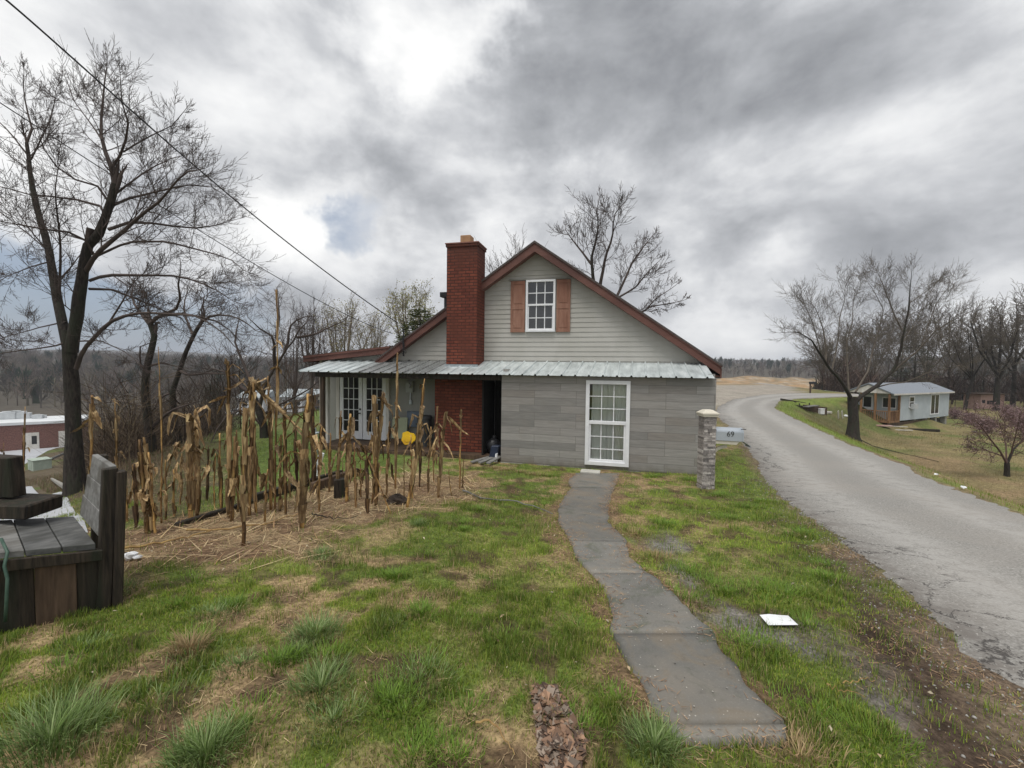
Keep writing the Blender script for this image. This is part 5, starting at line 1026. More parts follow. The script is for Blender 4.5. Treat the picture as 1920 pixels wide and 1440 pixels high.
for i, (u, v, s) in enumerate(((L * .30, 5, 1.6), (L * .36, 5.5, 1.6), (L * .43, 5, 1.3), (L * .57, 4, .9), (L * .60, 4.5, .7))):
    m = MB(); m.box(-s / 2, s / 2, -s * .4, s * .4, 0, s * .55); m.box(-s * .45, s * .45, -s * .41, -s * .395, s * .1, s * .45); m.tube([(0, 0, s * .55), (0, 0, s * .62)], s * .28, 12)
    m.build('roof_unit', nmat('unit_grey', (.42, .44, .45), (.52, .54, .55), 2, .5), bb, loc=(u, v, Hb + .322))
p = gp(75, 880); m = MB(); m.box(-.7, .7, -.55, .55, 0, .85); m.box(-.74, .74, -.59, .59, .851, .93); m.box(-.3, .3, -.565, -.551, .2, .7); inst('utility_cabinet', 'pale green utility cabinet on the grass island below the brick building', 'cabinet', m, nmat('pale_green_box', (.30, .36, .30), (.38, .44, .37), 3, .6), tuple(p), -.5, .03)
p0 = gp(57, 878); p1 = gp(128, 848); m = MB(); m.bar(tuple(p0 + np.array([0, 0, .06])), tuple(p1 + np.array([0, 0, .06])), .2, .2); o = m.build('kerb', nmat('dark_kerb', (.07, .07, .07), (.12, .12, .11), 2), None); tag(o, 'dark curved edging along the grass island below the brick building', 'kerb')
p0 = gp(96, 898); p1 = gp(137, 925); m = MB(); m.bar(tuple(p0 + np.array([0, 0, .03])), tuple(p1 + np.array([0, 0, .03])), .10, .10); o = m.build('kerb', CONC, None); tag(o, 'pale concrete kerb along the drive behind the timber bench', 'kerb')
def farhouse(label, px0, px1, pyb, Y, Hw, Hr, depth, wallm, roofm, name='house', nwin=2):
    a = at(px0, pyb, Y); b = at(px1, pyb, Y); z = g1((a[0] + b[0]) / 2, Y) - .4; zz = min(z, a[2]) ; L = b[0] - a[0]
    h = thing(name, label, 'house', (a[0], Y, zz), 0); Hw = Hw + (a[2] - zz)
    m = MB(); m.prism([(0, 0), (L, 0), (L, Hw), (0, Hw)], (0, depth)); m.build('wall', wallm, h)
    m = MB(); m.prism([(-.4, Hw), (depth + .4, Hw), (depth / 2, Hw + Hr)], (-.4, L + .4), axis='x'); m.build('roof', roofm, h)
    for i in range(nwin): u = L * (i + .6) / (nwin + .2); m = MB(); m.box(u - .5, u + .5, -.05, .0, Hw - 1.9, Hw - .8); m.build('window', GLASSD, h)
    m = MB(); m.box(L * .46, L * .46 + .95, -.055, .0, Hw - 2.4, Hw - .35); m.build('door', BWOOD, h); return h
WV = nmat('far_white_siding', (.50, .51, .52), (.60, .61, .62), 1, .7); GR_ = nmat('far_grey_roof', (.26, .29, .30), (.36, .39, .40), .8, .7); TN = nmat('far_tan', (.36, .33, .24), (.44, .40, .30), 1, .8)
farhouse('white hilltop house among the far woods above the corn', 436, 459, 682, 378, 4.5, 3.2, 9, WV, nmat('hill_roof', (.42, .43, .44), (.5, .5, .52), 1))
farhouse('white house with grey roof at the far end of the green field, left one', 446, 494, 772, 98, 3.3, 1.7, 7, WV, GR_)
farhouse('long white house beside the left one beyond the green field', 528, 566, 770, 101, 3.3, 1.8, 7, WV, GR_, nwin=3)
farhouse('tan house half hidden by the porch corner beyond the field', 569, 612, 770, 104, 3.6, 1.6, 7, TN, GR_)
def car(label, px, Y, paint, rz, L=4.4):
    x = at(px, 770, Y)[0]; z = g1(x, Y); c = thing('parked_car', label, 'car', (x, Y, z), rz)
    pr = [(-L / 2, .3), (-L / 2, .78), (-L * .42, .92), (-L * .30, .98), (-L * .18, 1.42), (L * .18, 1.45), (L * .30, .98), (L * .46, .85), (L / 2, .62), (L / 2, .3)]
    m = MB(); m.prism(pr, (-.85, .85)); m.build('body', paint, c, bevel=.05)
    m = MB(); m.prism([(-L * .26, 1.0), (-L * .165, 1.38), (L * .165, 1.40), (L * .255, 1.0)], (-.87, .87)); m.build('window', GLASSD, c)
    for sx in (-.31, .31):
        for sy in (-.8, .8): m = MB(); m.tube([(L * sx, sy - .1, .32), (L * sx, sy + .1, .32)], .32, 14); m.build('wheel', BLACK, c)
car('white car parked at the left end of the houses beyond the field', 446, 93, nmat('car_white', (.62, .63, .65), (.66, .67, .69), 1, .35), .1)
car('blue car parked beside the tan house beyond the field', 600, 96, nmat('car_blue', (.06, .15, .33), (.07, .17, .36), 1, .35), .3)
# fence line at the field's far edge
p0 = gp(505, 776); p1 = gp(606, 778)
fe = thing('rail_fence', 'low dark rail fence in front of the white houses across the field', 'fence', tuple(p0)); v = p1 - p0
m = MB()
for zz in (.5, 1.0): m.bar((0, 0, zz), (v[0], v[1], v[2] + zz), .08, .14)
m.build('rails', BWOOD, fe)
for i in range(7): q = v * i / 6; m = MB(); m.box(q[0] - .07, q[0] + .07, q[1] - .14, q[1] - .0, q[2] - .1, q[2] + 1.15); m.build('post', BWOOD, fe)

# ------------------------------------------------------------------ cabin, shed, far post on the right
C = at(1687, 789, 35.6); R_ = at(1778, 781, 40.3); rz, L = frame(C[:2], R_[:2]); zc = C[2]
cb = thing('cabin', 'pale blue grey cabin on blocks with brown timber porch on the bank', 'cabin', (C[0], C[1], zc), rz)
CW = nmat('cabin_siding', (.40, .45, .48), (.47, .52, .55), 1.2, .6, bs=.05); ORW = nmat('stained_timber', (.19, .105, .05), (.29, .165, .08), 4, .7, (3, 3, 1), (.12, .06, .03), bs=.3)
W = 3.0; Hc = 2.35
m = MB(); m.prism([(0, 0), (W, 0), (W, Hc), (W / 2, Hc + .72), (0, Hc)], (0, L), axis='x'); m.build('wall', CW, cb)
m = MB()
for (y0, z0, y1, z1) in ((-.28, Hc - .10, W / 2, Hc + .74), (W + .28, Hc - .10, W / 2, Hc + .74)):
    m.prism([(y0, z0), (y1, z1), (y1, z1 + .09), (y0, z0 + .09)], (-2.0, L + .25), axis='x')
m.build('roof', nmat('cabin_roof', (.17, .19, .22), (.24, .26, .29), 6, .6, (1, 8, 8)), cb)
m = MB(); m.prism([(0, Hc - .02), (W, Hc - .02), (W / 2, Hc + .68)], (-1.93, -1.88), axis='x'); m.box(-2.0, L + .25, -.30, -.27, Hc - .14, Hc - .01); m.build('gable_trim', WHTD, cb)
def cwin(u0, u1, z0, z1, sl=0):
    m = MB(); f = .09
    for b_ in ((u0, u1, z0, z0 + f), (u0, u1, z1 - f, z1), (u0, u0 + f, z0 + f, z1 - f), (u1 - f, u1, z0 + f, z1 - f), ((u0 + u1) / 2 - .04, (u0 + u1) / 2 + .04, z0 + f, z1 - f) if sl else (u0 + f, u1 - f, (z0 + z1) / 2 - .03, (z0 + z1) / 2 + .03)): m.box(b_[0], b_[1], -.05, -.002, b_[2], b_[3])
    w_ = m.build('window', WHT, cb); m = MB(); m.box(u0 + .05, u1 - .05, -.03, -.001, z0 + .05, z1 - .05); m.build('pane', GLASSD, w_)
cwin(1.55, 2.55, 1.05, 2.05); m = MB(); m.box(1.75, 2.45, -.35, -.06, .95, 1.4); m.box(1.8, 2.4, -.36, -.35, 1.0, 1.35); m.build('air_conditioner', nmat('unit_grey', 0, 0), cb)
cwin(5.9, 7.75, .28, 2.15, 1)
# end wall under the porch
for (v0_, v1_, z0, z1, lb) in ((.25, 1.25, 1.0, 1.95, 'window'), (1.9, 2.7, .1, 2.05, 'door')):
    m = MB(); m.box(-.05, -.002, v0_, v1_, z0, z1); w_ = m.build(lb, WHT, cb)
    m = MB()
    if lb == 'window': m.box(-.06, -.049, v0_ + .08, (v0_ + v1_) / 2 - .04, z0 + .08, z1 - .08); m.box(-.06, -.049, (v0_ + v1_) / 2 + .04, v1_ - .08, z0 + .08, z1 - .08)
    else: m.box(-.06, -.049, v0_ + .12, v1_ - .12, 1.0, z1 - .15)
    m.build('pane', GLASSD, w_)
m = MB(); m.box(-1.9, -.01, 0, W, -.12, .02); m.build('porch_floor', ORW, cb)
for (u, v) in ((-1.85, .06), (-1.85, 1.0), (-1.85, 2.0), (-1.85, W - .06), (-.08, .06)):
    m = MB(); m.box(u - .07, u + .07, v - .07, v + .07, .021, Hc - .03); m.build('porch_post', ORW, cb)
m = MB(); m.box(-1.9, -1.8, .15, 1.9, .80, .88); m.box(-1.8, -.2, .02, .10, .80, .88)
for i in range(12): v = .2 + i * .145; m.box(-1.87, -1.83, v, v + .05, .022, .80)
for i in range(9): u = -1.7 + i * .17; m.box(u, u + .05, .04, .08, .022, .80)
m.build('railing', ORW, cb)
m = MB()
for i in range(3): m.box(-2.3 - .3 * i, -2.0 - .3 * i, 2.0, 2.9, -.3 - .2 * i, -.25 - .2 * i)
m.build('steps', ORW, cb)
m = MB(); m.box(-1.85, L * .55, .08, .14, -.9, -.125); m.build('skirt', BWOOD, cb)
for i in range(4):
    for v in (.3, W - .3): m = MB(); m.box(L * (.3 + .22 * i), L * (.3 + .22 * i) + .4, v - .2, v + .2, -1.5, -.01); m.build('block', CONC, cb)
for u in (L * .80, L * .87): m = MB(); m.tube([(u, .25, -.5), (u, .45, -.5)], .34, 14); m.build('wheel', BLACK, cb)
A = at(1838, 774, 52); B = at(1882, 773, 53); rz, L = frame(A[:2], B[:2])
sh = thing('shed', 'small faded pink block shed with flat brown roof right of the cabin', 'shed', (A[0], A[1], A[2] - .5), rz)
PK = nmat('faded_pink_block', (.38, .25, .21), (.46, .31, .27), 2, .8)
m = MB(); m.box(0, L, 0, 1.7, 0, 2.75); m.build('wall', PK, sh); m = MB(); m.box(-.4, L + .3, -.3, 1.9, 2.76, 2.88, lambda a, b, c: (a, b, c)); m.build('roof', BWOOD, sh)
for (a, b, c_, d_) in ((.2, .7, 1.7, 2.1), (1.1, 2.4, 1.55, 2.0)): m = MB(); m.box(a, b, -.03, .01, c_, d_); m.build('window', DARK, sh)
# distant post mailbox
p = gp(1519, 737); mb2 = thing('post_mailbox', 'dark mailbox on a wooden post far along the lane', 'mailbox', tuple(p)); m = MB(); m.box(-.06, .06, -.06, .06, -.1, 1.0); m.build('post', BWOOD, mb2)
m = MB(); n = 10; pr = [(-.11, 1.0), (-.11, 1.14)] + [(-.11 * math.cos(a), 1.14 + .11 * math.sin(a)) for a in np.linspace(.3, 2.84, 7)] + [(.11, 1.14), (.11, 1.0)]; m.prism(pr, (-.1, .5), axis='x'); m.build('box', BLACK, mb2)
# debris on the right bank
def gobj(name, label, cat, px, py, mb, mat, rz=0, dz=0, rot=None, group=None, bevel=0):
    p = gp(px, py); return inst(name, label, cat, mb, mat, (p[0], p[1], g1(p[0], p[1]) + dz), rz, bevel, group, rot)
p = gp(1527, 772); pt = thing('timber_crib', 'dark open pit lined with charred timber beside the lane bend', 'pit', (p[0], p[1], g1(p[0], p[1])), .4)
m = MB(); m.box(-1.4, 1.4, -.1, .0, -.3, .45, lambda a, b, c: (a, b, c - .1 * a)); m.build('front_boards', BWOOD, pt); m = MB(); m.box(-1.5, 1.5, 1.6, 1.72, -.2, .95, lambda a, b, c: (a, b, c - .18 * max(a, 0) * 1.5)); m.build('back_boards', DWOOD, pt)
m = MB(); m.box(-1.42, -1.3, .0, 1.6, -.3, .5); m.build('side_board', DWOOD, pt); m = MB(); m.box(-1.6, -.2, -.5, -.1, .5, .56, lambda a, b, c: (a, b, c + .05 * a)); m.build('plank', GWOOD, pt)
for i in range(7): m = MB(); a = (random.uniform(-1.2, 1.2), random.uniform(.2, 1.3), .2); m.bar(a, (a[0] + random.uniform(-.7, .7), a[1] + random.uniform(-.4, .4), random.uniform(.4, .7)), .07); m.build('charred_stick', DWOOD, pt)
m = MB(); m.box(-.22, .22, -.2, .2, 0, .42); m.box(-.24, .24, -.22, .22, .40, .44); gobj('white_bucket', 'white square bucket in front of the charred timber pit', 'bucket', 1538, 776, m, WHT, .3, -.02, bevel=.02)
m = MB(); m.box(-.3, .3, -.12, .12, 0, .16); gobj('white_box', 'low white box lying right of the white bucket by the pit', 'box', 1552, 775, m, WHTD, .2, .0, bevel=.01)
for i, (a, b, lb) in enumerate(((1572, 785, 'left of two white boards leaning together by the bank tree'), (1580, 784, 'right of two white boards leaning together by the bank tree'))):
    m = MB(); m.box(-.06, .06, -.02, .02, -.1, .75); gobj('white_board', lb, 'board', a, b, m, WHTD, 0, 0, (.3, -.45 - .1 * i, .2), 'white boards by the bank tree')
m = MB(); ball(m, (0, 0, .1), .12, 8, 6, (1.4, 1, .8), .1); gobj('white_bag', 'small white bag beside the two leaning white boards', 'bag', 1586, 782, m, WHT)
m = MB(); m.box(-.6, .6, -.25, .25, 0, .08, lambda a, b, c: (a, b, c + .1 * abs(a))); gobj('red_board', 'reddish board with a white edge on the grass below the cabin porch', 'board', 1656, 801, m, nmat('red_board', (.32, .16, .13), (.5, .4, .36), 2), -.2, .03)
for i, (a, b, r_, lb) in enumerate(((1680, 801, -.35, 'upper of two white boards on the grass before the cabin corner'), (1692, 808, -.1, 'lower of two white boards on the grass before the cabin corner'))):
    m = MB(); m.box(-.75, .75, -.07, .07, 0, .05); gobj('fallen_board', lb, 'board', a, b, m, WHTD, r_, .05, None, 'white boards before the cabin')
m = MB(); m.box(-1.15, 1.15, -.11, .11, 0, .2); gobj('dark_beam', 'long dark beam lying on the grass below the cabin', 'beam', 1730, 808, m, DWOOD, -.25, -.02, bevel=.01)
for i, (a, b, s, lb) in enumerate(((1755, 893, .04, 'crumpled white wrapper on the far road verge, left one'), (1806, 919, .05, 'crumpled white paper on the far road verge, right one'), (1829, 811, .08, 'white scrap on the brown slope below the shed'))):
    m = MB(); ball(m, (0, 0, s * .5), s, 7, 5, (1.5, .8, .45), .3); gobj('litter', lb, 'litter', a, b, m, WHT, i, .03, None, 'litter on the verge')
m = MB(); vs = [(-.10 + .19 * a + .02 * b, -.055 + .11 * b - .02 * a, .003 + .006 * math.sin(a * 5) * b + .004 * a) for b in (0, .33, .66, 1) for a in (0, .33, .66, 1)]; k_ = len(vs); m.add(vs + [(a, b, c - .0008) for a, b, c in vs], [(r_ * 4 + c_, r_ * 4 + c_ + 1, r_ * 4 + c_ + 5, r_ * 4 + c_ + 4) for r_ in range(3) for c_ in range(3)] + [(k_ + r_ * 4 + c_ + 4, k_ + r_ * 4 + c_ + 5, k_ + r_ * 4 + c_ + 1, k_ + r_ * 4 + c_) for r_ in range(3) for c_ in range(3)])
gobj('paper_sheet', 'flat white sheet of paper on the ground between path and lane', 'paper', 1456, 1168, m, WHT, .1, .022)
m = MB(); ball(m, (0, 0, .03), .045, 8, 6, (1.3, 1, .7), .25); ball(m, (.06, -.02, .02), .03, 7, 5, (1.4, 1, .5), .2); gobj('crumpled_tissue', 'crumpled white scrap in the straw right of the timber bench', 'scrap', 245, 1052, m, WHT, .3, .02)
def stick(name, label, pts, r, mat, cat='branch', lift=.03):
    P = [gp(*q) for q in pts]; P = [np.array([a[0], a[1], float(gtop(a[0], a[1])) + lift]) for a in P]; b = P[0]; T = Tree(hash(pts[0]) % 999); pp, _ = rs_poly([q - b for q in P], 14); pp[:, 2] += np.array([random.uniform(0, .03) for _ in range(14)])
    m = MB(); m.tube([tuple(q) for q in pp], list(np.linspace(r, r * .4, 14)), 6); o = m.build(name, mat, None); o.location = tuple(b); return tag(o, label, cat)
STW = nmat('dry_corn', (.40, .27, .10), (.20, .11, .045), 14, .7, (1, 1, .35), (.30, .20, .09), bs=.4)
stick('fallen_branch', 'long thin fallen branch lying across the grass towards the path', [(868, 925), (905, 940), (960, 945), (1000, 955), (1036, 969)], .014, GWOOD)
stick('fallen_straw', 'straight dry stem lying on the straw right of the bench post', [(230, 1040), (330, 1020), (395, 1003)], .012, STW)
stick('fallen_straw', 'dry stem lying across the straw between the corn rows', [(350, 1002), (420, 1000), (500, 988), (575, 965)], .011, STW)
stick('fallen_straw', 'dark stem lying in the straw right of the front stalk', [(585, 968), (600, 975), (630, 980), (672, 975)], .009, DWOOD)
stick('long_straw', 'pale bent seed stem lying in the grass near the bottom of the picture', [(892, 1374), (915, 1376), (935, 1386), (950, 1412), (965, 1440)], .005, STW, 'stem')
stick('long_straw', 'pale straight stem lying on the moss between path and lane, upper one', [(1580, 1296), (1640, 1290)], .003, STW, 'stem')
stick('long_straw', 'pale straight stem lying on the moss between path and lane, lower one', [(1549, 1302), (1622, 1321)], .003, STW, 'stem')
stick('black_pipe', 'dark pipe running down the bank from the broad bank tree', [(1608, 822), (1640, 838), (1700, 852), (1760, 866)], .03, BARK, 'pipe', .0)
# low timber edging beside the porch
def timber(label, pa, pb, w_, h_, mat, za=0, zb=0, name='edging_timber', group=None):
    a = gp(*pa); b = gp(*pb); m = MB(); m.bar((0, 0, h_ / 2 + za), (b[0] - a[0], b[1] - a[1], b[2] - a[2] + h_ / 2 + zb), w_, h_); o = m.build(name, mat, None, bevel=.01); o.location = tuple(a); return tag(o, label, 'timber', group)
ET = 'timbers edging the garden beside the porch'
timber('long dark edging timber sloping down behind the corn to the left', (470, 945), (640, 893), .09, .13, DWOOD, group=ET)
timber('lower dark edging timber stepping down left from the long one', (330, 990), (478, 943), .07, .06, DWOOD, group=ET)
timber('upper edging timber with pale worn top next to the white stake', (585, 925), (668, 893), .09, .17, BWOOD, group=ET)
m = MB(); m.box(-.05, .05, -.015, .015, 0, .55); gobj('white_stake', 'short white painted stake leaning behind the edging timber', 'stake', 590, 898, m, WHT, 0, .0, (.1, .3, 0))
m = MB(); m.box(-.10, .10, -.07, .07, 0, .34); gobj('timber_stub', 'dark upright timber stub at the end of the edging', 'timber', 640, 935, m, DWOOD, .3, -.03, bevel=.01)
m = MB(); ball(m, (0, 0, .05), .12, 9, 6, (1.3, 1, .7), .2); gobj('earth_clod', 'dark clod of earth on the straw right of the corn rows', 'clod', 745, 945, m, nmat('dark_soil', (.02, .015, .012), (.05, .036, .026), 12, .95, bs=.9), 0, 0)

# ------------------------------------------------------------------ cables
def cable(label, pts, r):
    P = [at(a, b, c) for a, b, c in pts]; n = 60; Q = []
    P = np.array(P); s = np.linspace(0, 1, len(P)); q = np.linspace(0, 1, n)
    co_ = [np.polyfit(s, P[:, i], min(3, len(P) - 1)) for i in range(3)]; Q = np.stack([np.polyval(c, q) for c in co_], 1)
    m = MB(); m.tube([tuple(a) for a in Q], r, 6); o = m.build('power_cable', BLACK, None, smooth=True); return tag(o, label, 'cable', 'overhead cables to the house')
u_ = hw(-7.98, GV - .4)
cable('thick overhead cable sweeping from the top left corner down to the roof', [(-60, -55, 5.5), (15, 2, 6.0), (98, 75, 6.7), (185, 155, 7.5), (278, 233, 8.4), (370, 313, 9.2), (460, 394, 10.1), (573, 482, 11.2), (655, 541, 11.8), (742, 603, 12.4)], .014)
cable('thinner overhead cable running below the thick one from the left edge', [(-60, 155, 9), (0, 190, 9.6), (150, 290, 11), (300, 388, 12.4), (455, 482, 14), (520, 521, 14.8), (592, 559, 15.6), (664, 593, 16.5), (745, 632, 17.4)], .012)

# ------------------------------------------------------------------ bench of heavy timber
P0 = np.array([-2.76, 2.80, 0.0]); E1 = np.array([-.80, .60, 0.0]); E2 = np.array([-.60, -.80, 0.0])
bt = thing('timber_bench', 'crude heavy timber bench with high grey plank back at the left edge', 'bench', (P0[0], P0[1], 0))
def bp(a, b, c): q = E1 * a + E2 * b; return (float(q[0]), float(q[1]), c)
def obox(mb, a0, a1, b0, b1, z0, z1, za=None, lean=0):
    """box in bench axes; z may slope with b"""
    za = za or (lambda b: 0)
    return mb.box(a0, a1, b0, b1, z0, z1, lambda a, b, c: bp(a, b - lean * max(0, c - .38), c + za(b)))
tilt = lambda b: .20 * b
LB = .80
for i in range(3):
    m = MB(); obox(m, -.02, LB, .03 + .155 * i, .03 + .155 * i + .150, .35, .392, tilt); m.build('seat_plank', GWOODD if i < 2 else GWOOD, bt, bevel=.004)
for i, (a0, a1) in enumerate(((.05, .80), (.03, .74), (.05, .66))):
    z0 = .40 + .165 * i; m = MB(); obox(m, a0, a1, -.035, .0, z0, z0 + .160, None, .12); m.build('back_board', GWOOD, bt, bevel=.004)
m = MB(); obox(m, -.02, .045, -.04, .035, -.1, .885, None, .1); m.build('back_post', DWOOD, bt, bevel=.006)
m = MB(); obox(m, -.04, .03, -.095, -.042, -.1, .86, None, .08); m.build('back_post', DWOOD, bt, bevel=.008)
m = MB(); obox(m, LB - .06, LB + .02, -.12, -.04, -.3, .86, None, .1); m.build('back_post', DWOOD, bt, bevel=.008)
for i, (b0, b1, a_, mt) in enumerate(((-.005, .12, -.0, DWOOD), (.122, .30, -.02, BWOOD), (.30, .50, .02, DWOOD))):
    m = MB(); obox(m, a_, a_ + .04, b0, b1, -.12, .345, lambda b: .0 if b < .1 else .18 * b - .01); m.build('end_board', mt, bt, bevel=.004)
m = MB(); obox(m, .05, LB - .02, .46, .50, -.12, .34, lambda b: .09); m.build('front_board', DWOOD, bt, bevel=.004)
m = MB(); obox(m, -.05, -.021, .0, .5, .315, .385, lambda b: .2 * b - .035); m.build('seat_edge_board', DWOOD, bt, bevel=.004)
q = P0 + E1 * .52 + E2 * .34
m = MB(); m.box(-.62, .22, -.14, .14, 0, .10); inst('timber_beam', 'charred black beam lying across the seat of the timber bench', 'beam', m, DWOOD, (-3.60, 3.0, .515), bevel=.01, rot=(0, .06, .12))
m = MB(); m.box(-.30, .06, -.05, .05, 0, .29, lambda a, b, c: (a - .12 * c, b, c)); inst('timber_block', 'upright black timber slab standing on the charred beam', 'timber block', m, DWOOD, (-3.62, 3.02, .628), bevel=.008, rot=(0, .06, .05))
m = MB(); m.tube([at(2, 1010, 2.5), at(14, 1035, 2.45), at(8, 1062, 2.42), at(14, 1085, 2.4), at(12, 1130, 2.4), at(10, 1165, 2.4)], [.008] * 6, 8); o = m.build('green_hose', nmat('green_rubber', (.02, .05, .035), (.07, .12, .09), 7, .5), None, smooth=True); tag(o, 'faded green hose hanging at the left edge by the bench', 'hose')

# ------------------------------------------------------------------ dry corn stalks
def cornmat(name, a, b, c):
    m, t = newmat(name); tc = t.n('ShaderNodeTexCoord'); O = tc.outputs['Object']; oi = t.n('ShaderNodeObjectInfo')
    v = t.vmath('MULTIPLY', O, (9, 9, 1.1)).outputs[0]; ad = t.vmath('ADD', v, (0, 0, 0)); t.l(oi.outputs['Random'], ad.inputs[1]); n = t.noise(ad.outputs[0], 3.2, 6, .62, .4); n2 = t.noise(t.vmath('MULTIPLY', O, (60, 60, 3)).outputs[0], 2.0, 3, .6)
    k = t.ramp(n.outputs[0], [(.30, a), (.46, b), (.66, c)]); sc_ = t.vmath('SCALE', k); t.l(t.math('MULTIPLY', t.smooth(n2.outputs[0], .25, .75, .65, 1.3), t.smooth(oi.outputs['Random'], 0, 1, .5, 1.3)), sc_.inputs[3])
    finish(t, sc_.outputs[0], .62, 0, n2.outputs[0], .5, .004, .3); return m
CORNS = cornmat('corn_stalk', (.045, .024, .013), (.21, .115, .045), (.50, .32, .11)); CORNL = cornmat('corn_leaf', (.075, .042, .02), (.24, .15, .07), (.50, .37, .19)); CORND = cornmat('dark_corn', (.028, .016, .010), (.09, .052, .028), (.20, .12, .05))
GC = 'dry corn stalks left standing in the garden'
def ribbon(rn_, p, az, L, w_, droop, up0=.6, twist=0.0, fold=.35):
    """crumpled dry leaf: climbs a little from the stem, bends and hangs"""
    n = 9; d = np.array([math.cos(az) * (1 - abs(up0)), math.sin(az) * (1 - abs(up0)), up0]); d /= np.linalg.norm(d); pts = [np.array(p)]; st = L / (n - 1)
    brk = rn_.randint(0, 3)
    for i in range(n - 1):
        if i == brk: d = np.array([math.cos(az) * rn_.uniform(.1, .75), math.sin(az) * rn_.uniform(.1, .6), -droop * 1.3])
        d = d + np.array([rn_.gauss(0, .13), rn_.gauss(0, .13), rn_.gauss(0, .10)]); d /= np.linalg.norm(d); pts.append(pts[-1] + d * st)
    pts = np.array(pts); T_ = np.gradient(pts, axis=0); T_ /= np.linalg.norm(T_, axis=1)[:, None]; s = np.array([-math.sin(az), math.cos(az), 0.0]); vs = []
    for i in range(n):
        q = i / (n - 1); ww = w_ * (.55 + 1.2 * q if q < .25 else 1.0 - .85 * ((q - .25) / .75) ** 1.6) * rn_.uniform(.8, 1.15); a = twist * q; nn = np.cross(T_[i], s); nn /= np.linalg.norm(nn) + 1e-9; sd_ = s * math.cos(a) + nn * math.sin(a); up_ = np.cross(T_[i], sd_)
        vs += [pts[i] - sd_ * ww / 2 + up_ * ww * fold * rn_.uniform(.2, 1), pts[i], pts[i] + sd_ * ww / 2 + up_ * ww * fold * rn_.uniform(.2, 1)]
    vs = [tuple(v) for v in vs]; fs = []
    for i in range(n - 1):
        a = i * 3; fs += [(a, a + 1, a + 4, a + 3), (a + 1, a + 2, a + 5, a + 4)]
    return vs, fs
def corn(label, pts, r=.013, leaves=(), sheath=.5, mat=None, tuft=0, bent=None, seed=None, dy=0.0):
    r = r * 1.3; leaves = list(leaves) + [(q * .8 + .04, -sx, ll * .8, dr) for q, sx, ll, dr in leaves[:3]]
    """pts in photograph pixels from the foot upwards; leaves = (height fraction, side -1..1 in x, length, droop)"""
    rn_ = random.Random(pts[0][0] * 7 + pts[0][1]); g_ = gp(*pts[0]); Y = g_[1]; g_ = np.array([g_[0], Y, float(gtop(g_[0], Y))])
    P = [g_ - np.array([0, 0, .04])] + [at(a, b, Y + dy * (i + 1) / len(pts) + rn_.uniform(-.03, .03)) for i, (a, b) in enumerate(pts[1:])]; P = [p - g_ for p in P]
    n = 16; pp, L = rs_poly(P, n); pp[1:, 0] += np.array([rn_.gauss(0, .004) for _ in range(n - 1)]); root = thing('corn_stalk', label, 'corn stalk', tuple(map(float, g_)), 0, GC)
    rs = []; q2, pts2 = [], []
    nn = max(3, int(L / .17)); k = 0
    for i in range(n): rs.append(r * (1.12 - (.78 if L > 1.75 else .45) * i / (n - 1)))
    m = MB(); m.tube([tuple(q) for q in pp], rs, 8)
    for j in range(1, nn):                                          # swollen joints
        f = j / nn * (n - 1); i = int(f); c = pp[i] + (pp[min(i + 1, n - 1)] - pp[i]) * (f - i); d = pp[min(i + 1, n - 1)] - pp[max(i - 1, 0)]; d /= np.linalg.norm(d); rr = rs[i] * 1.28
        m.tube([tuple(c - d * .008), tuple(c), tuple(c + d * .008)], [rs[i] * .98, rr, rs[i] * .98], 8, cap=False)
    m.build('stalk', mat or CORNS, root, smooth=True)
    if sheath:                                                      # torn sheaths still wrapped round the stem
        for j in range(int(nn * sheath * 1.3) + 1):
            m = MB(); f0_ = rn_.uniform(.12, .9) * (n - 2); i = int(f0_); ln = rn_.randint(2, 4); az0 = rn_.uniform(0, 6.28); vs = []; kk = 5
            seg = [pp[min(i + q, n - 1)] for q in range(ln + 1)]
            for qi, c in enumerate(seg):
                R1 = rs[min(i, n - 1)] * (1.25 + .75 * qi / ln + rn_.uniform(0, .35))
                for h in range(kk): a = az0 + h / (kk - 1) * rn_.uniform(2.4, 3.6); vs.append((c[0] + math.cos(a) * R1, c[1] + math.sin(a) * R1, c[2] + rn_.uniform(-.012, .012)))
            fs = [(a * kk + b, a * kk + b + 1, (a + 1) * kk + b + 1, (a + 1) * kk + b) for a in range(ln) for b in range(kk - 1)]; m.add(vs, fs)
            m.build('sheath', CORNL if mat is None else mat, root)
    for (q, sx, ll, dr) in leaves:
        i = q * (n - 1); j = min(int(i), n - 2); c = pp[j] + (pp[j + 1] - pp[j]) * (i - j); az = math.atan2(rn_.uniform(-.6, .6), sx); vs, fs = ribbon(rn_, c, az, ll, rn_.uniform(.045, .075), dr, rn_.uniform(.2, .7), rn_.uniform(-1.5, 1.5)); MB().add(vs, fs).build('leaf', CORNL if rn_.random() < .75 or mat is None else CORND, root)
    if tuft:
        m = MB(); c = pp[-1]
        for i in range(9): a = rn_.uniform(0, 6.28); e = c + np.array([math.cos(a) * tuft * rn_.uniform(.2, .8), math.sin(a) * tuft * .6, rn_.uniform(-.9, .7) * tuft]); mid = (c + e) / 2 + np.array([0, 0, .2 * tuft]); m.tube([tuple(c), tuple(mid), tuple(e)], [.004, .003, .0012], 4, cap=False)
        m.build('frayed_top', CORNL, root)
    return root
D_ = CORND
corn('tallest corn stalk, thin topped, with a pale husk knot high above the roof line', [(515, 962), (516, 880), (518, 780), (520, 690), (521, 640), (519, 600), (518, 543)], .010, [(.78, .6, .16, .3), (.76, -.5, .12, .5), (.45, -.6, .3, .5), (.3, .5, .25, .6)], .25)
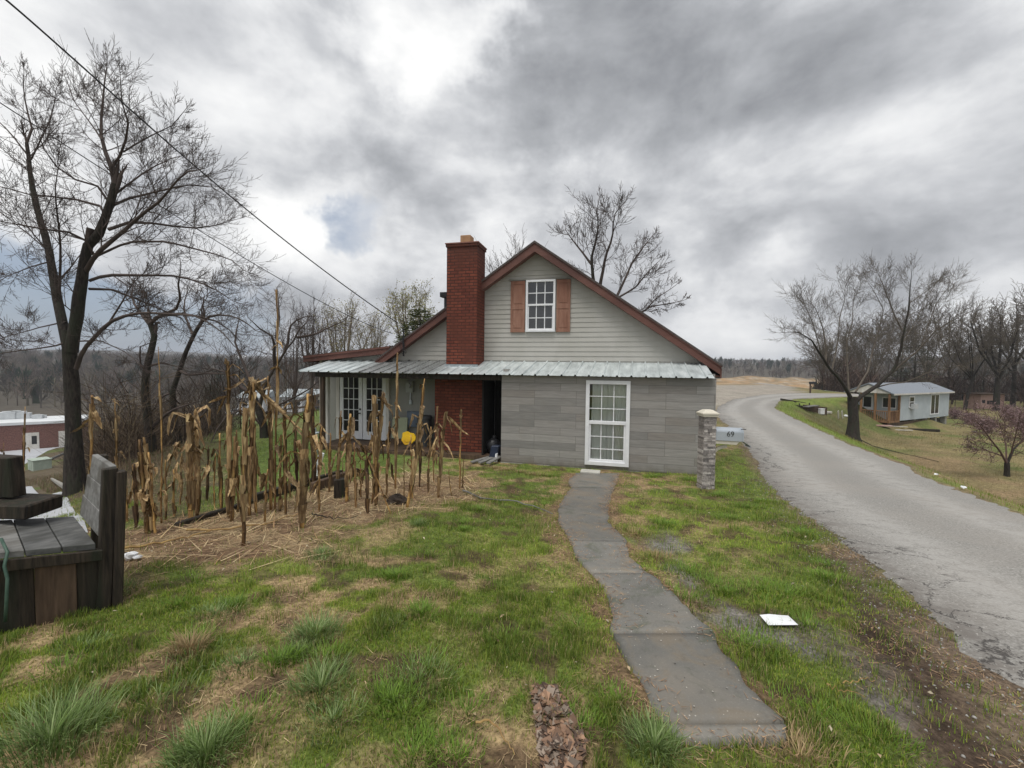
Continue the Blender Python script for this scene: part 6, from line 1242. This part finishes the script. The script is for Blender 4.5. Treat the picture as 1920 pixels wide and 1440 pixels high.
corn('golden stalk close behind the tallest one, cut lower', [(508, 958), (508, 860), (506, 780), (502, 705)], .014, [(.95, -.6, .18, .5), (.8, .5, .3, .6)], .9)
corn('short cut golden stalk just right of the tallest one', [(525, 958), (526, 890), (527, 815)], .011, [(.7, .5, .2, .7)], .5)
corn('thin short stalk halfway between the tallest one and the dark clump', [(544, 934), (543, 890), (542, 845)], .009, [], .3)
corn('stalk with a thick sheaf of husks hanging from its broken top', [(468, 968), (469, 890), (472, 810), (475, 716)], .015, [(.98, .25, .42, .9), (.96, -.2, .45, .9), (.9, .3, .38, 1), (.85, -.3, .32, .9), (.97, .1, .36, .8)], .9, tuft=.10)
corn('broken stalk bridging diagonally from the hanging sheaf down to the dark clump', [(480, 962), (474, 800), (470, 724), (466, 716), (510, 752), (560, 803), (600, 832)], .012, [(.62, .5, .4, .5), (.7, .5, .45, .6), (.78, .4, .4, .7), (.66, .3, .35, .9), (.85, .4, .35, .8)], .9, dy=-.15)
corn('front most stalk, plain brown, standing alone on the straw', [(456, 1024), (457, 950), (459, 860), (460, 765)], .013, [(.35, .5, .12, .6)], .8)
corn('tall stalk with bent golden top left of the hanging sheaf', [(428, 972), (429, 880), (430, 780), (428, 700), (427, 676)], .014, [(.93, .7, .3, .25), (.9, .6, .34, .3), (.97, -.2, .1, -.1), (.5, -.4, .25, .7)], .8)
corn('thick golden cut stalk joined at the foot with the tall bent one', [(434, 978), (437, 900), (441, 818)], .015, [(.5, .5, .2, .8)], .7)
corn('short stub of stalk just right of the thick golden cut pair', [(447, 960), (446, 920), (443, 806)], .009, [(.8, .4, .15, .6)], .3)
corn('golden cut stalk at the left, nearest the bench, in a bunch of three', [(276, 1002), (269, 920), (262, 824)], .014, [(.5, -.5, .12, .5)], .5)
corn('yellow middle stalk of the bunch of three near the bench', [(284, 1000), (279, 910), (271, 820)], .012, [(.7, .3, .16, .8)], .5)
corn('right hand lower stalk of the bunch of three near the bench', [(291, 1001), (286, 940), (279, 848)], .010, [(.8, .5, .2, .8), (.4, .6, .2, .8)], .5)
corn('thin tall pale reed of a stalk above the bunch of three', [(303, 982), (303, 870), (301, 760), (299, 700), (297, 650)], .007, [(.2, .4, .15, .8)], .2)
corn('short thin stalk right of the pale reed', [(311, 976), (311, 920), (310, 862)], .008, [], .3)
corn('leaning stalk with a hanging pale tuft, bending left', [(296, 930), (310, 893), (324, 852), (330, 838)], .008, [(.98, .2, .22, .9), (.97, -.3, .2, .9), (.95, .5, .18, .8)], .2, tuft=.14)
corn('stout brown stalk with leaves hanging like a tent, in front of the leaning tuft', [(358, 978), (357, 900), (356, 830), (355, 776)], .019, [(.97, -.7, .42, .7), (.95, -.6, .34, .8), (.9, .3, .4, .9), (.6, .2, .3, .9)], .9)
corn('right half of the tented pair, with a fan of pale fibres', [(370, 968), (370, 900), (369, 830), (367, 768)], .014, [(.97, .5, .45, .9), (.95, .3, .4, .9), (.9, .6, .36, .9), (.8, .1, .4, 1)], .9, tuft=.08)
corn('thin stalk between the tented pair and the tall bent one', [(402, 955), (402, 890), (404, 850)], .006, [], .2)
corn('stalk standing directly behind the top of the bench back', [(169, 985), (171, 900), (172, 810), (173, 741)], .012, [(.97, .5, .14, .4), (.9, .6, .25, .3)], .4)
corn('thin stalk with a pale tuft right of the big tree trunk', [(221, 962), (219, 880), (217, 800), (216, 755)], .007, [(.9, .5, .14, .6), (.55, .5, .16, .8)], .3, tuft=.08)
corn('short bent dead stalk right beside the bench post', [(243, 945), (249, 905), (256, 872)], .007, [(.9, .3, .14, .8)], .3)
corn('low stub of stalk right of the bench post', [(238, 978), (237, 945), (236, 915)], .010, [(.8, .3, .12, .5)], .4)
corn('dark stalk with a pale cut tip seen over the black slab', [(44, 960), (43, 890), (45, 830), (47, 762)], .012, [(.6, .5, .2, .7), (.5, -.4, .18, .8)], .7)
corn('leftmost cut stalk at the left edge of the picture', [(7, 965), (8, 900), (7, 830)], .012, [(.9, .3, .12, .8)], .5)
corn('bulky dark clump of husks on a stout stalk before the porch corner', [(566, 992), (568, 920), (572, 830), (577, 738)], .018, [(.97, .5, .35, .5), (.8, -.5, .42, .9), (.7, .4, .45, .9), (.55, -.5, .4, 1), (.45, .3, .36, 1), (.35, -.4, .4, 1), (.6, .2, .45, 1)], 1.0)
corn('dark second stem rising out of the bulky husk clump', [(588, 918), (588, 850), (586, 790), (585, 728)], .015, [(.95, .4, .25, .6), (.6, .4, .4, .9), (.5, -.3, .36, .9)], .9, mat=D_)
corn('slim golden pair of stems before the steel standpipe', [(617, 925), (618, 880), (620, 812)], .012, [(.5, .4, .2, .8)], .6)
corn('stalk with a folded over top before the left french door', [(650, 942), (651, 900), (655, 840), (657, 776)], .017, [(.97, -.3, .3, .7), (.95, .5, .34, .6), (.8, .5, .4, .7), (.5, .4, .3, .9)], .9)
corn('long thin dead stem leaning steeply to the right before the doors', [(735, 965), (712, 910), (696, 875), (683, 842)], .007, [(.3, -.4, .18, .6)], .1)
corn('tall husky stalk before the meeting of the french doors', [(706, 950), (705, 880), (703, 810), (703, 742)], .019, [(.97, .4, .3, .5), (.85, -.4, .4, .9), (.7, .3, .42, .9), (.5, -.3, .36, .9)], 1.0)
corn('pale topped stalk before the right french door', [(697, 945), (706, 870), (714, 800), (719, 737)], .012, [(.97, .3, .3, .6), (.93, .5, .34, .7), (.6, .4, .36, .8)], .7, tuft=.06)
corn('tall thin stalk before the left end of the porch wall, above the eave', [(741, 917), (742, 840), (744, 760), (745, 700), (745, 662)], .012, [(.62, .5, .16, .3), (.64, -.3, .1, .6), (.5, -.3, .3, .9)], .8)
corn('thin straight stem standing in front of the yellow plastic', [(757, 938), (758, 900), (758, 848)], .006, [], .0)
corn('tallest leaning stalk between the bin and the yellow plastic', [(762, 952), (775, 890), (787, 800), (793, 745), (796, 710)], .015, [(.95, -.3, .16, .5), (.7, -.4, .3, .9), (.5, .4, .34, .9), (.6, .2, .3, 1)], .9)
corn('dark straight stalk just behind the leaning one by the bin', [(787, 913), (788, 850), (790, 772)], .010, [(.8, .4, .3, .9), (.6, -.3, .3, .9)], .8, mat=D_)
corn('drooping husky stalk before the lower brick of the chimney', [(822, 934), (826, 870), (831, 810), (836, 772)], .013, [(.97, .6, .36, .8), (.93, .5, .5, .9), (.8, -.6, .5, .8), (.65, -.6, .46, .9), (.6, .5, .44, .9), (.5, -.4, .4, 1)], .8)
corn('withered grey stalk left of the drooping husky one', [(812, 905), (814, 860), (819, 800), (820, 762)], .008, [(.6, -.4, .3, .9), (.5, .4, .3, .9), (.4, -.3, .36, .9)], .5)
corn('rightmost corn stalk, thin with a knob top, before the red brick', [(862, 918), (863, 860), (864, 810), (865, 768)], .009, [(.93, .1, .08, .9)], .4)
corn('short companion stem at the foot of the rightmost stalk', [(867, 915), (868, 885), (869, 860)], .007, [], .1)
corn('low broken stem right of the drooping husky stalk', [(847, 930), (843, 905), (841, 880)], .006, [], .0)
corn('thin brown stalk between the tallest one and the sheaf', [(490, 932), (486, 890), (481, 845)], .008, [(.6, .3, .2, .8)], .4)
corn('short golden stub between the folded top and the tall husky stalk', [(676, 935), (677, 900), (676, 868)], .009, [(.8, -.4, .2, .8)], .4)

for i_, (fx, fy, tx_, ty_, r_, lv_, lb_) in enumerate(((328, 968, 326, 880, .009, 1, 'low brown stub left of the stout tented stalk'), (388, 940, 391, 835, .008, 2, 'thin stalk standing back between the tented pair and the tall bent one'), (414, 962, 412, 812, .010, 2, 'slim brown stalk just left of the tall bent one'),
    (497, 985, 501, 880, .009, 1, 'low forward stub in front of the two tallest stalks'), (536, 965, 533, 770, .011, 3, 'husky brown stalk between the tallest one and the short thin one'), (556, 945, 553, 790, .010, 2, 'slim stalk just left of the bulky dark clump'), (598, 960, 603, 800, .011, 3, 'husky stalk right of the bulky dark clump, leaning right'), (632, 935, 640, 770, .011, 3, 'husky stalk between the standpipe and the folded over stalk'),
    (668, 952, 664, 830, .009, 2, 'slim stalk in front and right of the folded over one'), (690, 965, 688, 835, .011, 2, 'brown stalk leaning slightly before the left side of the tall husky pair'), (724, 935, 731, 790, .010, 3, 'thin leafy stalk right of the pale topped one'), (773, 935, 770, 815, .009, 2, 'slim stalk behind the tall leaning one, left side'), (803, 925, 808, 800, .008, 2, 'thin withered stalk before the dark bin'), (255, 990, 252, 870, .010, 2, 'brown stalk left of the golden bunch of three'), (338, 948, 341, 850, .008, 1, 'slim stub behind the hanging pale tuft'))):
    corn(lb_, [(fx, fy), ((fx * 2 + tx_) // 3 + i_ % 3 - 1, (fy * 2 + ty_) // 3), ((fx + 2 * tx_) // 3, (fy + 2 * ty_) // 3), (tx_, ty_)], r_, [(.9 - .22 * k_, (-1) ** (k_ + i_) * .6, .26 + .05 * k_, .9) for k_ in range(lv_)], .8, mat=D_ if i_ % 4 == 1 else None)

# ------------------------------------------------------------------ grass, straw and leaves
def blades(name, x, y, h, w_, lean, az, c, mat, label, cat, z=None, seg=3, dz=0.0, lying=False):
    N = len(x); z = gtop(x, y) + dz if z is None else z; q = np.linspace(0, 1, seg + 1)
    a = lean[:, None] * ((.25 + 1.0 * q[None, :]) if not lying else (1 + 0 * q[None, :])); st = (h / seg)[:, None]; dx = np.cumsum(np.sin(a) * st, 1); dzz = np.cumsum(np.cos(a) * st, 1); dx = np.concatenate([np.zeros((N, 1)), dx[:, :-1]], 1); dzz = np.concatenate([np.zeros((N, 1)), dzz[:, :-1]], 1)
    cx = x[:, None] + dx * np.cos(az)[:, None]; cy = y[:, None] + dx * np.sin(az)[:, None]; cz = z[:, None] + np.maximum(dzz, -.004) - .004
    ww = w_[:, None] * (1 - q[None, :] ** 1.5 * .95) * .5; fa = az + np.pi / 2; ox = np.cos(fa)[:, None] * ww; oy = np.sin(fa)[:, None] * ww
    V_ = np.stack([np.stack([cx - ox, cy - oy, cz], -1), np.stack([cx + ox, cy + oy, cz], -1)], 2).reshape(-1, 3); n2 = 2 * (seg + 1); b = np.arange(N)[:, None] * n2
    F_ = np.concatenate([np.stack([b + 2 * i, b + 2 * i + 1, b + 2 * i + 3, b + 2 * i + 2], -1) for i in range(seg)], 1).reshape(-1, 4)
    cc = np.repeat(c, n2, 0); tag(mesh_np(name, V_, [F_], mat, col=cc), label, cat, kind='stuff')
def wedge(n, y0, y1, p=1.0, x0=-1.5, x1=1.45):
    y = (y0 ** p + (y1 ** p - y0 ** p) * rng.random(n)) ** (1 / p); return y * rng.uniform(x0, x1, n), y
HOUSEP = [hw(-11.1, -.02), hw(-11.1, 6), hw(.2, 9), hw(.2, -.02)]
def lawn(n, y0, y1, p, k):
    x, y = wedge(n, y0, y1, p); m = zone_masks(x, y); a = fbm(x * 1.1, y * 1.1, 3, 4); b = fbm(x * 3.7, y * 3.7, 9, 4); c_ = fbm(x * .45, y * .45, 14, 3); cl = fbm(x * 6, y * 6, 19, 3)
    straw = ss(b, .46, .59) * ss(c_, .28, .56) * .95; dirt = ss(fbm(x * 5, y * 5, 40, 3), .56, .7)
    keep = (m['pathin'] < .5) & (m['road'] < .5) & (sdp(x, y, HOUSEP) < -.03) & (segd(x, y, RW)[1] <= 0); pr = (1 - .93 * m['corn']) * (1 - .9 * m['scr']) * (1 - .86 * m['verge']) * (1 - .7 * m['mud']) * (1 - .55 * m['pathedge']) * (1 - .72 * straw) * (1 - .75 * dirt)
    keep &= rng.random(len(x)) < pr; x, y, a, b, cl, straw = x[keep], y[keep], a[keep], b[keep], cl[keep], straw[keep]; N = len(x)
    tall = ss(cl, .48, .7); h = (.014 + .042 * tall + .016 * rng.random(N)) * k; w_ = (.0028 + .0016 * rng.random(N)) * k ** 1.1
    base_ = np.array([(.195, .285, .030), (.255, .335, .036), (.15, .23, .034), (.33, .335, .075)])[rng.integers(0, 4, N)]
    c = base_ * (1 + .35 * (ss(a, .45, .7) - .3))[:, None] * rng.uniform(.7, 1.3, (N, 1)); c = c * (1 - .25 * tall[:, None]) + np.array((-.02, .0, .01)) * tall[:, None] * .5
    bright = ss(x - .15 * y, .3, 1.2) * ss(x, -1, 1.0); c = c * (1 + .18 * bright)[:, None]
    dead = rng.random(N) < .07 + .45 * straw; c = np.where(dead[:, None], np.array([(.36, .27, .14)]) * rng.uniform(.6, 1.2, (N, 1)), c); lean = np.abs(rng.normal(.5, .35, N)) + dead * .7
    return x, y, h, w_, lean, rng.uniform(0, 2 * np.pi, N), np.clip(c, .01, 1)
G = [lawn(210000, 1.35, 3.2, 2, 1.0), lawn(160000, 3.2, 6.5, 2, 1.25), lawn(90000, 6.5, 14, 2, 1.7)]
G = [np.concatenate([g_[i] for g_ in G]) for i in range(7)]
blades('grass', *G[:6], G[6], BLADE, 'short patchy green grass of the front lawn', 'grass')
# longer grass along the bank beyond the lane and on the left slope
y = rng.uniform(4, 34, 70000); x = y * rng.uniform(.3, 1.5, 70000); d, s = segd(x, y, RW); k = (s > 0) & (d > .02) & (d < 12); x, y, d = x[k], y[k], d[k]; m_ = zone_masks(x, y); k = rng.random(len(x)) < (1 - .7 * m_['brn']) * np.clip(9 / y, .15, 1); x, y, d = x[k], y[k], d[k]; N = len(x); sc_ = (.6 + y / 18)
br = ss(fbm(x * .5, y * .5, 51, 4), .36, .56); c = np.array((.15, .19, .045)) * (1 - br[:, None]) + np.array((.26, .20, .09)) * br[:, None]; gs = (1 - ss(d, .8, 1.9))[:, None]; c = c * (1 - gs) + np.array((.20, .26, .045)) * gs; c = c * rng.uniform(.7, 1.3, (N, 1))
blades('bank_grass', x, y, (.05 + .05 * rng.random(N)) * sc_, .006 * sc_, np.abs(rng.normal(.5, .3, N)), rng.uniform(0, 6.28, N), c, BLADE, 'rough green and straw grass on the bank beyond the lane', 'grass', seg=2)
y = rng.uniform(3, 30, 60000); x = -4 - rng.random(60000) * y * 1.1; s = segd(x, y, CREST); k = (s[1] < 0) & (sdp(x, y, CORN) < 0) & (sdp(x, y, LOTB) < -.2) & (x > -1.6 * y); x, y = x[k], y[k]; N = len(x); fi_ = ss(sdp(x, y, FIELD), -3, 2); sc_ = .8 + y / 16
c = np.where((rng.random(N) < .78 - .6 * fi_ + .2 * ss(sdp(x, y, SCR), -1, 1))[:, None], np.array([(.22, .16, .10)]), np.array([(.11, .15, .04)])) * rng.uniform(.6, 1.3, (N, 1))
blades('slope_grass', x, y, (.06 + .10 * rng.random(N)) * sc_ * (1 - .5 * fi_), .006 * sc_, np.abs(rng.normal(.6, .4, N)), rng.uniform(0, 6.28, N), c, BLADE, 'rough dead and green grass on the slope below the corn', 'grass', seg=2)
# straw litter: lying stems on the corn plot, along the path and in the thin patches
def litter(n, y0, y1, L0, L1, wd, key, label, name, cols):
    x, y = wedge(n, y0, y1, 1.6); m = zone_masks(x, y); b = fbm(x * 3.7, y * 3.7, 9, 4); c_ = fbm(x * .45, y * .45, 14, 3)
    wt = {'corn': m['corn'] * (.35 + .65 * ss(b, .4, .6)), 'edge': np.maximum(np.maximum(m['pathedge'] * (sdp(x, y, PATHP) <= 0) , 1.0 * np.exp(-np.maximum(sdp(x, y, PATHP), 0) / .085) * (sdp(x, y, PATHP) > 0)) * ss(fbm(x * 3, y * 3, 93, 2), .3, .6), m['verge'] * .35 * ss(b, .4, .6)), 'lawn': ss(b, .46, .59) * ss(c_, .28, .56)}[key]
    dp = sdp(x, y, PATHP); k = (rng.random(n) < wt) & (dp < (.22 if key == 'edge' else .0)) & (m['road'] < .5) & (sdp(x, y, HOUSEP) < -.02) & (segd(x, y, RW)[1] <= 0); x, y, dp = x[k], y[k], dp[k]; N = len(x)
    c = np.array(cols)[rng.integers(0, len(cols), N)] * rng.uniform(.6, 1.25, (N, 1)); z = np.where(dp > -.02, gz(x, y) + .016, gtop(x, y) + .004) + rng.random(N) * .012
    blades(name, x, y, rng.uniform(L0, L1, N) * (.7 + y / 9), wd * rng.uniform(.6, 1.3, N) * (.7 + y / 6), rng.uniform(1.42, 1.60, N), rng.uniform(0, 6.28, N), c, STRAWM, label, 'straw', z=z, seg=2, lying=True)
SCs = [(.42, .31, .17), (.52, .40, .23), (.32, .21, .12), (.23, .15, .09)]
litter(110000, 2.0, 9.5, .05, .20, .004, 'corn', 'tangled dry straw and husks covering the corn plot', 'straw_litter', SCs)
litter(9000, 2.0, 9.5, .15, .40, .008, 'corn', 'long broken husks and stem pieces on the corn plot', 'husk_litter', [(.50, .37, .20), (.60, .47, .28), (.30, .19, .10)])
litter(190000, 1.35, 9, .015, .06, .0035, 'edge', 'brown thatch and chaff along the path and the lane', 'path_thatch', [(.34, .215, .125), (.42, .28, .165), (.20, .12, .075)])
litter(60000, 1.35, 9, .03, .09, .003, 'lawn', 'dead straw lying in thin patches of the lawn', 'lawn_straw', SCs)
# dead leaves and husk scraps
def scraps(name, label, x, y, size, cols, flat=.25, cat='leaves', lift=.012):
    N = len(x); z = gtop(x, y) + lift + rng.random(N) * .02; a = rng.uniform(0, 6.28, N); nx = rng.normal(0, flat, (N, 2)); u = np.stack([np.cos(a), np.sin(a), nx[:, 0]], 1); v = np.stack([-np.sin(a), np.cos(a), nx[:, 1]], 1) * .62; c0 = np.stack([x, y, z], 1); s = (size * rng.uniform(.5, 1.3, N))[:, None]
    k_ = rng.uniform(.1, .5, (N, 1)) * s * np.array([[0, 0, 1.0]]); V_ = np.stack([c0 - u * s, c0 - v * s + k_, c0 + u * s, c0 + v * s + k_], 1).reshape(-1, 3); b = np.arange(N)[:, None] * 4; F_ = np.concatenate([b + np.array([0, 1, 2]), b + np.array([0, 2, 3])]); c = np.array(cols)[rng.integers(0, len(cols), N)] * rng.uniform(.6, 1.3, (N, 1)); tag(mesh_np(name, V_, [F_], STRAWM, col=np.repeat(c, 4, 0)), label, cat, kind='stuff')
LS = wpoly([(1000, 1300), (1040, 1295), (1060, 1340), (1095, 1400), (1085, 1470), (1020, 1470), (1010, 1380)])
P_ = np.array(LS); x = rng.uniform(P_[:, 0].min(), P_[:, 0].max(), 900); y = rng.uniform(P_[:, 1].min(), P_[:, 1].max(), 900); k = sdp(x, y, LS) > 0; scraps('dead_leaves', 'strip of matted dead brown leaves in the grass left of the path end', x[k], y[k], .028, [(.20, .125, .085), (.30, .185, .12), (.13, .09, .07), (.27, .215, .17)], .32)
x, y = wedge(9000, 1.4, 9, 1.7); m = zone_masks(x, y); k = (rng.random(9000) < .05 + .55 * m['corn'] + .3 * m['pathedge'] + .12 * m['verge']) & (m['pathin'] < .5) & (m['road'] < .5) & (sdp(x, y, HOUSEP) < -.05) & (segd(x, y, RW)[1] <= 0); scraps('scattered_leaves', 'dead leaf and husk scraps scattered over lawn and corn plot', x[k], y[k], .013, [(.24, .15, .10), (.36, .27, .17), (.14, .09, .06), (.42, .36, .26)], .35)
# pebbles along the lane shoulder
x, y = wedge(30000, 1.4, 9, 1.7, .2, 1.45); dr = segd(x, y, LW); k = (np.abs(dr[0]) < .35 + .5 * rng.random(len(x))) & (rng.random(len(x)) < np.exp(-dr[0] * 4)); x, y, sd_ = x[k], y[k], dr[1][k]; N = len(x)
z = np.where(sd_ > 0, gz(x, y) + .012, gtop(x, y)); s = rng.uniform(.003, .011, N)[:, None, None]; oc = np.array([(1, 0, 0), (0, 1, 0), (-1, 0, 0), (0, -1, 0), (0, 0, .7), (0, 0, -.7)]); V_ = np.stack([x, y, z], 1)[:, None] + oc[None] * s * rng.uniform(.6, 1.4, (N, 6, 1)); of = np.array([(0, 1, 4), (1, 2, 4), (2, 3, 4), (3, 0, 4), (1, 0, 5), (2, 1, 5), (3, 2, 5), (0, 3, 5)]); F_ = (np.arange(N)[:, None, None] * 6 + of[None]).reshape(-1, 3); c = rng.uniform(.12, .42, (N, 1)) * np.array([[1, .95, .88]])
tag(mesh_np('gravel', V_.reshape(-1, 3), [F_], STRAWM, col=np.repeat(c, 6, 0)), 'loose grey gravel along the crumbling lane edge', 'gravel', kind='stuff')
x, y = wedge(26000, 1.4, 9, 1.7, -.2, 1.45); mm_ = zone_masks(x, y); dp = sdp(x, y, PATHP); k = ((mm_['mud'] * .5 + mm_['verge'] * .3) > rng.random(len(x))) & (mm_['road'] < .5) & (dp < 0) | ((dp > .02) & (rng.random(len(x)) < .12)); x, y, dp = x[k], y[k], dp[k]; N = len(x)
z = np.where(dp > 0, gz(x, y) + .017, gtop(x, y)); s = rng.uniform(.0015, .006, N)[:, None, None]; V_ = np.stack([x, y, z], 1)[:, None] + oc[None] * s * rng.uniform(.6, 1.4, (N, 6, 1)); F_ = (np.arange(N)[:, None, None] * 6 + of[None]).reshape(-1, 3); c = rng.uniform(.10, .40, (N, 1)) * np.array([[1, .93, .84]]); c = np.where((dp > 0)[:, None], c * 1.5, c)
tag(mesh_np('grit', V_.reshape(-1, 3), [F_], STRAWM, col=np.repeat(c, 6, 0)), 'fine grit on the path and on the muddy strip beside it', 'grit', kind='stuff')
# clumps of coarse grass
def clump(px, py, R_, n, hh, cols, label=None, name='grass_clump'):
    p = gp(px, py); a = rng.uniform(0, 6.28, n); r = R_ * .75 * rng.random(n) ** .8; x = p[0] + np.cos(a) * r; y = p[1] + np.sin(a) * r; lean = .55 + 1.15 * rng.random(n) ** .8; hh = hh * .85; c = np.array(cols)[rng.integers(0, len(cols), n)] * rng.uniform(.7, 1.35, (n, 1))
    return x, y, hh * rng.uniform(.35, 1.15, n), rng.uniform(.0025, .0055, n), lean, a + rng.normal(0, .5, n), c
BG = [(.13, .20, .055), (.175, .25, .075), (.105, .165, .042), (.26, .33, .14)]; DG = [(.13, .225, .028), (.17, .27, .035), (.11, .185, .025)]; TNC = [(.36, .27, .14), (.30, .21, .11)]
for (px, py, R_, n, hh, cols, lb) in ((592, 1195, .20, 620, .16, BG, 'blue green coarse grass clump in the middle of the left lawn'), (95, 1400, .26, 900, .22, BG, 'largest arching grass clump in the bottom left corner'), (1228, 1415, .15, 560, .15, BG, 'blue green grass clump touching the near end of the path'), (385, 1425, .18, 620, .17, BG, 'coarse grass clump at the bottom edge right of the corner clump'), (600, 1295, .2, 520, .14, BG, 'pale green clump just below the middle one on the left lawn'), (790, 1155, .16, 420, .10, DG, 'low dark green clump on the lawn right of the middle one'), (525, 1245, .13, 300, .12, DG, 'small dark green clump between the two blue green ones'), (355, 1225, .12, 330, .16, TNC, 'tuft of tan dead grass below the bench')):
    a = clump(px, py, R_, n, hh, cols); o_ = gp(px, py); blades('grass_clump', *a[:6], a[6], BLADE, lb, 'grass clump'); ob = COL.objects[-1]; del ob['kind']; v0 = Vector((o_[0], o_[1], g1(o_[0], o_[1]))); ob.data.transform(Matrix.Translation(-v0)); ob.location = v0
XS = []
for i in range(95):
    px = rng.uniform(-80, 1750); py = rng.uniform(905, 1430); p = gp(px, py); mm_ = zone_masks(np.array([p[0]]), np.array([p[1]]))
    if mm_['pathin'][0] > .1 or mm_['road'][0] > .1 or mm_['corn'][0] > .5 or mm_['verge'][0] > .7 or segd(np.array([p[0]]), np.array([p[1]]), RW)[1][0] > 0: continue
    XS.append(clump(px, py, rng.uniform(.12, .32), int(rng.uniform(160, 420)), rng.uniform(.05, .10), BG if px < 800 and rng.random() < .5 else DG))
for (px, py) in ((1030, 895), (1330, 905), (1290, 900), (1225, 893), (1350, 930), (1400, 950), (1500, 1000), (1550, 1085), (1480, 1120), (1425, 1105), (1340, 1095), (1290, 1070), (690, 900), (830, 890), (1250, 985), (740, 895)): XS.append(clump(px, py, .3, 420, .09, DG))
for (px, py) in ((950, 882), (975, 886), (1000, 890), (925, 878), (1020, 893), (1190, 1000), (1230, 1045), (1500, 1420)): XS.append(clump(px, py, .28, 380, .09, TNC))
XS = [np.concatenate([q[i] for q in XS]) for i in range(7)]; k = (sdp(XS[0], XS[1], PATHP) < 0) & (sdp(XS[0], XS[1], HOUSEP) < -.02)
blades('tall_grass', *[q[k] for q in XS[:6]], XS[6][k], BLADE, 'longer darker tufts spread through the lawn', 'grass')

# ------------------------------------------------------------------ air between here and the far hills
def haze():
    m = bpy.data.materials.new('haze_air'); m.use_nodes = True; t = NT(m.node_tree); v = t.n('ShaderNodeVolumePrincipled'); v.inputs['Color'].default_value = (.86, .91, 1.0, 1); v.inputs['Density'].default_value = HAZE; v.inputs['Anisotropy'].default_value = .2
    o = t.n('ShaderNodeOutputMaterial'); t.l(v.outputs[0], o.inputs[1]); b = MB(); b.box(-1520, 1520, -1520, 1520, float(Z.min()) - 1.0, max(float(Z.max()) + 14, 16.0)); ob = b.build('haze', m, None); tag(ob, 'thin damp haze greying the far hills', 'haze', kind='stuff')
HAZE = .00055
haze()
sc.cycles.volume_bounces = 0
